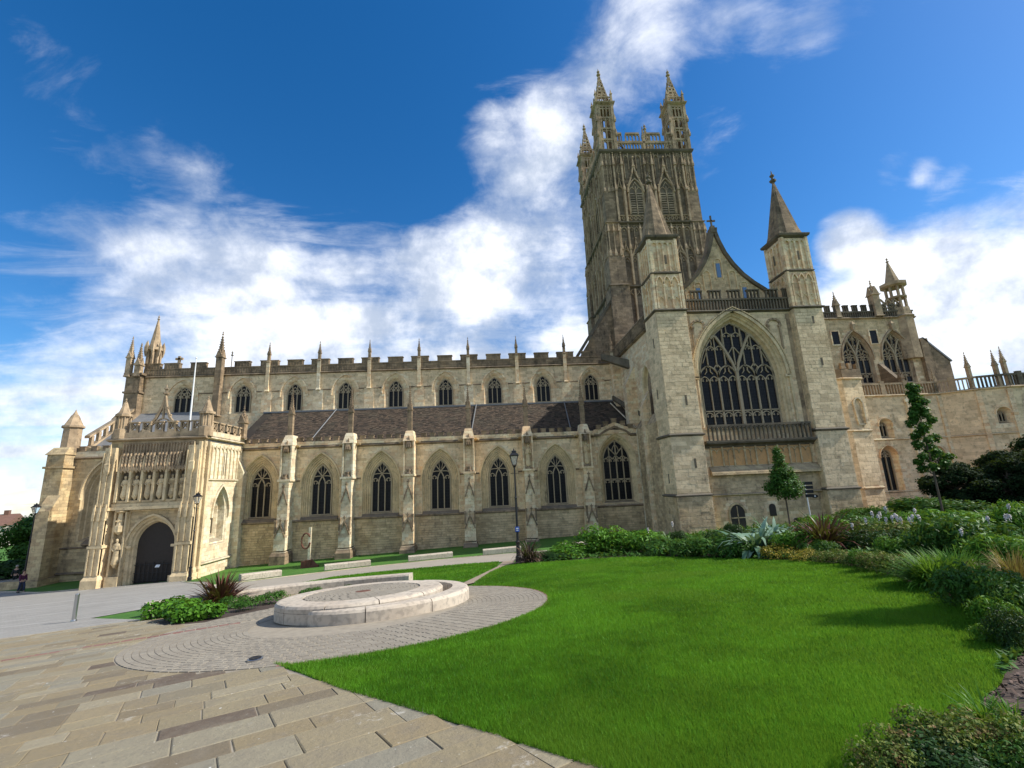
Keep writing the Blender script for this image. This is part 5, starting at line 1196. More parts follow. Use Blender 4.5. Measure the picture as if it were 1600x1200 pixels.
q = MB(); q.tube([(81.95, -1.4, 13.7), (81.9, -1.4, 1)], .09, 6); q.box(81.75, 82.1, -1.5, -1.3, 13.2, 13.6); B(q, 'downpipe', M_pale)
q = MB(); A = outline((78.9, .5, .8, 1.9, 2.35)); q.prism(A, -1.27, -1.2); B(q, 'crypt_opening', M_wood)
# canted stair block east of the transept with little battlements
cbk = [(68.8, -5.6), (71.2, -6.35), (73.3, -6.1), (73.6, -.5)]
for (xa, ya), (xb, yb) in zip(cbk, cbk[1:]):
    L = math.hypot(xb-xa, yb-ya); rz = math.atan2(yb-ya, xb-xa)
    m_ = MB(); wall(m_, 0, L, -1, 15.0, 0, []); string(m_, 0, L, 0, 10.0, .2, .16); string(m_, 0, L, 0, 4.8, .2, .16); string(m_, 0, L, 0, 15.0, .25, .2); B(m_, 'chapel_turret', M_st, loc=(xa, ya, 0), rz=rz)
    f = MB(); ashlar(f, 0, L, 10.2, 14.8, 0, .34, .7, (), .012); ashlar(f, 0, L, 5, 9.8, 0, .34, .7, (), .012); ashlar(f, 0, L, .5, 4.6, 0, .3, .6, (), .02); B(f, 'stone_facing', M_face, loc=(xa, ya, 0), rz=rz, kind='stuff')
    m_ = MB(); m_.box(0, L, -.1, .1, 15.1, 15.9)
    for j in range(max(1, int(L/.8))): m_.box(.1+j*.8, .5+j*.8, -.12, .12, 15.9, 16.5)
    B(m_, 'battlement', M_dark, loc=(xa, ya, 0), rz=rz)
q = MB(); q.bar([(72.0, 10.6)]+arch(72.3, .45, 12.5, 13.1, 5)+[(72.75, 10.6)], .12, -6.42, -6.2); q.box(71.95, 72.65, -6.33, -6.2, 10.5, 10.65); B(q, 'blind_arch', M_pale)
q = MB(); pinnacle(q, 0, 0, 0, 1.6, 3.2, .3); B(q, 'pinnacle', M_darkc, loc=(74.5, 1.5, 15.6))

# ================================================================== ground
def drape(name, poly, dz, m, kind='structure', thick=0, parent=None, extra=None):
    bm = bmesh.new(); vs = [bm.verts.new((x, y, 0)) for x, y in poly]
    bmesh.ops.triangle_fill(bm, use_beauty=True, edges=[bm.edges.new((vs[i], vs[(i+1) % len(vs)])) for i in range(len(vs))])
    for y in np.arange(-8.6, -3.0, .4): bmesh.ops.bisect_plane(bm, geom=bm.verts[:]+bm.edges[:]+bm.faces[:], plane_co=(0, float(y), 0), plane_no=(0, 1, 0))
    for x in (-30, 80): bmesh.ops.bisect_plane(bm, geom=bm.verts[:]+bm.edges[:]+bm.faces[:], plane_co=(x, 0, 0), plane_no=(1, 0, 0))
    if thick:
        bmesh.ops.recalc_face_normals(bm, faces=bm.faces)
        r_ = bmesh.ops.extrude_face_region(bm, geom=bm.faces[:]); 
        up_ = [v for v in r_['geom'] if isinstance(v, bmesh.types.BMVert)]
        for v in bm.verts: v.co.z = G(v.co.x, v.co.y)-.05
        for v in up_: v.co.z = G(v.co.x, v.co.y)+dz
    else:
        for v in bm.verts: v.co.z = G(v.co.x, v.co.y)+dz
    bmesh.ops.recalc_face_normals(bm, faces=bm.faces)
    me = bpy.data.meshes.new(name); bm.to_mesh(me); bm.free(); me.materials.append(m)
    o = bpy.data.objects.new(name, me); COL.objects.link(o); o['kind'] = kind
    if parent: o.parent = parent
    return o
def smooth_poly(P, n_=4):
    out_ = []
    for i in range(len(P)-1):
        p0 = P[max(0, i-1)]; p1 = P[i]; p2 = P[i+1]; p3 = P[min(len(P)-1, i+2)]
        for k in range(n_):
            t = k/n_; out_.append(tuple(.5*((2*p1[j])+(-p0[j]+p2[j])*t+(2*p0[j]-5*p1[j]+4*p2[j]-p3[j])*t*t+(-p0[j]+3*p1[j]-3*p2[j]+p3[j])*t**3) for j in (0, 1)))
    return out_+[P[-1]]
xs = sorted(set([-1500, -600, -250, -120, -60, -30, 80, 120, 250, 600, 1500]+list(range(-30, 81, 10)))); ys = sorted(set([-1200, -400, -150, -80, -60, 60, 150, 400, 1500]+[-60+4*i for i in range(31)]+[-8.5+.5*i for i in range(11)]))
mg = MB(); 
for y in ys:
    for x in xs: mg.v.append((x, y, G(x, y)-.03-(.02*max(0, math.hypot(x-30, y)-150))))
nx_ = len(xs)
for j in range(len(ys)-1):
    for i in range(nx_-1): mg.f.append((j*nx_+i, j*nx_+i+1, (j+1)*nx_+i+1, (j+1)*nx_+i)); mg.t.append(0)
mg.build('ground', M_turf, kind='structure')

CCX, CCY, CR_ = 34.29, -35.43, 4.36          # paved circle
lawn_edge = [(34.0, -39.2), (34.86, -40.37), (35.63, -41.26), (36.84, -42.43), (37.5, -43.12), (38.03, -43.67), (39.5, -45.3), (42, -48.2)]
a0 = math.atan2(-39.6-CCY, 34.1-CCX); a1_ = math.atan2(-28.29-CCY-3, 36.9-CCX)
arc = [(CCX+(CR_+.02)*math.cos(t), CCY+(CR_+.02)*math.sin(t)) for t in np.linspace(R(-93), R(56), 26)]
far_bed = smooth_poly([(38.35, -23.6), (39.9, -24.3), (41.27, -25.0), (43.4, -26.2), (45.0, -29.0), (45.9, -32.2), (46.3, -34.4), (46.05, -36.2), (45.4, -37.9), (44.83, -38.99), (44.2, -40.2), (43.69, -40.92), (43.0, -41.78), (42.2, -42.6), (41.6, -43.1), (40.9, -43.7), (41.1, -45.5), (42, -48.2)])
lawn_poly = [(34.15, -39.62)]+arc[1:]+[(36.8, -30.6), (37.3, -27.2), (37.95, -24.4)]+far_bed+lawn_edge[::-1][1:-1]
lawn = drape('lawn', lawn_poly, .012, M_turf)
drape('bed_soil', [(38.3, -23.4)]+far_bed+[(60, -48.2), (95, -30), (95, -1.5), (73.8, -1.5), (73.3, -6.5), (68.9, -5.9), (68.8, -9.2), (52.9, -9.2), (52.9, -6), (48, -12.5), (44.5, -15.2), (40.5, -17.6), (38.8, -21)], .006, M_soil)
road_poly = [(-30, -60), (27.3, -60), (27.3, -32.12), (24, -30), (25.5, -26), (27.8, -24.6), (28.4, -20.6), (31.1, -19.8), (34.9, -19.9), (37.8, -20.6), (38.6, -18.5), (39.2, -16.6), (38.2, -12.5), (34.0, -11.6), (31.4, -11.8), (28.6, -12.7), (26.2, -13.9), (24.1, -15.3), (22.3, -17.2), (20.9, -17.6), (17.5, -12.2), (13.4, -8.2), (13.2, -6.5), (5.0, -6.4), (4.6, -6.6), (1.5, -6.5), (-3.6, -3.6), (-6.0, -2.2), (-9, 3), (-9, 40), (-14, 60), (-30, 60)]
drape('road', road_poly, -.012, M_road)
drape('path', [(21.2, -17.9), (22.6, -17.0), (24.4, -15.1), (26.5, -13.8), (28.9, -12.6), (31.6, -11.7), (34.2, -11.4), (38.6, -12.2), (44, -12.3), (44, -14.4), (40.6, -17.6), (38.6, -20.8), (37.8, -20.7), (34.9, -19.95), (31.1, -19.85), (28.6, -20.6), (27.6, -23.8), (24.8, -24.2)], .002, M_path)
drape('worn_path', [(38.0, -20.8), (38.6, -20.8), (38.4, -23.8), (37.5, -27.1), (37.0, -30.4), (36.45, -31.2), (36.3, -30.8), (36.8, -28.4), (37.6, -24.4)], .016, M_earthp)
drape('back_lawn', [(28.0, -23.9), (28.8, -20.7), (31.1, -19.95), (34.9, -20.0), (37.75, -20.8), (37.6, -24.4), (36.8, -28.4), (36.4, -30.2), (34.6, -28.6), (32.5, -27.6), (29.9, -27.4), (28, -26)], .014, M_turf)
drape('verge', [(13.3, -8.0), (17.4, -12.0), (20.9, -17.5), (22.3, -17.1), (24.1, -15.2), (26.2, -13.8), (28.6, -12.6), (31.4, -11.7), (34, -11.5), (38.6, -12.3), (44, -12.4), (52.8, -7.6), (53, 0), (13.1, 0)], -.006, M_turf)
drape('west_verge', [(-5.8, -2.2), (-3.5, -3.3), (1.6, -6.2), (4.7, -6.35), (4.9, -6.2), (5.1, 0), (-4, 0), (-7, 1.5)], .03, M_turf)
kb = MB(); 
def ribbon(mb, P, w_, h, below=.1):
    rs = []
    for i, (x, y) in enumerate(P):
        a = P[max(0, i-1)]; b = P[min(len(P)-1, i+1)]; dx, dy = b[0]-a[0], b[1]-a[1]; l = math.hypot(dx, dy); nx, ny = -dy/l*w_/2, dx/l*w_/2; z = G(x, y)
        rs.append([(x-nx, y-ny, z-below), (x+nx, y+ny, z-below), (x+nx, y+ny, z+h), (x-nx, y-ny, z+h)])
    mb.loft(rs)
ribbon(kb, smooth_poly([(-8, 1.5), (-6, -2.4), (-3.5, -3.5), (1.6, -6.4), (4.8, -6.5)]), .14, .07); kb.build('verge_kerb', M_pink, kind='structure')
kb = MB(); ribbon(kb, [(22.4, -35.2), (24.2, -33.65), (27.3, -32.15)], .13, .012); kb.build('kerb_strip', M_pale, kind='structure')
kb = MB(); ribbon(kb, [(13.2, -8.1), (20.8, -17.6), (24.1, -15.3), (28.6, -12.65), (34, -11.5), (39, -12.3)], .1, .03); kb.build('path_edging', M_pale, kind='structure')
plaza_poly = [(27.3, -32.15), (24.2, -33.65), (15, -40), (15, -60), (60, -60), (42, -48.2)]+lawn_edge[::-1][1:-1]+[(34.15, -39.62)]+[(CCX+CR_*math.cos(t), CCY+CR_*math.sin(t)) for t in np.linspace(R(-93), R(-270), 24)]+[(31.3, -30.2), (30.9, -31.8), (30.85, -33.2), (30.3, -34.15), (29.1, -34.1), (27.9, -32.8)]
drape('plaza', plaza_poly, .008, M_mortar)
# York stone slabs laid in rows at 30 degrees: each one its own part of the paving
pv = bpy.data.objects.new('paving', None); COL.objects.link(pv); pv['kind'] = 'structure'
TH_ = R(30.6); ex = Vector((math.cos(TH_), math.sin(TH_))); ey = Vector((-ex.y, ex.x))
def inpoly(x, y, P):
    c = False; j = len(P)-1
    for i in range(len(P)):
        if (P[i][1] > y) != (P[j][1] > y) and x < (P[j][0]-P[i][0])*(y-P[i][1])/(P[j][1]-P[i][1])+P[i][0]: c = not c
        j = i
    return c
rail_p = Vector((27.93, -37.02))
def rail_d(x, y): return (Vector((x, y))-rail_p).dot(ey)
def clip(poly, P):      # clip convex slab by the lawn edge and circle: shrink vertices inward along the row
    return poly
slabs = []; v = -14.0
rs_ = random.Random(3)
while v < 9.0:
    near = v < 1.5
    h = rs_.choice([.28, .34, .42, .5]) if near else rs_.choice([.3, .4])
    u = -16+rs_.uniform(0, .6)
    while u < 18:
        L = rs_.uniform(.32, .85)
        if abs(v+h/2) < 0: pass
        c = rail_p+ex*(u+L/2)+ey*(v+h/2)
        slabs.append((u, v, L, h, c)); u += L
    v += h
def cut(P, inside_test, outside_pt=None):
    return P
kept = []
for (u, v, L, h, c) in slabs:
    pts = [rail_p+ex*a+ey*b for a, b in ((u, v), (u+L, v), (u+L, v+h), (u, v+h))]
    if rail_d(c.x, c.y) > -.02 and rail_d(c.x, c.y) < .2: continue
    # polygon clip against half-planes / circle by sampling: build the clipped polygon with Sutherland-Hodgman
    P = [(p.x, p.y) for p in pts]
    def hp(P, ax, ay, bx, by):      # keep left of a->b
        o = []
        for i in range(len(P)):
            p, q = P[i], P[(i+1) % len(P)]
            sp = (bx-ax)*(p[1]-ay)-(by-ay)*(p[0]-ax); sq = (bx-ax)*(q[1]-ay)-(by-ay)*(q[0]-ax)
            if sp >= 0: o.append(p)
            if (sp >= 0) != (sq >= 0): t = sp/(sp-sq); o.append((p[0]+(q[0]-p[0])*t, p[1]+(q[1]-p[1])*t))
        return o
    jg = rs_.uniform(-.11, .03)
    ed_ = [(34.0, -39.45), (34.86, -40.42), (36.84, -42.48), (38.03, -43.72), (42, -48.3)]
    bad = False
    for (ax, ay), (bx, by) in zip(ed_, ed_[1:]):
        mid = Vector(((ax+bx)/2, (ay+by)/2)); d_ = Vector((bx-ax, by-ay)); nrm = Vector((d_.y, -d_.x)).normalized()
        t = (c-Vector((ax, ay))).dot(d_)/d_.length_squared
        if -.15 < t < 1.15: P = hp(P, bx+nrm.x*jg, by+nrm.y*jg, ax+nrm.x*jg, ay+nrm.y*jg) if len(P) > 2 else P
    if len(P) > 2: P = hp(P, *(24.2, -33.76), *(22, -35.6)) if c.x < 24.2 else hp(P, 27.4, -32.24, 24.2, -33.76) if c.x < 27.4 else P
    # circle: push vertices out radially
    ang = math.atan2(c.y-CCY, c.x-CCX); dist = math.hypot(c.x-CCX, c.y-CCY)
    if dist < CR_+.9: tx, ty = CCX+math.cos(ang)*(CR_+.03), CCY+math.sin(ang)*(CR_+.03); P = hp(P, tx-math.sin(ang)*.1, ty+math.cos(ang)*.1, tx+math.sin(ang)*.0, ty-math.cos(ang)*.0) if len(P) > 2 else P
    # keep off the flower bed by the circle
    if len(P) < 3: continue
    bedP = [(27.25, -32.1), (27.9, -32.8), (28.5, -33.5), (29.1, -34.1), (30.3, -34.2), (30.85, -33.2), (30.9, -31.6), (31.5, -29.8), (27.3, -29.2), (25.8, -30.4)]
    gx = sum(p[0] for p in P)/len(P); gy = sum(p[1] for p in P)/len(P)
    if inpoly(gx, gy, bedP): continue
    if math.hypot(gx-CCX, gy-CCY) < CR_: continue
    if (gx-34.0)*.72+(gy+39.4)*.70 > .05 and gx > 33.6: continue
    area = abs(sum(P[i][0]*P[(i+1) % len(P)][1]-P[(i+1) % len(P)][0]*P[i][1] for i in range(len(P))))/2
    if area < .03: continue
    d3 = Vector((gx, gy, G(gx, gy)))-EYE; zc = d3.dot(fw)
    if zc < .8: continue
    px = 800+F_PX*d3.dot(rt)/zc; py = 600-F_PX*d3.dot(up)/zc
    if px < -260 or px > 1750 or py > 1500: continue
    size = math.sqrt(area)*F_PX/zc
    kept.append((size, P, gx, gy, px < -60 or py > 1290))
kept.sort(key=lambda k: (k[4], -k[0]))
def slab_into(mb, P, gx, gy, ox=0, oy=0, oz=0, jit=.010):
    n_ = len(P); g = .005
    Q = []
    for x, y in P:
        dx, dy = gx-x, gy-y; l = math.hypot(dx, dy) or 1; Q.append((x+dx/l*g+rs_.uniform(-jit, jit)*.6, y+dy/l*g+rs_.uniform(-jit, jit)*.6))
    hh = rs_.uniform(.019, .023) if jit < .008 else rs_.uniform(.016, .023); tx_, ty_ = rs_.uniform(-.004, .004), rs_.uniform(-.004, .004)
    Z = lambda x, y, e: G(x, y)+e+tx_*(x-gx)+ty_*(y-gy)-oz
    r0_ = [(x-ox, y-oy, Z(x, y, -.03)) for x, y in Q]; r1_ = [(x-ox, y-oy, Z(x, y, hh-.006)) for x, y in Q]
    r2_ = [(x+(gx-x)*.03-ox, y+(gy-y)*.03-oy, Z(x, y, hh)) for x, y in Q]
    mb.loft([r0_, r1_, r2_], cap0=False)
rest = MB()
for i, (size, P, gx, gy, off_) in enumerate(kept):
    if i < 298:
        m_ = MB(); z = G(gx, gy); slab_into(m_, P, gx, gy, gx, gy, z); o = m_.build('slab', M_slab, pv, loc=(gx, gy, z))
    else: rest.tone = rs_.random()*.999; slab_into(rest, P, gx, gy)
rest.tone = 0; rest.build('slab', M_slab, pv, kind='stuff')
# red brick band
rb = MB(); u = -16
while u < 4.6:
    for k in range(3):
        c = rail_p+ex*(u+.11)+ey*(.02+k*.075); 
        if math.hypot(c.x-CCX, c.y-CCY) < 3.0: continue
        P = [tuple(c+ex*a+ey*b) for a, b in ((-.105, -.034), (.105, -.034), (.105, .034), (-.105, .034))]
        rb.tone = random.random(); slab_into(rb, P, c.x, c.y, jit=.002)
    u += .222
rb.tone = 0; rb.build('red_brick_band', M_redbrick, pv, kind='stuff')
# ring of setts
cb2 = MB(); rr = 2.34; ring = 0
while rr < CR_-.02:
    n_ = int(2*math.pi*rr/.19)
    for j in range(n_):
        a = 2*math.pi*(j+.5*(ring % 2))/n_; da = math.pi/n_*.965; dr = .0535
        if abs(rail_d(CCX+rr*math.cos(a), CCY+rr*math.sin(a))-.1) < .13 and math.cos(a) < -.2: continue
        cb2.tone = random.random(); P = [(CCX+(rr+q)*math.cos(a+s_*da), CCY+(rr+q)*math.sin(a+s_*da)) for q, s_ in ((-dr, -1), (dr, -1), (dr, 1), (-dr, 1))]
        slab_into(cb2, P, CCX+rr*math.cos(a), CCY+rr*math.sin(a), jit=.003)
    rr += .110; ring += 1
cb2.tone = 0; cb2.build('sett', M_sett, pv, kind='stuff')
drape('circle_bed', [(CCX+(CR_-.02)*math.cos(t), CCY+(CR_-.02)*math.sin(t)) for t in np.linspace(0, 2*math.pi, 64)[:-1]], .013, M_mortar)
kb = MB(); ribbon(kb, [(CCX+(CR_+.03)*math.cos(t), CCY+(CR_+.03)*math.sin(t)) for t in np.linspace(R(-90), R(60), 40)], .07, .022); kb.build('circle_edging', M_redbrick, kind='structure')

# ------------------------------------------------------------------ stone disc seat with its crescent
DX, DY = 34.1, -34.55; slx, sly = .037*.7, -.096*.8
dc = empty('disc_seat', 'large low round pink limestone seat with paved top and dark centre drain', 'stone seat', (DX, DY, G(DX, DY)))
def ringz(x, y, e): return slx*x+sly*y+e
def disc(mb, r, prof, x0=0, y0=0, n_=64):
    rs = []
    for rr_, z in prof: rs.append([(x0+rr_*math.cos(2*math.pi*j/n_), y0+rr_*math.sin(2*math.pi*j/n_), ringz(x0+rr_*math.cos(2*math.pi*j/n_), y0+rr_*math.sin(2*math.pi*j/n_), z)) for j in range(n_)])
    mb.loft(rs, cap0=False)
NB = 11
R0 = 2.0
for k in range(NB):      # rim blocks, each its own stone
    m_ = MB(); m_.tone = random.random(); a0_, a1 = 2*math.pi*k/NB+.006, 2*math.pi*(k+1)/NB-.006; rs = []
    for t in np.linspace(a0_, a1, 8):
        c_, s_ = math.cos(t), math.sin(t)
        rs.append([(r_*c_, r_*s_, ringz(r_*c_, r_*s_, z)) for r_, z in ((R0-.08, -.12), (R0-.08, .03), (R0, .05), (R0, .27), (R0-.02, .275), (R0, .28), (R0+.0, .36), (R0-.04, .41), (R0-.1, .425), (1.42, .43), (1.42, .2))])
    m_.loft(rs); m_.build('rim_block', M_pink, dc)
m_ = MB()
for i, rr_ in enumerate(np.arange(.28, 1.40, .095)):
    n_ = max(8, int(2*math.pi*rr_/.22))
    for j in range(n_):
        a = 2*math.pi*(j+.5*(i % 2))/n_; da = math.pi/n_*.94; m_.tone = random.random()*.8
        m_.loft([[(r_*math.cos(a+s_*da), r_*math.sin(a+s_*da), ringz(r_*math.cos(a), r_*math.sin(a), z)) for r_, s_ in ((rr_-.042, -1), (rr_+.042, -1), (rr_+.042, 1), (rr_-.042, 1))] for z in (.35, .425)], cap0=False)
m_.tone = 0; m_.build('top_sett', M_sett, dc, kind='stuff')
m_ = MB(); disc(m_, 1, [(1.42, .2), (1.42, .40), (.25, .40), (.24, .42), (.18, .43)], n_=32); m_.build('top_bed', M_mortar, dc)
m_ = MB(); disc(m_, 1, [(.19, .3), (.19, .432), (.17, .432)], n_=20); m_.build('drain_cover', M_rust, dc)
cs = empty('crescent_seat', 'curved pink limestone bench hugging the right side of the round seat', 'stone bench', (DX, DY, G(DX, DY)))
NC = 5; A0, A1 = R(-108), R(62)
for k in range(NC):
    m_ = MB(); m_.tone = random.random(); rs = []
    for t in np.linspace(A0+(A1-A0)*k/NC+.004, A0+(A1-A0)*(k+1)/NC-.004, 10):
        f = (t-A0)/(A1-A0); ri = 2.02+.27*min(1, max(0, (f-.35)/.4)); ro = 2.05+.62*min(1, f/.55)**.8
        ri = min(ri, ro-.03); c_, s_ = math.cos(t), math.sin(t); hh = .34
        rs.append([(r_*c_, r_*s_, ringz(r_*c_, r_*s_, z)) for r_, z in ((ri, -.1), (ro-.04, -.1), (ro-.04, .02), (ro, .04), (ro, hh-.07), (ro-.03, hh-.02), (ro-.07, hh), (ri+.01, hh))])
    m_.loft(rs); m_.build('seat_block', M_pink, cs)
m_ = MB(); ribbon(m_, [(CCX-.25+2.5*math.cos(t), CCY+.6+2.5*math.sin(t)) for t in np.linspace(R(150), R(400), 40)], .3, .004); m_.build('shadow_gap_channel', M_mortar, kind='structure')

def block_wall(o, P, w_, h, nblk, name='coping_block'):
    """stone bench along a path: nblk blocks with a rounded nosing, butted with fine joints"""
    P = smooth_poly(P, 6); cum = [0]
    for a, b in zip(P, P[1:]): cum.append(cum[-1]+math.hypot(b[0]-a[0], b[1]-a[1]))
    def at(s_):
        for i in range(len(cum)-1):
            if s_ <= cum[i+1]+1e-9: f = (s_-cum[i])/(cum[i+1]-cum[i]); return (P[i][0]+(P[i+1][0]-P[i][0])*f, P[i][1]+(P[i+1][1]-P[i][1])*f)
        return P[-1]
    ox, oy, oz = o.location
    for k in range(nblk):
        m_ = MB(); m_.tone = random.random(); s0, s1 = cum[-1]*k/nblk+.005, cum[-1]*(k+1)/nblk-.005; rs = []
        q = max(2, int((s1-s0)/.25))
        for j in range(q+1):
            s_ = s0+(s1-s0)*j/q; x, y = at(s_); xa, ya = at(max(0, s_-.02)); xb, yb = at(min(cum[-1], s_+.02)); l = math.hypot(xb-xa, yb-ya); nx, ny = -(yb-ya)/l, (xb-xa)/l; z = G(x, y)
            rs.append([(x+nx*a-ox, y+ny*a-oy, z+b-oz) for a, b in ((-w_/2+.05, -.12), (w_/2-.05, -.12), (w_/2-.04, .03), (w_/2, .05), (w_/2, h-.05), (w_/2-.04, h), (-w_/2+.04, h), (-w_/2, h-.05), (-w_/2, .05), (-w_/2+.04, .03))])
        m_.loft(rs); m_.build(name, M_pink, o)
bw_ = empty('curved_bench_wall', 'long low curved pink stone bench wall behind the round seat and bronze spiky plant', 'stone bench', (30, -29, G(30, -29)))
block_wall(bw_, [(26.35, -30.94), (27.55, -29.75), (29.46, -28.6), (31.78, -28.25), (34.32, -28.65)], .45, .36, 7)
bl_ = [((21.45, -15.6), (23.2, -13.9), 'first long stone bench from the porch, beside the path near the spiky bronze plant'),
       ((25.4, -11.9), (28.3, -10.6), 'second long stone bench from the porch, in front of the iron ring sculpture path'),
       ((31.0, -10.0), (34.3, -9.3), 'third long stone bench from the porch, below the pale nave buttress'),
       ((36.7, -10.6), (39.6, -10.4), 'fourth long stone bench, half hidden behind the brown spiky plant'),
       ((42.3, -13.5), (44.2, -13.3), 'short stone bench at the end of the path beside the green shrubs')]
for (xa, ya), (xb, yb), lab in bl_:
    o = empty('stone_bench', lab, 'bench', ((xa+xb)/2, (ya+yb)/2, G((xa+xb)/2, (ya+yb)/2)), group='stone benches along the path')
    block_wall(o, [(xa, ya), ((xa+xb)/2, (ya+yb)/2), (xb, yb)], .55, .40, 2, 'seat_block')

# ------------------------------------------------------------------ small things
def lamp_post(x, y, H, lab, sign=False):
    z = G(x, y); o = empty('street_lamp', lab, 'street lamp', (x, y, z), group='black lantern lamp posts')
    m_ = MB(); m_.rings(0, 0, [(-.1, .16), (.25, .16), (.3, .11), (.9, .10), (1.0, .13), (1.05, .07), (H*.55, .055), (H*.56, .08), (H*.57, .05), (H-.95, .04), (H-.9, .09), (H-.85, .03)], n=10); m_.tube([(-.22, 0, H-1.25), (.22, 0, H-1.25)], .015, 5); m_.build('post', M_iron, o)
    l_ = MB()
    for j in range(4):
        a = math.pi/4+j*math.pi/2; c_, s_ = math.cos(a), math.sin(a)
        l_.tube([(.13*c_, .13*s_, H-.82), (.29*c_, .29*s_, H-.32)], .016, 5)
        l_.tube([(.03*c_, .03*s_, H-.95), (.13*c_, .13*s_, H-.82)], .016, 5)
    l_.rings(0, 0, [(H-.84, .1), (H-.80, .1)], n=4); l_.rings(0, 0, [(H-.33, .24), (H-.29, .25), (H-.12, .10), (H-.11, .13), (H-.05, .12), (H-.03, .04), (H+.08, .012)], n=4)
    lo = l_.build('lantern', M_iron, o)
    g = MB(); g.rings(0, 0, [(H-.80, .095), (H-.34, .20)], n=4); g.build('lantern_glass', M_lampgl, lo)
    if sign: s_ = MB(); s_.box(-.11, .11, -.09, -.07, H*.26, H*.26+.26); s_.build('blue_sign', M_blue, o); s_ = MB(); s_.box(-.06, .06, -.095, -.09, H*.26+.06, H*.26+.1); s_.box(-.06, .06, -.095, -.09, H*.26+.14, H*.26+.2); s_.build('sign_print', M_white, o)
M_lampgl, t_, b_ = mat('lantern_glass'); b_.inputs['Base Color'].default_value = (.75, .8, .85, 1); b_.inputs['Roughness'].default_value = .08; b_.inputs['Transmission Weight'].default_value = .85; b_.inputs['IOR'].default_value = 1.1
M_blue = plain('blue_enamel', (.03, .10, .42), .4, var=.1)
lamp_post(38.75, -22.2, 5.75, 'black lantern lamp post standing before the nave windows above the brown spiky plant', True)
lamp_post(13.9, -8.2, 6.65, 'black lantern lamp post at the right corner of the carved porch')
lamp_post(-2.6, -3.6, 7.2, 'black lantern lamp post at the far left before the trees by the west corner')
z = G(24.0, -30.7); o = empty('bollard', 'shiny steel cylindrical bollard standing on the grey road edge', 'bollard', (23.95, -30.6, z))
m_ = MB(); m_.rings(0, 0, [(-.1, .07), (.0, .07), (.04, .058), (.74, .058), (.76, .062), (.80, .062)], n=14); m_.build('post', M_steel, o, smooth=False); m_ = MB(); m_.rings(0, 0, [(.0, .085), (.03, .08)], n=14); m_.build('base_collar', M_steel, o); m_ = MB(); m_.rings(0, 0, [(.79, .05), (.815, .045)], n=14); m_.build('cap', M_steel, o)
z = G(33.95, -39.43); m_ = MB(); m_.rings(0, 0, [(-.02, .11), (.032, .11), (.036, .1)], n=18); o = empty('ground_light', 'round dark flush uplighter set in the paving at the lawn corner', 'ground light', (33.75, -39.3, z)); m_.build('bezel', M_steel, o); m_ = MB(); m_.rings(0, 0, [(.03, .09), (.042, .085)], n=18); m_.build('lens', M_glass, o)
# iron ring sculpture on its post
sx0, sy0 = 21.95, -5.6; z = G(sx0, sy0)
o = empty('ring_sculpture', 'rusty iron ring hung on a pale wooden post with a rusty base by the wall', 'sculpture', (sx0, sy0, z))
m_ = MB(); m_.box(-.1, .1, -.08, .08, 0, 3.25); m_.build('post', M_pale, o)
m_ = MB(); m_.tube([(-.28+.48*math.cos(t)*.75, -.12, 2.15+.62*math.sin(t)) for t in np.linspace(.5, 2*math.pi-.25, 20)], [.05+.03*abs(math.sin(3*t)) for t in np.linspace(0, 6, 20)], 6); m_.build('broken_ring', M_rust, o)
m_ = MB(); m_.box(-.55, -.2, -.3, .2, -.1, .55); m_.box(-.2, .25, -.25, .2, -.1, .62); m_.box(.25, .8, -.3, .15, -.1, .18); m_.loft([[(.2, -.2, .18), (.7, -.2, .18), (.7, .1, .18), (.2, .1, .18)], [(.2, -.1, .55), (.35, -.1, .55), (.35, .05, .55), (.2, .05, .55)]]); m_.build('base_casting', M_rust, o)
o = empty('flagpole', 'thin white flagpole rising from the roof behind the porch parapet', 'flagpole', (9.35, -3, 12.2)); m_ = MB(); m_.tube([(0, 0, 0), (-.02, 0, 4), (-.04, 0, 7.6)], [.09, .075, .04], 8); m_.build('pole', M_white, o); m_ = MB(); m_.sphere((-.04, 0, 7.65), .09, n=7, m=5); m_.build('ball_finial', M_white, o)
# small signpost near the round tree
sx0, sy0 = 63.2, -10.0; z = G(sx0, sy0)
o = empty('visitor_sign', 'white signpost with stacked dark direction boards beside the round-headed young tree', 'signpost', (sx0, sy0, z), R(-20))
m_ = MB(); m_.tube([(0, 0, 0), (0, 0, 3.3)], .05, 8); m_.build('post', M_white, o)
for k in range(4): m_ = MB(); m_.box(-.12, .55-.02*k, -.08, -.04, 3.1-.33*k, 3.35-.33*k); m_.build('direction_board', M_iron, o)
z = G(60.5, -9.5); o = empty('small_notice', 'small oval dark plaque on the transept wall right of the tree', 'plaque', (65.2, TW-.02, 4.4)); m_ = MB(); m_.rings(0, 0, [(-.02, .3), (.04, .28)], n=14, sy=.5); q = m_.build('plate', M_iron, o); q.rotation_euler = (R(90), 0, 0); m_ = MB(); m_.rings(0, 0, [(.04, .08), (.05, .07)], n=10); q = m_.build('plate_centre', M_white, o); q.rotation_euler = (R(90), 0, 0)
# door notice
z = G(10.2, -6.6); o = empty('door_notice', 'small white notice on a thin black stand before the porch doors', 'sign stand', (10.35, -6.65, z+.02)); m_ = MB(); m_.tube([(0, 0, 0), (0, 0, 1.15)], .018, 6); m_.box(-.15, .15, -.12, .12, 0, .02); m_.build('stand', M_iron, o); m_ = MB(); m_.loft([[(-.16, -.04, 1.15), (.16, -.04, 1.15), (.16, .1, 1.32), (-.16, .1, 1.32)], [(-.16, -.06, 1.17), (.16, -.06, 1.17), (.16, .08, 1.34), (-.16, .08, 1.34)]]); m_.build('notice_board', M_white, o)

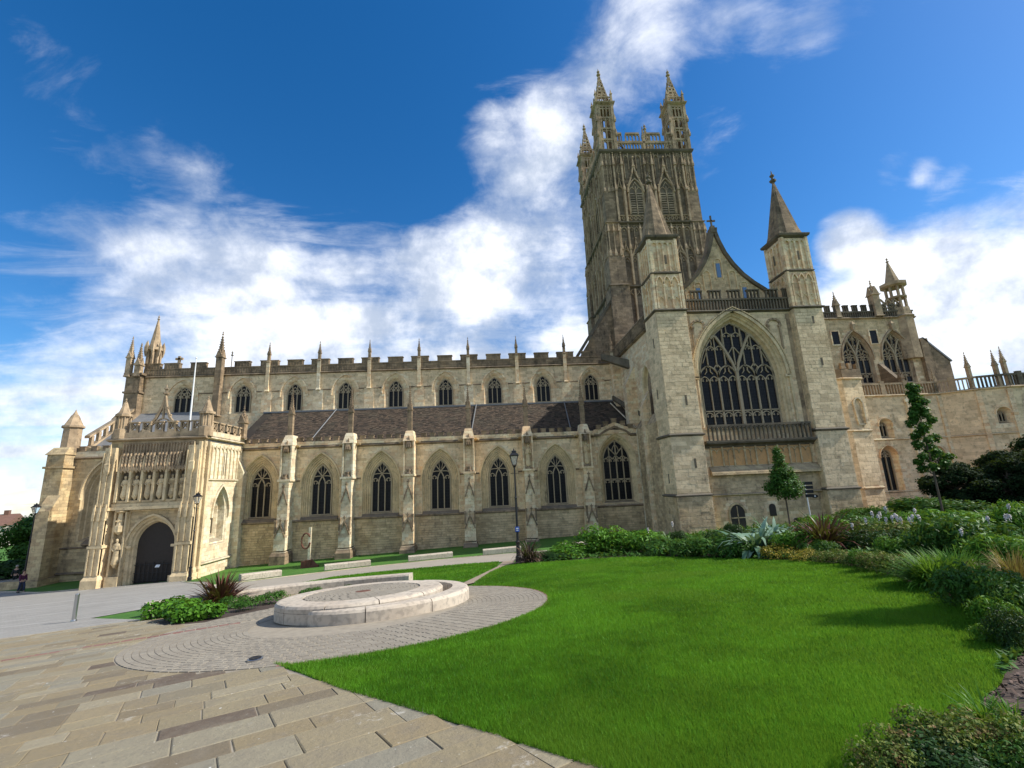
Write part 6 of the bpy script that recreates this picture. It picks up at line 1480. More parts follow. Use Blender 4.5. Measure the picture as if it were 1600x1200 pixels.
# people near the west corner
M_skin = plain('skin', (.45, .27, .19), .6, var=.1); M_hair = plain('brown_hair', (.05, .03, .02), .7, var=.2)
M_purple = plain('plum_jacket', (.075, .012, .045), .85, var=.25); M_jean = plain('dark_denim', (.025, .035, .07), .9, var=.25); M_darkc2 = plain('dark_coat', (.02, .025, .025), .9, var=.2); M_grey = plain('grey_hair', (.35, .33, .3), .8, var=.2)
def skin_obj(name, nodes, edges, m, parent, sub=1):
    me = bpy.data.meshes.new(name); me.from_pydata([n_[0] for n_ in nodes], edges, []); me.materials.append(m)
    o = bpy.data.objects.new(name, me); COL.objects.link(o); o.parent = parent
    sk = o.modifiers.new('skin', 'SKIN'); 
    if not me.skin_vertices: bpy.context.view_layer.update()
    if not me.skin_vertices:
        bm = bmesh.new(); bm.from_mesh(me); bm.verts.layers.skin.verify(); bm.to_mesh(me); bm.free()
    for sv, n_ in zip(me.skin_vertices[0].data, nodes): r_ = n_[1]; sv.radius = r_ if hasattr(r_, '__len__') else (r_, r_)
    me.skin_vertices[0].data[0].use_root = True
    ss = o.modifiers.new('sub', 'SUBSURF'); ss.levels = sub; ss.render_levels = sub
    return o
def person(x, y, face, lab, top, legs, hair, step=.16):
    z = G(x, y)+.01; o = empty('person', lab, 'person', (x, y, z), face)
    hips = (0, 0, .95)
    N = [(hips, (.14, .10)), ((0, 0, 1.18), (.13, .095)), ((0, -.01, 1.38), (.165, .10)), ((0, -.01, 1.47), (.07, .065)), ((0, -.03, 1.54), (.055, .055)), ((0, -.03, 1.62), (.085, .10)), ((0, -.03, 1.70), (.075, .09)),
         ((.19, 0, 1.40), .055), ((.24, .04, 1.13), .045), ((.24, -.08, .92), .035), ((.24, -.12, .84), .03),
         ((-.19, 0, 1.40), .055), ((-.24, -.05, 1.13), .045), ((-.23, -.17, .93), .035), ((-.23, -.21, .86), .03),
         ((.09, 0, .86), .09), ((.10, -step, .50), .065), ((.10, -step*.9, .10), .045), ((.10, -step-.12, .045), .04),
         ((-.09, 0, .86), .09), ((-.10, step*.4, .50), .065), ((-.10, step*1.5, .12), .045), ((-.10, step*1.3-.08, .05), .04)]
    E = [(0, 1), (1, 2), (2, 3), (3, 4), (4, 5), (5, 6), (2, 7), (7, 8), (8, 9), (9, 10), (2, 11), (11, 12), (12, 13), (13, 14), (0, 15), (15, 16), (16, 17), (17, 18), (0, 19), (19, 20), (20, 21), (21, 22)]
    skin_obj('body', N, E, M_skin, o)
    k = .022; J = [N[i] for i in (0, 1, 2, 7, 8, 9, 11, 12, 13)]
    J = [(p, tuple(q+k for q in (r_ if hasattr(r_, '__len__') else (r_, r_)))) for p, r_ in J]; J[0] = ((0, 0, .90), (.17, .125))
    skin_obj('jacket', J, [(0, 1), (1, 2), (2, 3), (3, 4), (4, 5), (2, 6), (6, 7), (7, 8)], top, o)
    T = [((0, 0, .93), (.15, .11)), ((.09, 0, .84), (.105, .105)), ((.10, -step, .50), (.085, .085)), ((.10, -step*.92, .12), (.065, .065)), ((-.09, 0, .84), (.105, .105)), ((-.10, step*.4, .50), (.085, .085)), ((-.10, step*1.45, .14), (.065, .065))]
    skin_obj('trousers', T, [(0, 1), (1, 2), (2, 3), (0, 4), (4, 5), (5, 6)], legs, o)
    h = MB(); h.sphere((0, .0, 1.70), .112, 1.0, 9, 6); h.sphere((0, .05, 1.62), .10, 1.1, 9, 5); h.build('hair', hair, o, smooth=True)
    f = MB(); f.sphere((0, -.135, 1.63), .018, 1, 5, 4); f.build('nose', M_skin, o)
    for i, (sx_, yy) in enumerate(((.10, -step-.05), (-.10, step*1.3-.02))):
        s_ = MB(); s_.box(sx_-.05, sx_+.05, yy-.17, yy+.09, 0 if i == 0 else .02, .09 if i == 0 else .11); s_.build('shoe', M_iron, o)
person(-1.6, -4.75, R(70), 'person in a plum jacket and dark jeans walking past the west corner buttress', M_purple, M_jean, M_hair)
person(-7.6, 1.0, R(20), 'grey-haired person in dark clothes standing in the shade of the far left trees', M_darkc2, M_darkc2, M_grey, .06)

# ------------------------------------------------------------------ foliage
def in_poly_np(x, y, P):
    c = np.zeros(len(x), bool); j = len(P)-1
    for i in range(len(P)):
        xi, yi = P[i]; xj, yj = P[j]
        if yi != yj: c ^= ((yi > y) != (yj > y)) & (x < (xj-xi)*(y-yi)/(yj-yi)+xi)
        j = i
    return c
def G_np(x, y):
    s = -y-6.0; w_ = 2.5; soft = np.where(s > w_, s, np.where(s < -w_, 0, (s+w_)**2/(4*w_))); return -.4+.037*np.clip(x, -30, 80)+.096*np.minimum(soft, 70)
def leaf_cloud(n_, shape, L=.12, W=.05, up_bias=.4, droop=0, seed=0, shell=.55, fold=True):
    """leaf-sized folded faces through an irregular lumpy volume; shape = list of (x,y,z,rx,ry,rz) lobes"""
    rg = np.random.RandomState(seed); lobes = np.array(shape, float); vol = lobes[:, 3]*lobes[:, 4]*lobes[:, 5]; vol = vol**.67; idx = rg.choice(len(lobes), n_, p=vol/vol.sum())
    d = rg.normal(size=(n_, 3)); d /= np.linalg.norm(d, axis=1)[:, None]; d[:, 2] = np.where(rg.rand(n_) < up_bias, np.abs(d[:, 2]), d[:, 2])
    r_ = shell+(1-shell)*rg.rand(n_)**.6; r_ *= (1+.18*np.sin(d[:, 0]*7+idx)*np.cos(d[:, 1]*6+d[:, 2]*5))
    c = lobes[idx, :3]+d*r_[:, None]*lobes[idx, 3:]
    nrm = d+rg.normal(size=(n_, 3))*.55+np.array([0, 0, .5]); nrm /= np.linalg.norm(nrm, axis=1)[:, None]
    ax = rg.normal(size=(n_, 3))+d*.8; ax[:, 2] -= droop; ax -= (ax*nrm).sum(1)[:, None]*nrm; ax /= np.linalg.norm(ax, axis=1)[:, None]+1e-9
    sd_ = np.cross(nrm, ax); s_ = (.6+.8*rg.rand(n_))[:, None]; l_, w_ = L*s_, W*s_
    base = c-ax*l_*.5; tip = c+ax*l_*.5-nrm*l_*.12; mid = c+nrm*w_*.25
    a = c+sd_*w_*.5; b = c-sd_*w_*.5
    V = np.stack([base, a, tip, b], 1).reshape(-1, 3)
    i4 = np.arange(n_)*4
    F = np.stack([np.stack([i4, i4+1, i4+2], 1), np.stack([i4, i4+2, i4+3], 1)], 1).reshape(-1, 3)
    return V, F, np.repeat(rg.rand(n_), 2)
def np_mesh(name, V, F, tone, m):
    me = bpy.data.meshes.new(name); nf = len(F); k = F.shape[1]
    me.vertices.add(len(V)); me.vertices.foreach_set('co', V.astype(np.float32).ravel())
    me.loops.add(nf*k); me.loops.foreach_set('vertex_index', F.astype(np.int32).ravel())
    me.polygons.add(nf); me.polygons.foreach_set('loop_start', (np.arange(nf)*k).astype(np.int32)); me.polygons.foreach_set('loop_total', np.full(nf, k, np.int32))
    at = me.attributes.new('tone', 'FLOAT', 'FACE'); at.data.foreach_set('value', tone.astype(np.float32))
    me.materials.append(m); me.update(calc_edges=True); return me
def blades(n_, R_, L, W, spread=.9, seg=4, droop=.6, seed=0, cup=0, up=.5):
    """arching strap leaves from a common base"""
    rg = np.random.RandomState(seed); az = rg.rand(n_)*2*np.pi; el = np.pi/2-spread*rg.rand(n_)**.8*1.25; ln = L*(.55+.5*rg.rand(n_)); w_ = W*(.7+.6*rg.rand(n_)); base = np.stack([np.cos(az)*R_*rg.rand(n_), np.sin(az)*R_*rg.rand(n_), np.zeros(n_)], 1)
    P = []; pos = base.copy(); e = el.copy(); dd = droop*(.3+rg.rand(n_))
    for k in range(seg+1):
        P.append(pos.copy()); step = ln/seg; dv = np.stack([np.cos(az)*np.cos(e), np.sin(az)*np.cos(e), np.sin(e)], 1); pos = pos+dv*step[:, None]; e = e-dd/seg*(1+k*.6)
    side = np.stack([-np.sin(az+rg.normal(size=n_)*.4), np.cos(az), np.zeros(n_)], 1)
    V = []; prof = [.7, 1, .9, .6, .05] if seg == 4 else list(np.interp(np.linspace(0, 1, seg+1), [0, .3, .7, 1], [.6, 1, .8, .04]))
    for k in range(seg+1): V += [P[k]+side*(w_*prof[k]*.5)[:, None], P[k]-side*(w_*prof[k]*.5)[:, None]]
    V = np.stack(V, 1).reshape(-1, 3); m_ = 2*(seg+1); i0 = np.arange(n_)*m_; F = []
    for k in range(seg): F.append(np.stack([i0+2*k, i0+2*k+1, i0+2*k+3, i0+2*k+2], 1))
    F = np.stack(F, 1).reshape(-1, 4); return V, F, np.repeat(rg.rand(n_), seg)
def put(name, me, x, y, lab, cat, group=None, rz=None, sc=1, dz=0):
    o = bpy.data.objects.new(name, me); COL.objects.link(o); o.location = (x, y, G(x, y)+dz); o.rotation_euler = (0, 0, random.uniform(0, 6.28) if rz is None else rz)
    o.scale = (sc, sc, sc) if not hasattr(sc, '__len__') else sc
    return tag(o, lab, cat, group)
def lumps(rx, ry, h, k, seed):
    rg = random.Random(seed); L = [(0, 0, h*.42, rx*.7, ry*.7, h*.45)]
    for i in range(k):
        a = rg.uniform(0, 6.28); f = rg.uniform(.3, .75); s_ = rg.uniform(.28, .5)
        L.append((rx*f*math.cos(a), ry*f*math.sin(a), h*rg.uniform(.28, .78)*(1.1-f*.5), rx*s_, ry*s_, h*s_*.75))
    return L
def shrub_mesh(name, rx, ry, h, n_, L, W, m, seed, k=9, droop=0, up_=.5):
    V, F, T = leaf_cloud(n_, lumps(rx, ry, h, k, seed), L, W, up_, droop, seed); V[:, 2] = np.maximum(V[:, 2], .01); return np_mesh(name, V, F, T, m)
def flax(name, n_, L, W, m, seed, R_=.12, spread=.85, droop=.9):
    V, F, T = blades(n_, R_, L, W, spread, 5, droop, seed); V[:, 2] = np.maximum(V[:, 2], .005); return np_mesh(name, V, F, T, m)
# spiky flax plants
put('flax_plant', flax('flax_plant', 330, 1.15, .05, M_lred, 1, .2, .95, .55), 28.1, -29.95, 'bronze-red spiky flax plant behind the leafy clump by the round seat', 'spiky plant', sc=(1.05, 1.05, 1.1))
put('flax_plant', flax('flax_plant', 300, 1.3, .06, M_lbron, 2, .16, 1.0, 1.3), 39.2, -23.6, 'drooping brown spiky flax plant at the lawn corner beneath the lamp post', 'spiky plant', sc=(.92, .92, 1.12))
put('flax_plant', flax('flax_plant', 300, 1.3, .055, M_lred, 3, .2, 1.05, .8), 47.95, -32.4, 'dark purple-brown flax plant rising out of the right flower bed', 'spiky plant', sc=(1.15, 1.15, 1.15), dz=.15)
# bed left of the round seat
drape('left_bed_soil', [(25.9, -30.5), (27.2, -32.1), (28.5, -33.5), (29.1, -34.1), (30.3, -34.15), (30.85, -33.1), (30.95, -31.6), (31.7, -30.2), (34.0, -29.4), (34.0, -28.9), (31.8, -28.6), (29.5, -28.9), (27.6, -30.0)], .01, M_soil)
hg = shrub_mesh('green_plant', .75, .6, .62, 1300, .15, .085, M_lfresh, 11, 8)
for i, (x, y, s_, lab) in enumerate([(27.9, -32.0, 1.0, 'front-left clump of bright broad-leaved plants at the bed corner'), (28.75, -33.1, .95, 'middle clump of bright broad-leaved plants at the paving edge'), (29.6, -33.55, .85, 'right-hand clump of bright broad-leaved plants nearest the disc seat')]):
    put('leafy_plant', hg, x, y, lab, 'plant', 'bright leafy clumps by the disc seat', sc=s_)
lv = shrub_mesh('lavender', .5, .5, .4, 900, .10, .02, M_lmid, 12, 6, 0, .9)
for i, (x, y, s_, lab) in enumerate([(30.2, -32.3, 1, 'low dark green tuft between the leafy clump and the disc seat'), (30.35, -31.2, 1.1, 'low feathery tuft right of the bronze flax'), (31.2, -30.2, .9, 'low feathery tuft touching the disc seat rim'), (29.2, -31.2, 1.0, 'low dark tuft in front of the bronze flax'), (32.3, -29.6, .7, 'small tuft behind the disc seat')]):
    put('low_plant', lv, x, y, lab, 'plant', 'low tufts in the left bed', sc=s_)
# border planting on the right: (kind, x, y, size, label)
sh_fresh = [shrub_mesh('shrub', 1.0, 1.0, 1.0, 2600, .13, .06, M_lfresh, 21, 12), shrub_mesh('shrub', 1.0, 1.0, 1.0, 2600, .16, .05, M_lfresh, 22, 12, .5)]
sh_mid = [shrub_mesh('shrub', 1.0, 1.0, 1.0, 3200, .11, .05, M_lmid, 23, 14), shrub_mesh('shrub', 1.0, 1.0, 1.0, 3000, .14, .045, M_lmid, 24, 12, .6)]
sh_dark = [shrub_mesh('shrub', 1.0, 1.0, 1.0, 3600, .09, .05, M_ldark, 25, 16)]
sh_var = [shrub_mesh('shrub', 1.0, 1.0, 1.0, 3000, .09, .05, M_lvar, 26, 14)]
sh_red = [shrub_mesh('shrub', 1.0, 1.0, 1.0, 1500, .13, .075, M_lred, 27, 9)]
sh_yel = [shrub_mesh('shrub', 1.0, 1.0, 1.0, 2200, .07, .04, M_lyel, 28, 10)]
big = [flax('artichoke', 150, 1.25, .17, M_lgrey, 31, .25, 1.0, 1.5)]
gr = [flax('tall_grass', 1100, .8, .020, M_lfresh, 32, .25, .8, .7), flax('tall_grass', 420, .7, .016, M_lstraw, 33, .22, .9, .6)]
day = [flax('lily_leaves', 130, .75, .035, M_lfresh, 34, .2, .9, 1.1)]
PL = [
 ('fresh', 41.51, -22.67, 1.54, 1.30, 0.71, 'low bright shrub beside the short stone bench'),
 ('dark', 40.55, -23.61, 0.99, 0.92, 0.44, 'small dark mound immediately right of the brown spiky plant'),
 ('fresh', 43.20, -22.54, 1.64, 1.30, 1.37, 'tall bright green shrub before the last nave buttress'),
 ('fresh', 44.60, -23.98, 1.31, 1.21, 1.11, 'bright shrub with feathery top left of the transept corner'),
 ('mid', 44.96, -26.03, 1.19, 1.11, 0.73, 'leafy green shrub at the far lawn edge below the transept corner'),
 ('dark', 47.99, -20.33, 0.58, 0.54, 0.81, 'small dark round shrub at the foot of the left transept turret'),
 ('mid', 45.49, -28.16, 1.08, 1.00, 0.76, 'left clipped green mound at the far lawn edge'),
 ('mid', 45.90, -29.74, 1.11, 1.03, 0.75, 'middle clipped green mound at the far lawn edge'),
 ('mid', 46.00, -31.10, 0.69, 0.64, 0.65, 'right clipped green mound at the far lawn edge, before the artichoke'),
 ('dark', 49.36, -22.29, 0.72, 0.67, 0.68, 'small dark shrub in front of the transept wall left of the crypt window'),
 ('dark', 50.69, -21.64, 0.63, 0.59, 0.98, 'dark clipped shrub under the crypt window'),
 ('art', 46.56, -30.92, 1.04, 0.96, 1.09, 'big silver-leaved artichoke plant before the crypt window'),
 ('art', 48.17, -29.37, 0.90, 0.83, 1.21, 'second silver-leaved artichoke plant left of the round-headed tree'),
 ('fresh', 47.09, -32.21, 0.65, 0.60, 0.82, 'bright green shrub at the foot of the round-headed tree'),
 ('dark', 47.64, -31.93, 0.33, 0.31, 0.93, 'narrow dark shrub below the signpost'),
 ('fresh', 50.98, -27.92, 0.98, 0.91, 1.11, 'bright arching green shrub behind the purple flax, left side'),
 ('mid', 53.26, -27.09, 1.17, 1.08, 1.11, 'olive green shrub behind the purple flax, right side'),
 ('yel', 46.47, -32.50, 0.74, 0.68, 0.48, 'yellow-flowered mound at the lawn edge'),
 ('yel', 46.36, -33.79, 0.48, 0.45, 0.37, 'small golden mound right of the yellow flowers'),
 ('mid', 47.15, -33.16, 0.51, 0.47, 0.50, 'dark green tuft left of the purple flax base'),
 ('dark', 48.49, -33.25, 0.61, 0.56, 0.73, 'dark mound at the right side of the purple flax'),
 ('var', 46.33, -34.81, 0.45, 0.41, 0.37, 'olive tuft at the lawn edge below the purple flax'),
 ('var', 46.26, -35.66, 0.38, 0.36, 0.35, 'speckled brown-green tuft at the lawn edge'),
 ('var', 45.98, -36.76, 0.45, 0.42, 0.43, 'pinkish speckled mound at the lawn edge'),
 ('fresh', 46.21, -36.06, 0.32, 0.30, 0.40, 'little fresh green clump at the lawn edge'),
 ('var', 49.67, -32.71, 0.94, 0.87, 0.91, 'rounded olive mound below the pale flower spikes'),
 ('dark', 48.58, -34.69, 0.73, 0.67, 0.72, 'dark rounded mound right of the olive mound'),
 ('mid', 56.42, -25.18, 1.45, 1.30, 0.79, 'distant green bank below the small round-arched opening'),
 ('fresh', 55.15, -28.21, 1.12, 1.03, 0.90, 'bright bank at the foot of the tall thin tree'),
 ('fresh', 52.33, -32.51, 1.18, 1.09, 1.01, 'broad-leaved bright bank in front of the dark yews'),
 ('mid', 48.16, -36.02, 0.88, 0.82, 0.91, 'dark-bottomed leafy mass in the middle of the right border'),
 ('mid', 48.09, -36.98, 0.88, 0.82, 0.97, 'big leafy mass below the bright bank'),
 ('fresh', 53.37, -33.32, 0.72, 0.67, 1.07, 'bright shrub at the right frame edge below the yews'),
 ('fresh', 47.09, -38.44, 0.57, 0.53, 0.72, 'long-leaved bright clump at the right frame edge'),
 ('fresh', 47.50, -35.49, 0.43, 0.39, 0.58, 'fresh green clump among the dark mounds'),
 ('var', 45.61, -37.71, 0.41, 0.38, 0.47, 'bronze-speckled mound at the lawn edge right of centre'),
 ('var', 45.22, -38.58, 0.31, 0.29, 0.47, 'second bronze-speckled mound at the lawn edge'),
 ('gg', 45.02, -39.14, 0.63, 0.58, 0.56, 'bright green ornamental grass spilling over the lawn edge'),
 ('gg', 45.55, -38.97, 0.59, 0.54, 0.53, 'second bright ornamental grass behind the first'),
 ('red', 44.42, -40.05, 0.31, 0.28, 0.35, 'dark red-leaved low plant beside the bright grass'),
 ('red', 45.78, -39.10, 0.29, 0.27, 0.40, 'second red-leaved plant behind the first'),
 ('gs', 44.95, -40.04, 0.36, 0.33, 0.49, 'straw-orange grass tuft in the right border'),
 ('gs', 46.18, -39.36, 0.40, 0.37, 0.64, 'tawny grass clump at the right frame edge'),
 ('mid', 43.89, -40.98, 0.48, 0.45, 0.58, 'leafy dark green mass at the lawn corner'),
 ('mid', 43.48, -41.64, 0.35, 0.33, 0.59, 'drooping-leaved green plant at the right frame edge'),
 ('fresh', 43.16, -41.73, 0.23, 0.22, 0.37, 'fresh-leaved clump above the bark mulch'),
 ('dark', 42.60, -42.36, 0.20, 0.19, 0.39, 'dark leafy plant above the bark mulch'),
 ('fresh', 42.57, -42.13, 0.13, 0.12, 0.20, 'little green tuft at the lawn corner above the bark'),
 ('day', 40.73, -43.77, 0.21, 0.19, 0.26, 'star-shaped light green lily clump at the lower right'),
 ('day', 40.83, -43.86, 0.18, 0.17, 0.25, 'second light green lily clump at the right frame edge'),
 ('var', 39.70, -44.16, 0.21, 0.20, 0.22, 'cream-tipped low shrub at the lawn edge, nearest the camera'),
 ('var', 40.03, -44.11, 0.24, 0.22, 0.26, 'cream-tipped low shrub in the lower right corner'),
 ('var', 40.32, -44.15, 0.26, 0.24, 0.28, 'larger cream-tipped shrub at the right frame edge'),
 ('dark', 40.00, -44.25, 0.30, 0.28, 0.21, 'dark leafy cover below the cream-tipped shrubs'),
 ('mid', 40.26, -44.36, 0.20, 0.19, 0.24, 'green leafy plant in the extreme lower right corner'),
]
KM = {'fresh': sh_fresh, 'mid': sh_mid, 'dark': sh_dark, 'var': sh_var, 'red': sh_red, 'yel': sh_yel, 'art': big, 'gg': [gr[0]], 'gs': [gr[1]], 'day': day}
for i, (kd, x, y, rx_, ry_, h_, lab) in enumerate(PL):
    ms = KM[kd]; me = ms[i % len(ms)]; nm = me.name.split('.')[0]
    if kd in ('art', 'gg', 'gs', 'day'): sc_ = (rx_/.62, rx_/.62, h_/.62) if kd != 'art' else (rx_/.85, rx_/.85, h_/.85)
    else: sc_ = (rx_*1.12, ry_*1.12, h_*1.08)
    put({'artichoke': 'artichoke_plant', 'lily_leaves': 'lily_plant'}.get(nm, nm), me, x, y, lab, {'shrub': 'shrub', 'artichoke': 'plant', 'tall_grass': 'grass clump', 'lily_leaves': 'plant'}[nm], sc=sc_, rz=None)
# leafy ground cover between the plants
rg = np.random.RandomState(9); bedp = [(38.6, -23.0)]+far_bed[:-12]+[(44.5, -41.2), (60, -40), (95, -30), (95, -1.5), (74, -2), (73.3, -7), (68, -9.6), (52.9, -9.6), (48, -13), (44.5, -15.5), (40.5, -17.8)]
n_ = 90000; r_ = np.exp(rg.rand(n_)*math.log(50/6))*6; a_ = rg.rand(n_)*1.5; gx = EYE.x+r_*np.cos(a_); gy = EYE.y+r_*np.sin(a_)
k_ = in_poly_np(gx, gy, bedp) & ~in_poly_np(gx, gy, lawn_poly); gx, gy, r_ = gx[k_], gy[k_], r_[k_]; n_ = len(gx)
lz = .03+.14*rg.rand(n_)*(1+np.sin(gx*2.1)*np.cos(gy*1.7))*np.clip(r_/14, .4, 1.4); L_ = .035+.004*r_; an = rg.rand(n_)*6.28; ux, uy = np.cos(an), np.sin(an); tl_ = rg.normal(size=n_)*.5+.2
gz = G_np(gx, gy)+lz
b_ = np.stack([gx-ux*L_, gy-uy*L_, gz-L_*tl_], 1); t_p = np.stack([gx+ux*L_, gy+uy*L_, gz+L_*tl_], 1); s1_ = np.stack([gx-uy*L_*.45, gy+ux*L_*.45, gz+L_*.1], 1); s2_ = np.stack([gx+uy*L_*.45, gy-ux*L_*.45, gz+L_*.1], 1)
V = np.stack([b_, s1_, t_p, s2_], 1).reshape(-1, 3); i4 = np.arange(n_)*4; F = np.stack([np.stack([i4, i4+1, i4+2], 1), np.stack([i4, i4+2, i4+3], 1)], 1).reshape(-1, 3)
me = np_mesh('ground_cover', V, F, np.repeat(rg.rand(n_), 2), M_lmid); o = bpy.data.objects.new('ground_cover', me); COL.objects.link(o); tag(o, 'low green leafy cover filling the gaps of the right border', 'ground cover'); o['kind'] = 'stuff'
# pale flower spikes
V, F, T = leaf_cloud(60, [(0, 0, 0, .03, .03, .09)], .035, .03, .5, 0, 77, .6); V[:, 2] += .62
sv = MB(); sv.tube([(0, 0, 0), (.01, 0, .3), (0, 0, .66)], .004, 4)
fm = np_mesh('flower_head', V, F, T, M_flower); stm = sv.mesh('flower_stem', M_lmid)
rf_ = random.Random(5)
FLW = [(50.33, -31.63), (49.59, -32.69), (50.25, -32.08), (51.74, -30.55), (48.85, -33.84), (49.44, -33.37), (49.48, -33.46), (49.81, -33.24), (49.03, -34.23), (49.63, -33.81), (51.07, -32.51), (49.5, -34.39), (47.36, -37.4), (48.11, -36.81), (49.37, -36.27), (49.7, -36.27), (49.79, -36.44), (47.64, -34.15), (45.73, -25.5), (43.94, -27.33), (51.87, -34.51), (48.65, -33.43), (49.14, -34.44)]
for i, (x, y) in enumerate(FLW):
    dd_ = math.hypot(x-EYE.x, y-EYE.y); k_ = max(.75, dd_/13)
    o = empty('flower_spike', 'slender pale lilac flower spike standing above the leaves of the border', 'flower', (x, y, G(x, y)+.06*k_), group='pale flower spikes in the border')
    a = bpy.data.objects.new('flower_head', fm); COL.objects.link(a); a.parent = o; b = bpy.data.objects.new('stem', stm); COL.objects.link(b); b.parent = o; o.rotation_euler = (rf_.uniform(-.1, .1), rf_.uniform(-.1, .1), rf_.uniform(0, 6)); o.scale = (k_*.85, k_*.85, k_)
for x, y, s_, lab in ((68.5, -15.5, (3.2, 1.8, 1.5), 'long green mass at the wall foot right of the tall thin tree'), (72.5, -11.0, (2.6, 1.6, 1.5), 'green shrub mass between the ambulatory wall and the yews'), (64.0, -14.5, (2.6, 1.6, 1.25), 'low shrub mass below the ambulatory window')):
    put('shrub', sh_mid[0], x, y, lab, 'shrub', sc=s_)
# bark mulch chips
rg = np.random.RandomState(4); n_ = 9000; cx_ = 40.2+rg.rand(n_)*5.5; cy2 = -45+rg.rand(n_)*5
V = []; F = []
zc_ = np.array([G(a, b) for a, b in zip(cx_, cy2)])+.012+rg.rand(n_)*.02; an = rg.rand(n_)*6.28; ll = .012+rg.rand(n_)*.022; ww_ = .005+rg.rand(n_)*.007
ux, uy = np.cos(an), np.sin(an); tz = rg.normal(size=n_)*.012
c4 = [np.stack([cx_+ux*ll*a-uy*ww_*b, cy2+uy*ll*a+ux*ww_*b, zc_+tz*a], 1) for a, b in ((-1, -1), (1, -1), (1, 1), (-1, 1))]
V = np.stack(c4, 1).reshape(-1, 3); F = np.arange(n_*4).reshape(-1, 4)
keep = np.array([not inpoly(a, b, lawn_poly) for a, b in zip(cx_, cy2)]); F = F[keep]
M_chip = m_sett('bark_chip', [(.13, .075, .05), (.05, .03, .022), (.18, .12, .09)], 20)
me = np_mesh('bark_chip', V, F, rg.rand(len(F)), M_chip); o = bpy.data.objects.new('bark_chips', me); COL.objects.link(o); tag(o, 'brown bark chips covering the soil of the right border', 'mulch'); o['kind'] = 'stuff'

# grass blades over lawns, denser near the camera
def vnoise(x, y, s, seed):
    r_ = np.random.RandomState(seed); g = r_.rand(64, 64); u, v = x/s+300, y/s+300; i, j = np.floor(u).astype(int), np.floor(v).astype(int); fu, fv = u-i, v-j; fu = fu*fu*(3-2*fu); fv = fv*fv*(3-2*fv)
    a, b, c, d_ = g[i % 64, j % 64], g[(i+1) % 64, j % 64], g[i % 64, (j+1) % 64], g[(i+1) % 64, (j+1) % 64]; return (a*(1-fu)+b*fu)*(1-fv)+(c*(1-fu)+d_*fu)*fv
def grass(name, poly, n_, lab, seed, hscale=1.0):
    rg = np.random.RandomState(seed); P = np.array(poly); x0_, y0_ = P.min(0); x1_, y1_ = P.max(0)
    ex_, ey_ = EYE.x, EYE.y
    # sample in polar coordinates about the viewpoint so near ground gets more blades
    xs_, ys_ = [], []; tot = 0
    while tot < n_:
        r_ = np.exp(rg.rand(n_*2)*math.log(60/1.5))*1.5; a = rg.rand(n_*2)*math.pi*1.1-.15; x = ex_+r_*np.cos(a); y = ey_+r_*np.sin(a)
        k = in_poly_np(x, y, poly)
        if k.sum() == 0: break
        xs_.append(x[k]); ys_.append(y[k]); tot += k.sum()
    x = np.concatenate(xs_)[:n_]; y = np.concatenate(ys_)[:n_]; n2 = len(x); d = np.hypot(x-ex_, y-ey_)
    pn = .35*vnoise(x, y, 2.4, 2)+.3*vnoise(x, y, .7, 3)+.2*vnoise(x, y, .24, 4)+.15*vnoise(x, y, .09, 5); h = (.022+.018*rg.rand(n2)+.03*pn)*hscale; w_ = np.maximum(.0028, d*.00085)*(1+rg.rand(n2)); h = h*np.clip(1+d*.01, 1, 1.5)
    an = rg.rand(n2)*6.28; ln = rg.rand(n2)*.8; la = rg.rand(n2)*6.28; z = G_np(x, y)+.010
    b0 = np.stack([x-np.cos(an)*w_/2, y-np.sin(an)*w_/2, z], 1); b1 = np.stack([x+np.cos(an)*w_/2, y+np.sin(an)*w_/2, z], 1)
    tp_ = np.stack([x+np.cos(la)*h*ln, y+np.sin(la)*h*ln, z+h], 1)
    V = np.stack([b0, b1, tp_], 1).reshape(-1, 3); F = np.arange(n2*3).reshape(-1, 3)
    me = np_mesh(name, V, F, np.clip(rg.rand(n2)*.45+1.9*(pn-.5)+.32, 0, 1), M_grass); o = bpy.data.objects.new(name, me); COL.objects.link(o); tag(o, lab, 'grass'); o['kind'] = 'stuff'
grass('grass', [(px_, py_) for px_, py_ in lawn_poly], 640000, 'mown bright green grass of the large curving lawn', 1)
grass('grass', [(28.0, -23.9), (28.8, -20.7), (31.1, -19.95), (34.9, -20.0), (37.75, -20.8), (37.6, -24.4), (36.8, -28.4), (36.4, -30.2), (34.6, -28.8), (32.5, -27.9), (29.9, -27.9), (28, -26)], 40000, 'grass of the small lawn behind the disc seat', 2, 1.2)

# ------------------------------------------------------------------ trees
def tree(x, y, H, crown, n_, L, W, m, lab, trunk_r=.05, seed=0, stake=False, name='young_tree', cat='tree'):
    z = G(x, y); o = empty(name, lab, cat, (x, y, z)); t = MB(); rg = random.Random(seed)
    top = max(c[2] for c in crown); t.tube([(0, 0, -.1), (.02, .01, H*.35), (-.02, .0, H*.6), (0, 0, min(H*.93, top))], [trunk_r, trunk_r*.85, trunk_r*.6, trunk_r*.2], 7)
    for c in crown:
        zb = max(H*.3, c[2]-c[5]*1.2); t.tube([(0, 0, zb), (c[0]*.5, c[1]*.5, (zb+c[2])/2+.1), (c[0], c[1], c[2])], [trunk_r*.4, trunk_r*.28, trunk_r*.1], 5)
    t.build('trunk', M_bark, o)
    V, F, T = leaf_cloud(n_, crown, L, W, .35, .3, seed, .28); me = np_mesh('crown', V, F, T, m); c = bpy.data.objects.new('crown', me); COL.objects.link(c); c.parent = o
    if stake: s_ = MB(); s_.tube([(.25, .1, -.1), (.22, .08, 1.6)], .035, 6); s_.build('stake', M_bark, o)
    return o
rg2 = random.Random(8)
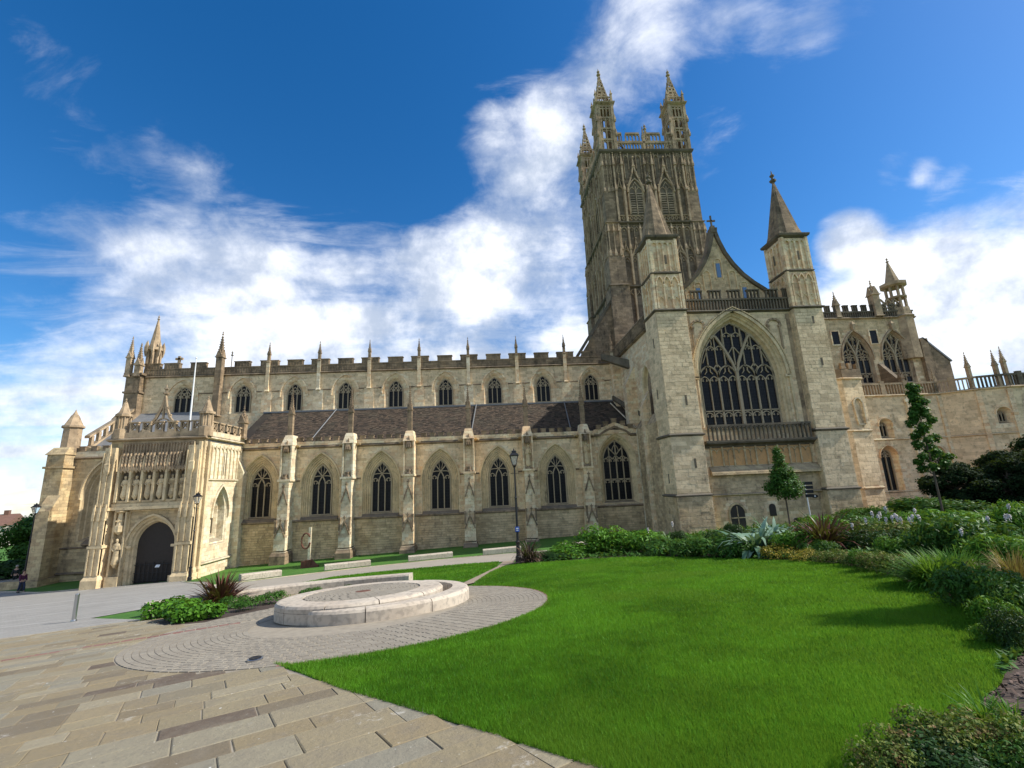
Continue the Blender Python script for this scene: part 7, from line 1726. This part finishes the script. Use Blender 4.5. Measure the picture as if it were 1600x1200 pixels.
# round-headed, pointed young tree before the transept
TX_, TY_ = 57.5, -16.0; cr1 = [(0, 0, 2.85, 1.15, 1.15, .85), (0, 0, 3.75, .8, .8, .8), (-.05, 0, 4.6, .45, .45, .75), (-.1, 0, 5.2, .26, .26, .45), (.85, 0, 2.65, .55, .55, .5), (-.8, .1, 2.75, .55, .55, .5), (.1, -.6, 2.5, .7, .6, .45), (.1, .5, 3.1, .6, .6, .5), (.5, -.2, 3.4, .5, .5, .5), (-.5, -.2, 3.5, .45, .45, .45)]
tree(TX_, TY_, 5.4, cr1, 8500, .14, .085, M_lmid, 'young round-headed dark tree with pointed top before the transept front', .055, 1)
# tall thin open tree at the right
cr2 = []
for i in range(17):
    zz = 3.0+i*.32; w_ = 1.0 if zz < 4.4 else .8 if zz < 6 else .45 if zz < 7.2 else .25
    a = rg2.uniform(0, 6.28); cr2.append((w_*.75*math.cos(a), w_*.75*math.sin(a), zz, .34, .34, .3)); a += 2.6; cr2.append((w_*.6*math.cos(a), w_*.6*math.sin(a), zz+.15, .28, .28, .26))
cr2.append((1.15, 0, 3.7, .4, .4, .28)); cr2.append((0, 0, 7.9, .15, .15, .4))
tree(65.0, -19.5, 8.0, cr2, 6500, .17, .12, M_lmid, 'tall thin open-crowned young tree before the ambulatory wall', .07, 2)
tree(49.6, -41.6, 6.5, [(0, 0, 4.6, 1.6, .8, .9), (.8, .2, 5.4, 1.2, .7, .7), (-.9, 0, 4.2, 1.1, .6, .6), (0, .2, 6.0, .8, .6, .5)], 5000, .14, .09, M_lmid, 'young tree just outside the right frame edge shading the lawn', .07, 5)
# dark yews on the right, trees on the left
def big_tree(x, y, H, w_, n_, m, lab, seed, L=.22, name='yew_tree', low=.12):
    rg = random.Random(seed); cr = []
    for i in range(26):
        f = rg.random(); a = rg.uniform(0, 6.28); zz = H*(low+(.9-low)*f); r_ = w_*(math.sin(math.pi*min(1, .25+f*.72))**.7)*rg.uniform(.35, .8)
        cr.append((r_*math.cos(a), r_*math.sin(a), zz, w_*rg.uniform(.26, .42), w_*rg.uniform(.26, .42), H*rg.uniform(.09, .16)))
    return tree(x, y, H, cr, n_, L, L*.55, m, lab, .18, seed, name=name)
M_yew = m_leaf('yew_leaf', (.007, .018, .006), (.016, .038, .010), None, .1, .85)
big_tree(73.5, -12.5, 4.1, 2.3, 15000, M_yew, 'low dark yew at the left end of the dark mass on the right', 41)
big_tree(77.5, -12.8, 4.2, 2.6, 15000, M_yew, 'dark yew in the middle of the dark mass on the right', 42)
big_tree(81.5, -13.0, 5.6, 3.2, 18000, M_yew, 'taller dark yew at the right frame edge', 43)
big_tree(78.9, -14.5, 4.4, 3.2, 16000, M_yew, 'broad dark yew closing the gap in the dark mass on the right', 47)
big_tree(75.6, -14.6, 3.7, 2.8, 16000, M_yew, 'rounded dark yew in front of the lowest ambulatory window', 48)
big_tree(76.5, -16.5, 4.0, 2.5, 15000, M_yew, 'dark yew standing forward of the others', 44)
big_tree(81.0, -17.5, 4.8, 2.8, 15000, M_yew, 'dark yew at the lower right frame edge', 46)
labs = ['leftmost dark leafy tree at the far left frame edge', 'leafy green tree behind the left lamp post', 'dark leafy tree nearest the west corner buttress', 'tree far behind the left road', 'tree at the end of the left road']
for i, (x, y, H, w_) in enumerate([(-24, 10, 6.6, 4.6), (-15.5, 12, 6.6, 4.4), (-9.5, 14, 6.4, 3.8), (-34, 16, 7.2, 5), (-21, 20, 7, 5)]):
    big_tree(x, y, H, w_, 14000, M_lmid if i % 2 else M_ldark, labs[i], 50+i, .34, 'leafy_tree', .06)
ts = shrub_mesh('hedge', 1, 1, 1, 5200, .14, .08, M_ldark, 61, 20)
put('hedge', ts, -13, 7.5, 'dark hedge under the left trees by the road', 'hedge', sc=(5.5, 1.5, 2.2), rz=.15)
put('hedge', ts, -26, 3.0, 'dark hedge at the extreme left beside the road', 'hedge', sc=(7, 1.6, 2.4), rz=.25)
# far rooftops behind the left trees
M_roofr = plain('red_roof', (.16, .085, .06), .9, var=.3, scale=2); M_roofs = plain('slate_roof', (.06, .06, .065), .8, var=.3, scale=2); M_rend = plain('cream_render', (.5, .46, .38), .9, var=.15, scale=1)
for (x, y, w_, d_, h, rz, rm, lab) in ((-70, 60, 9, 8, 6.6, .3, M_roofr, 'distant house with red tiled roof at the left frame edge'), (-52, 68, 14, 8, 6.6, -.1, M_roofs, 'distant house with long slate roof behind the left lamp')):
    z = G(x, y); o = empty('house', lab, 'house', (x, y, z), rz)
    m_ = MB(); m_.box(-w_/2, w_/2, -d_/2, d_/2, -1, h-2.2); m_.build('wall', M_rend, o)
    m_ = MB(); m_.loft([[(s_*(w_/2+.3), -d_/2-.3, h-2.3), (s_*(w_/2+.3), 0, h), (s_*(w_/2+.3), d_/2+.3, h-2.3)] for s_ in (-1, 1)]); ro = m_.build('roof', rm, o)
    m_ = MB(); m_.box(w_*.25, w_*.25+.8, -.4, .4, h-.8, h+.8); m_.build('chimney', rm, ro)
    for k in range(3): m_ = MB(); m_.box(-.5, .5, -.04, .02, 0, 1.1); q = m_.build('window', M_glass, o, loc=(-w_/3+k*w_/3, -d_/2-.01, 1.6))
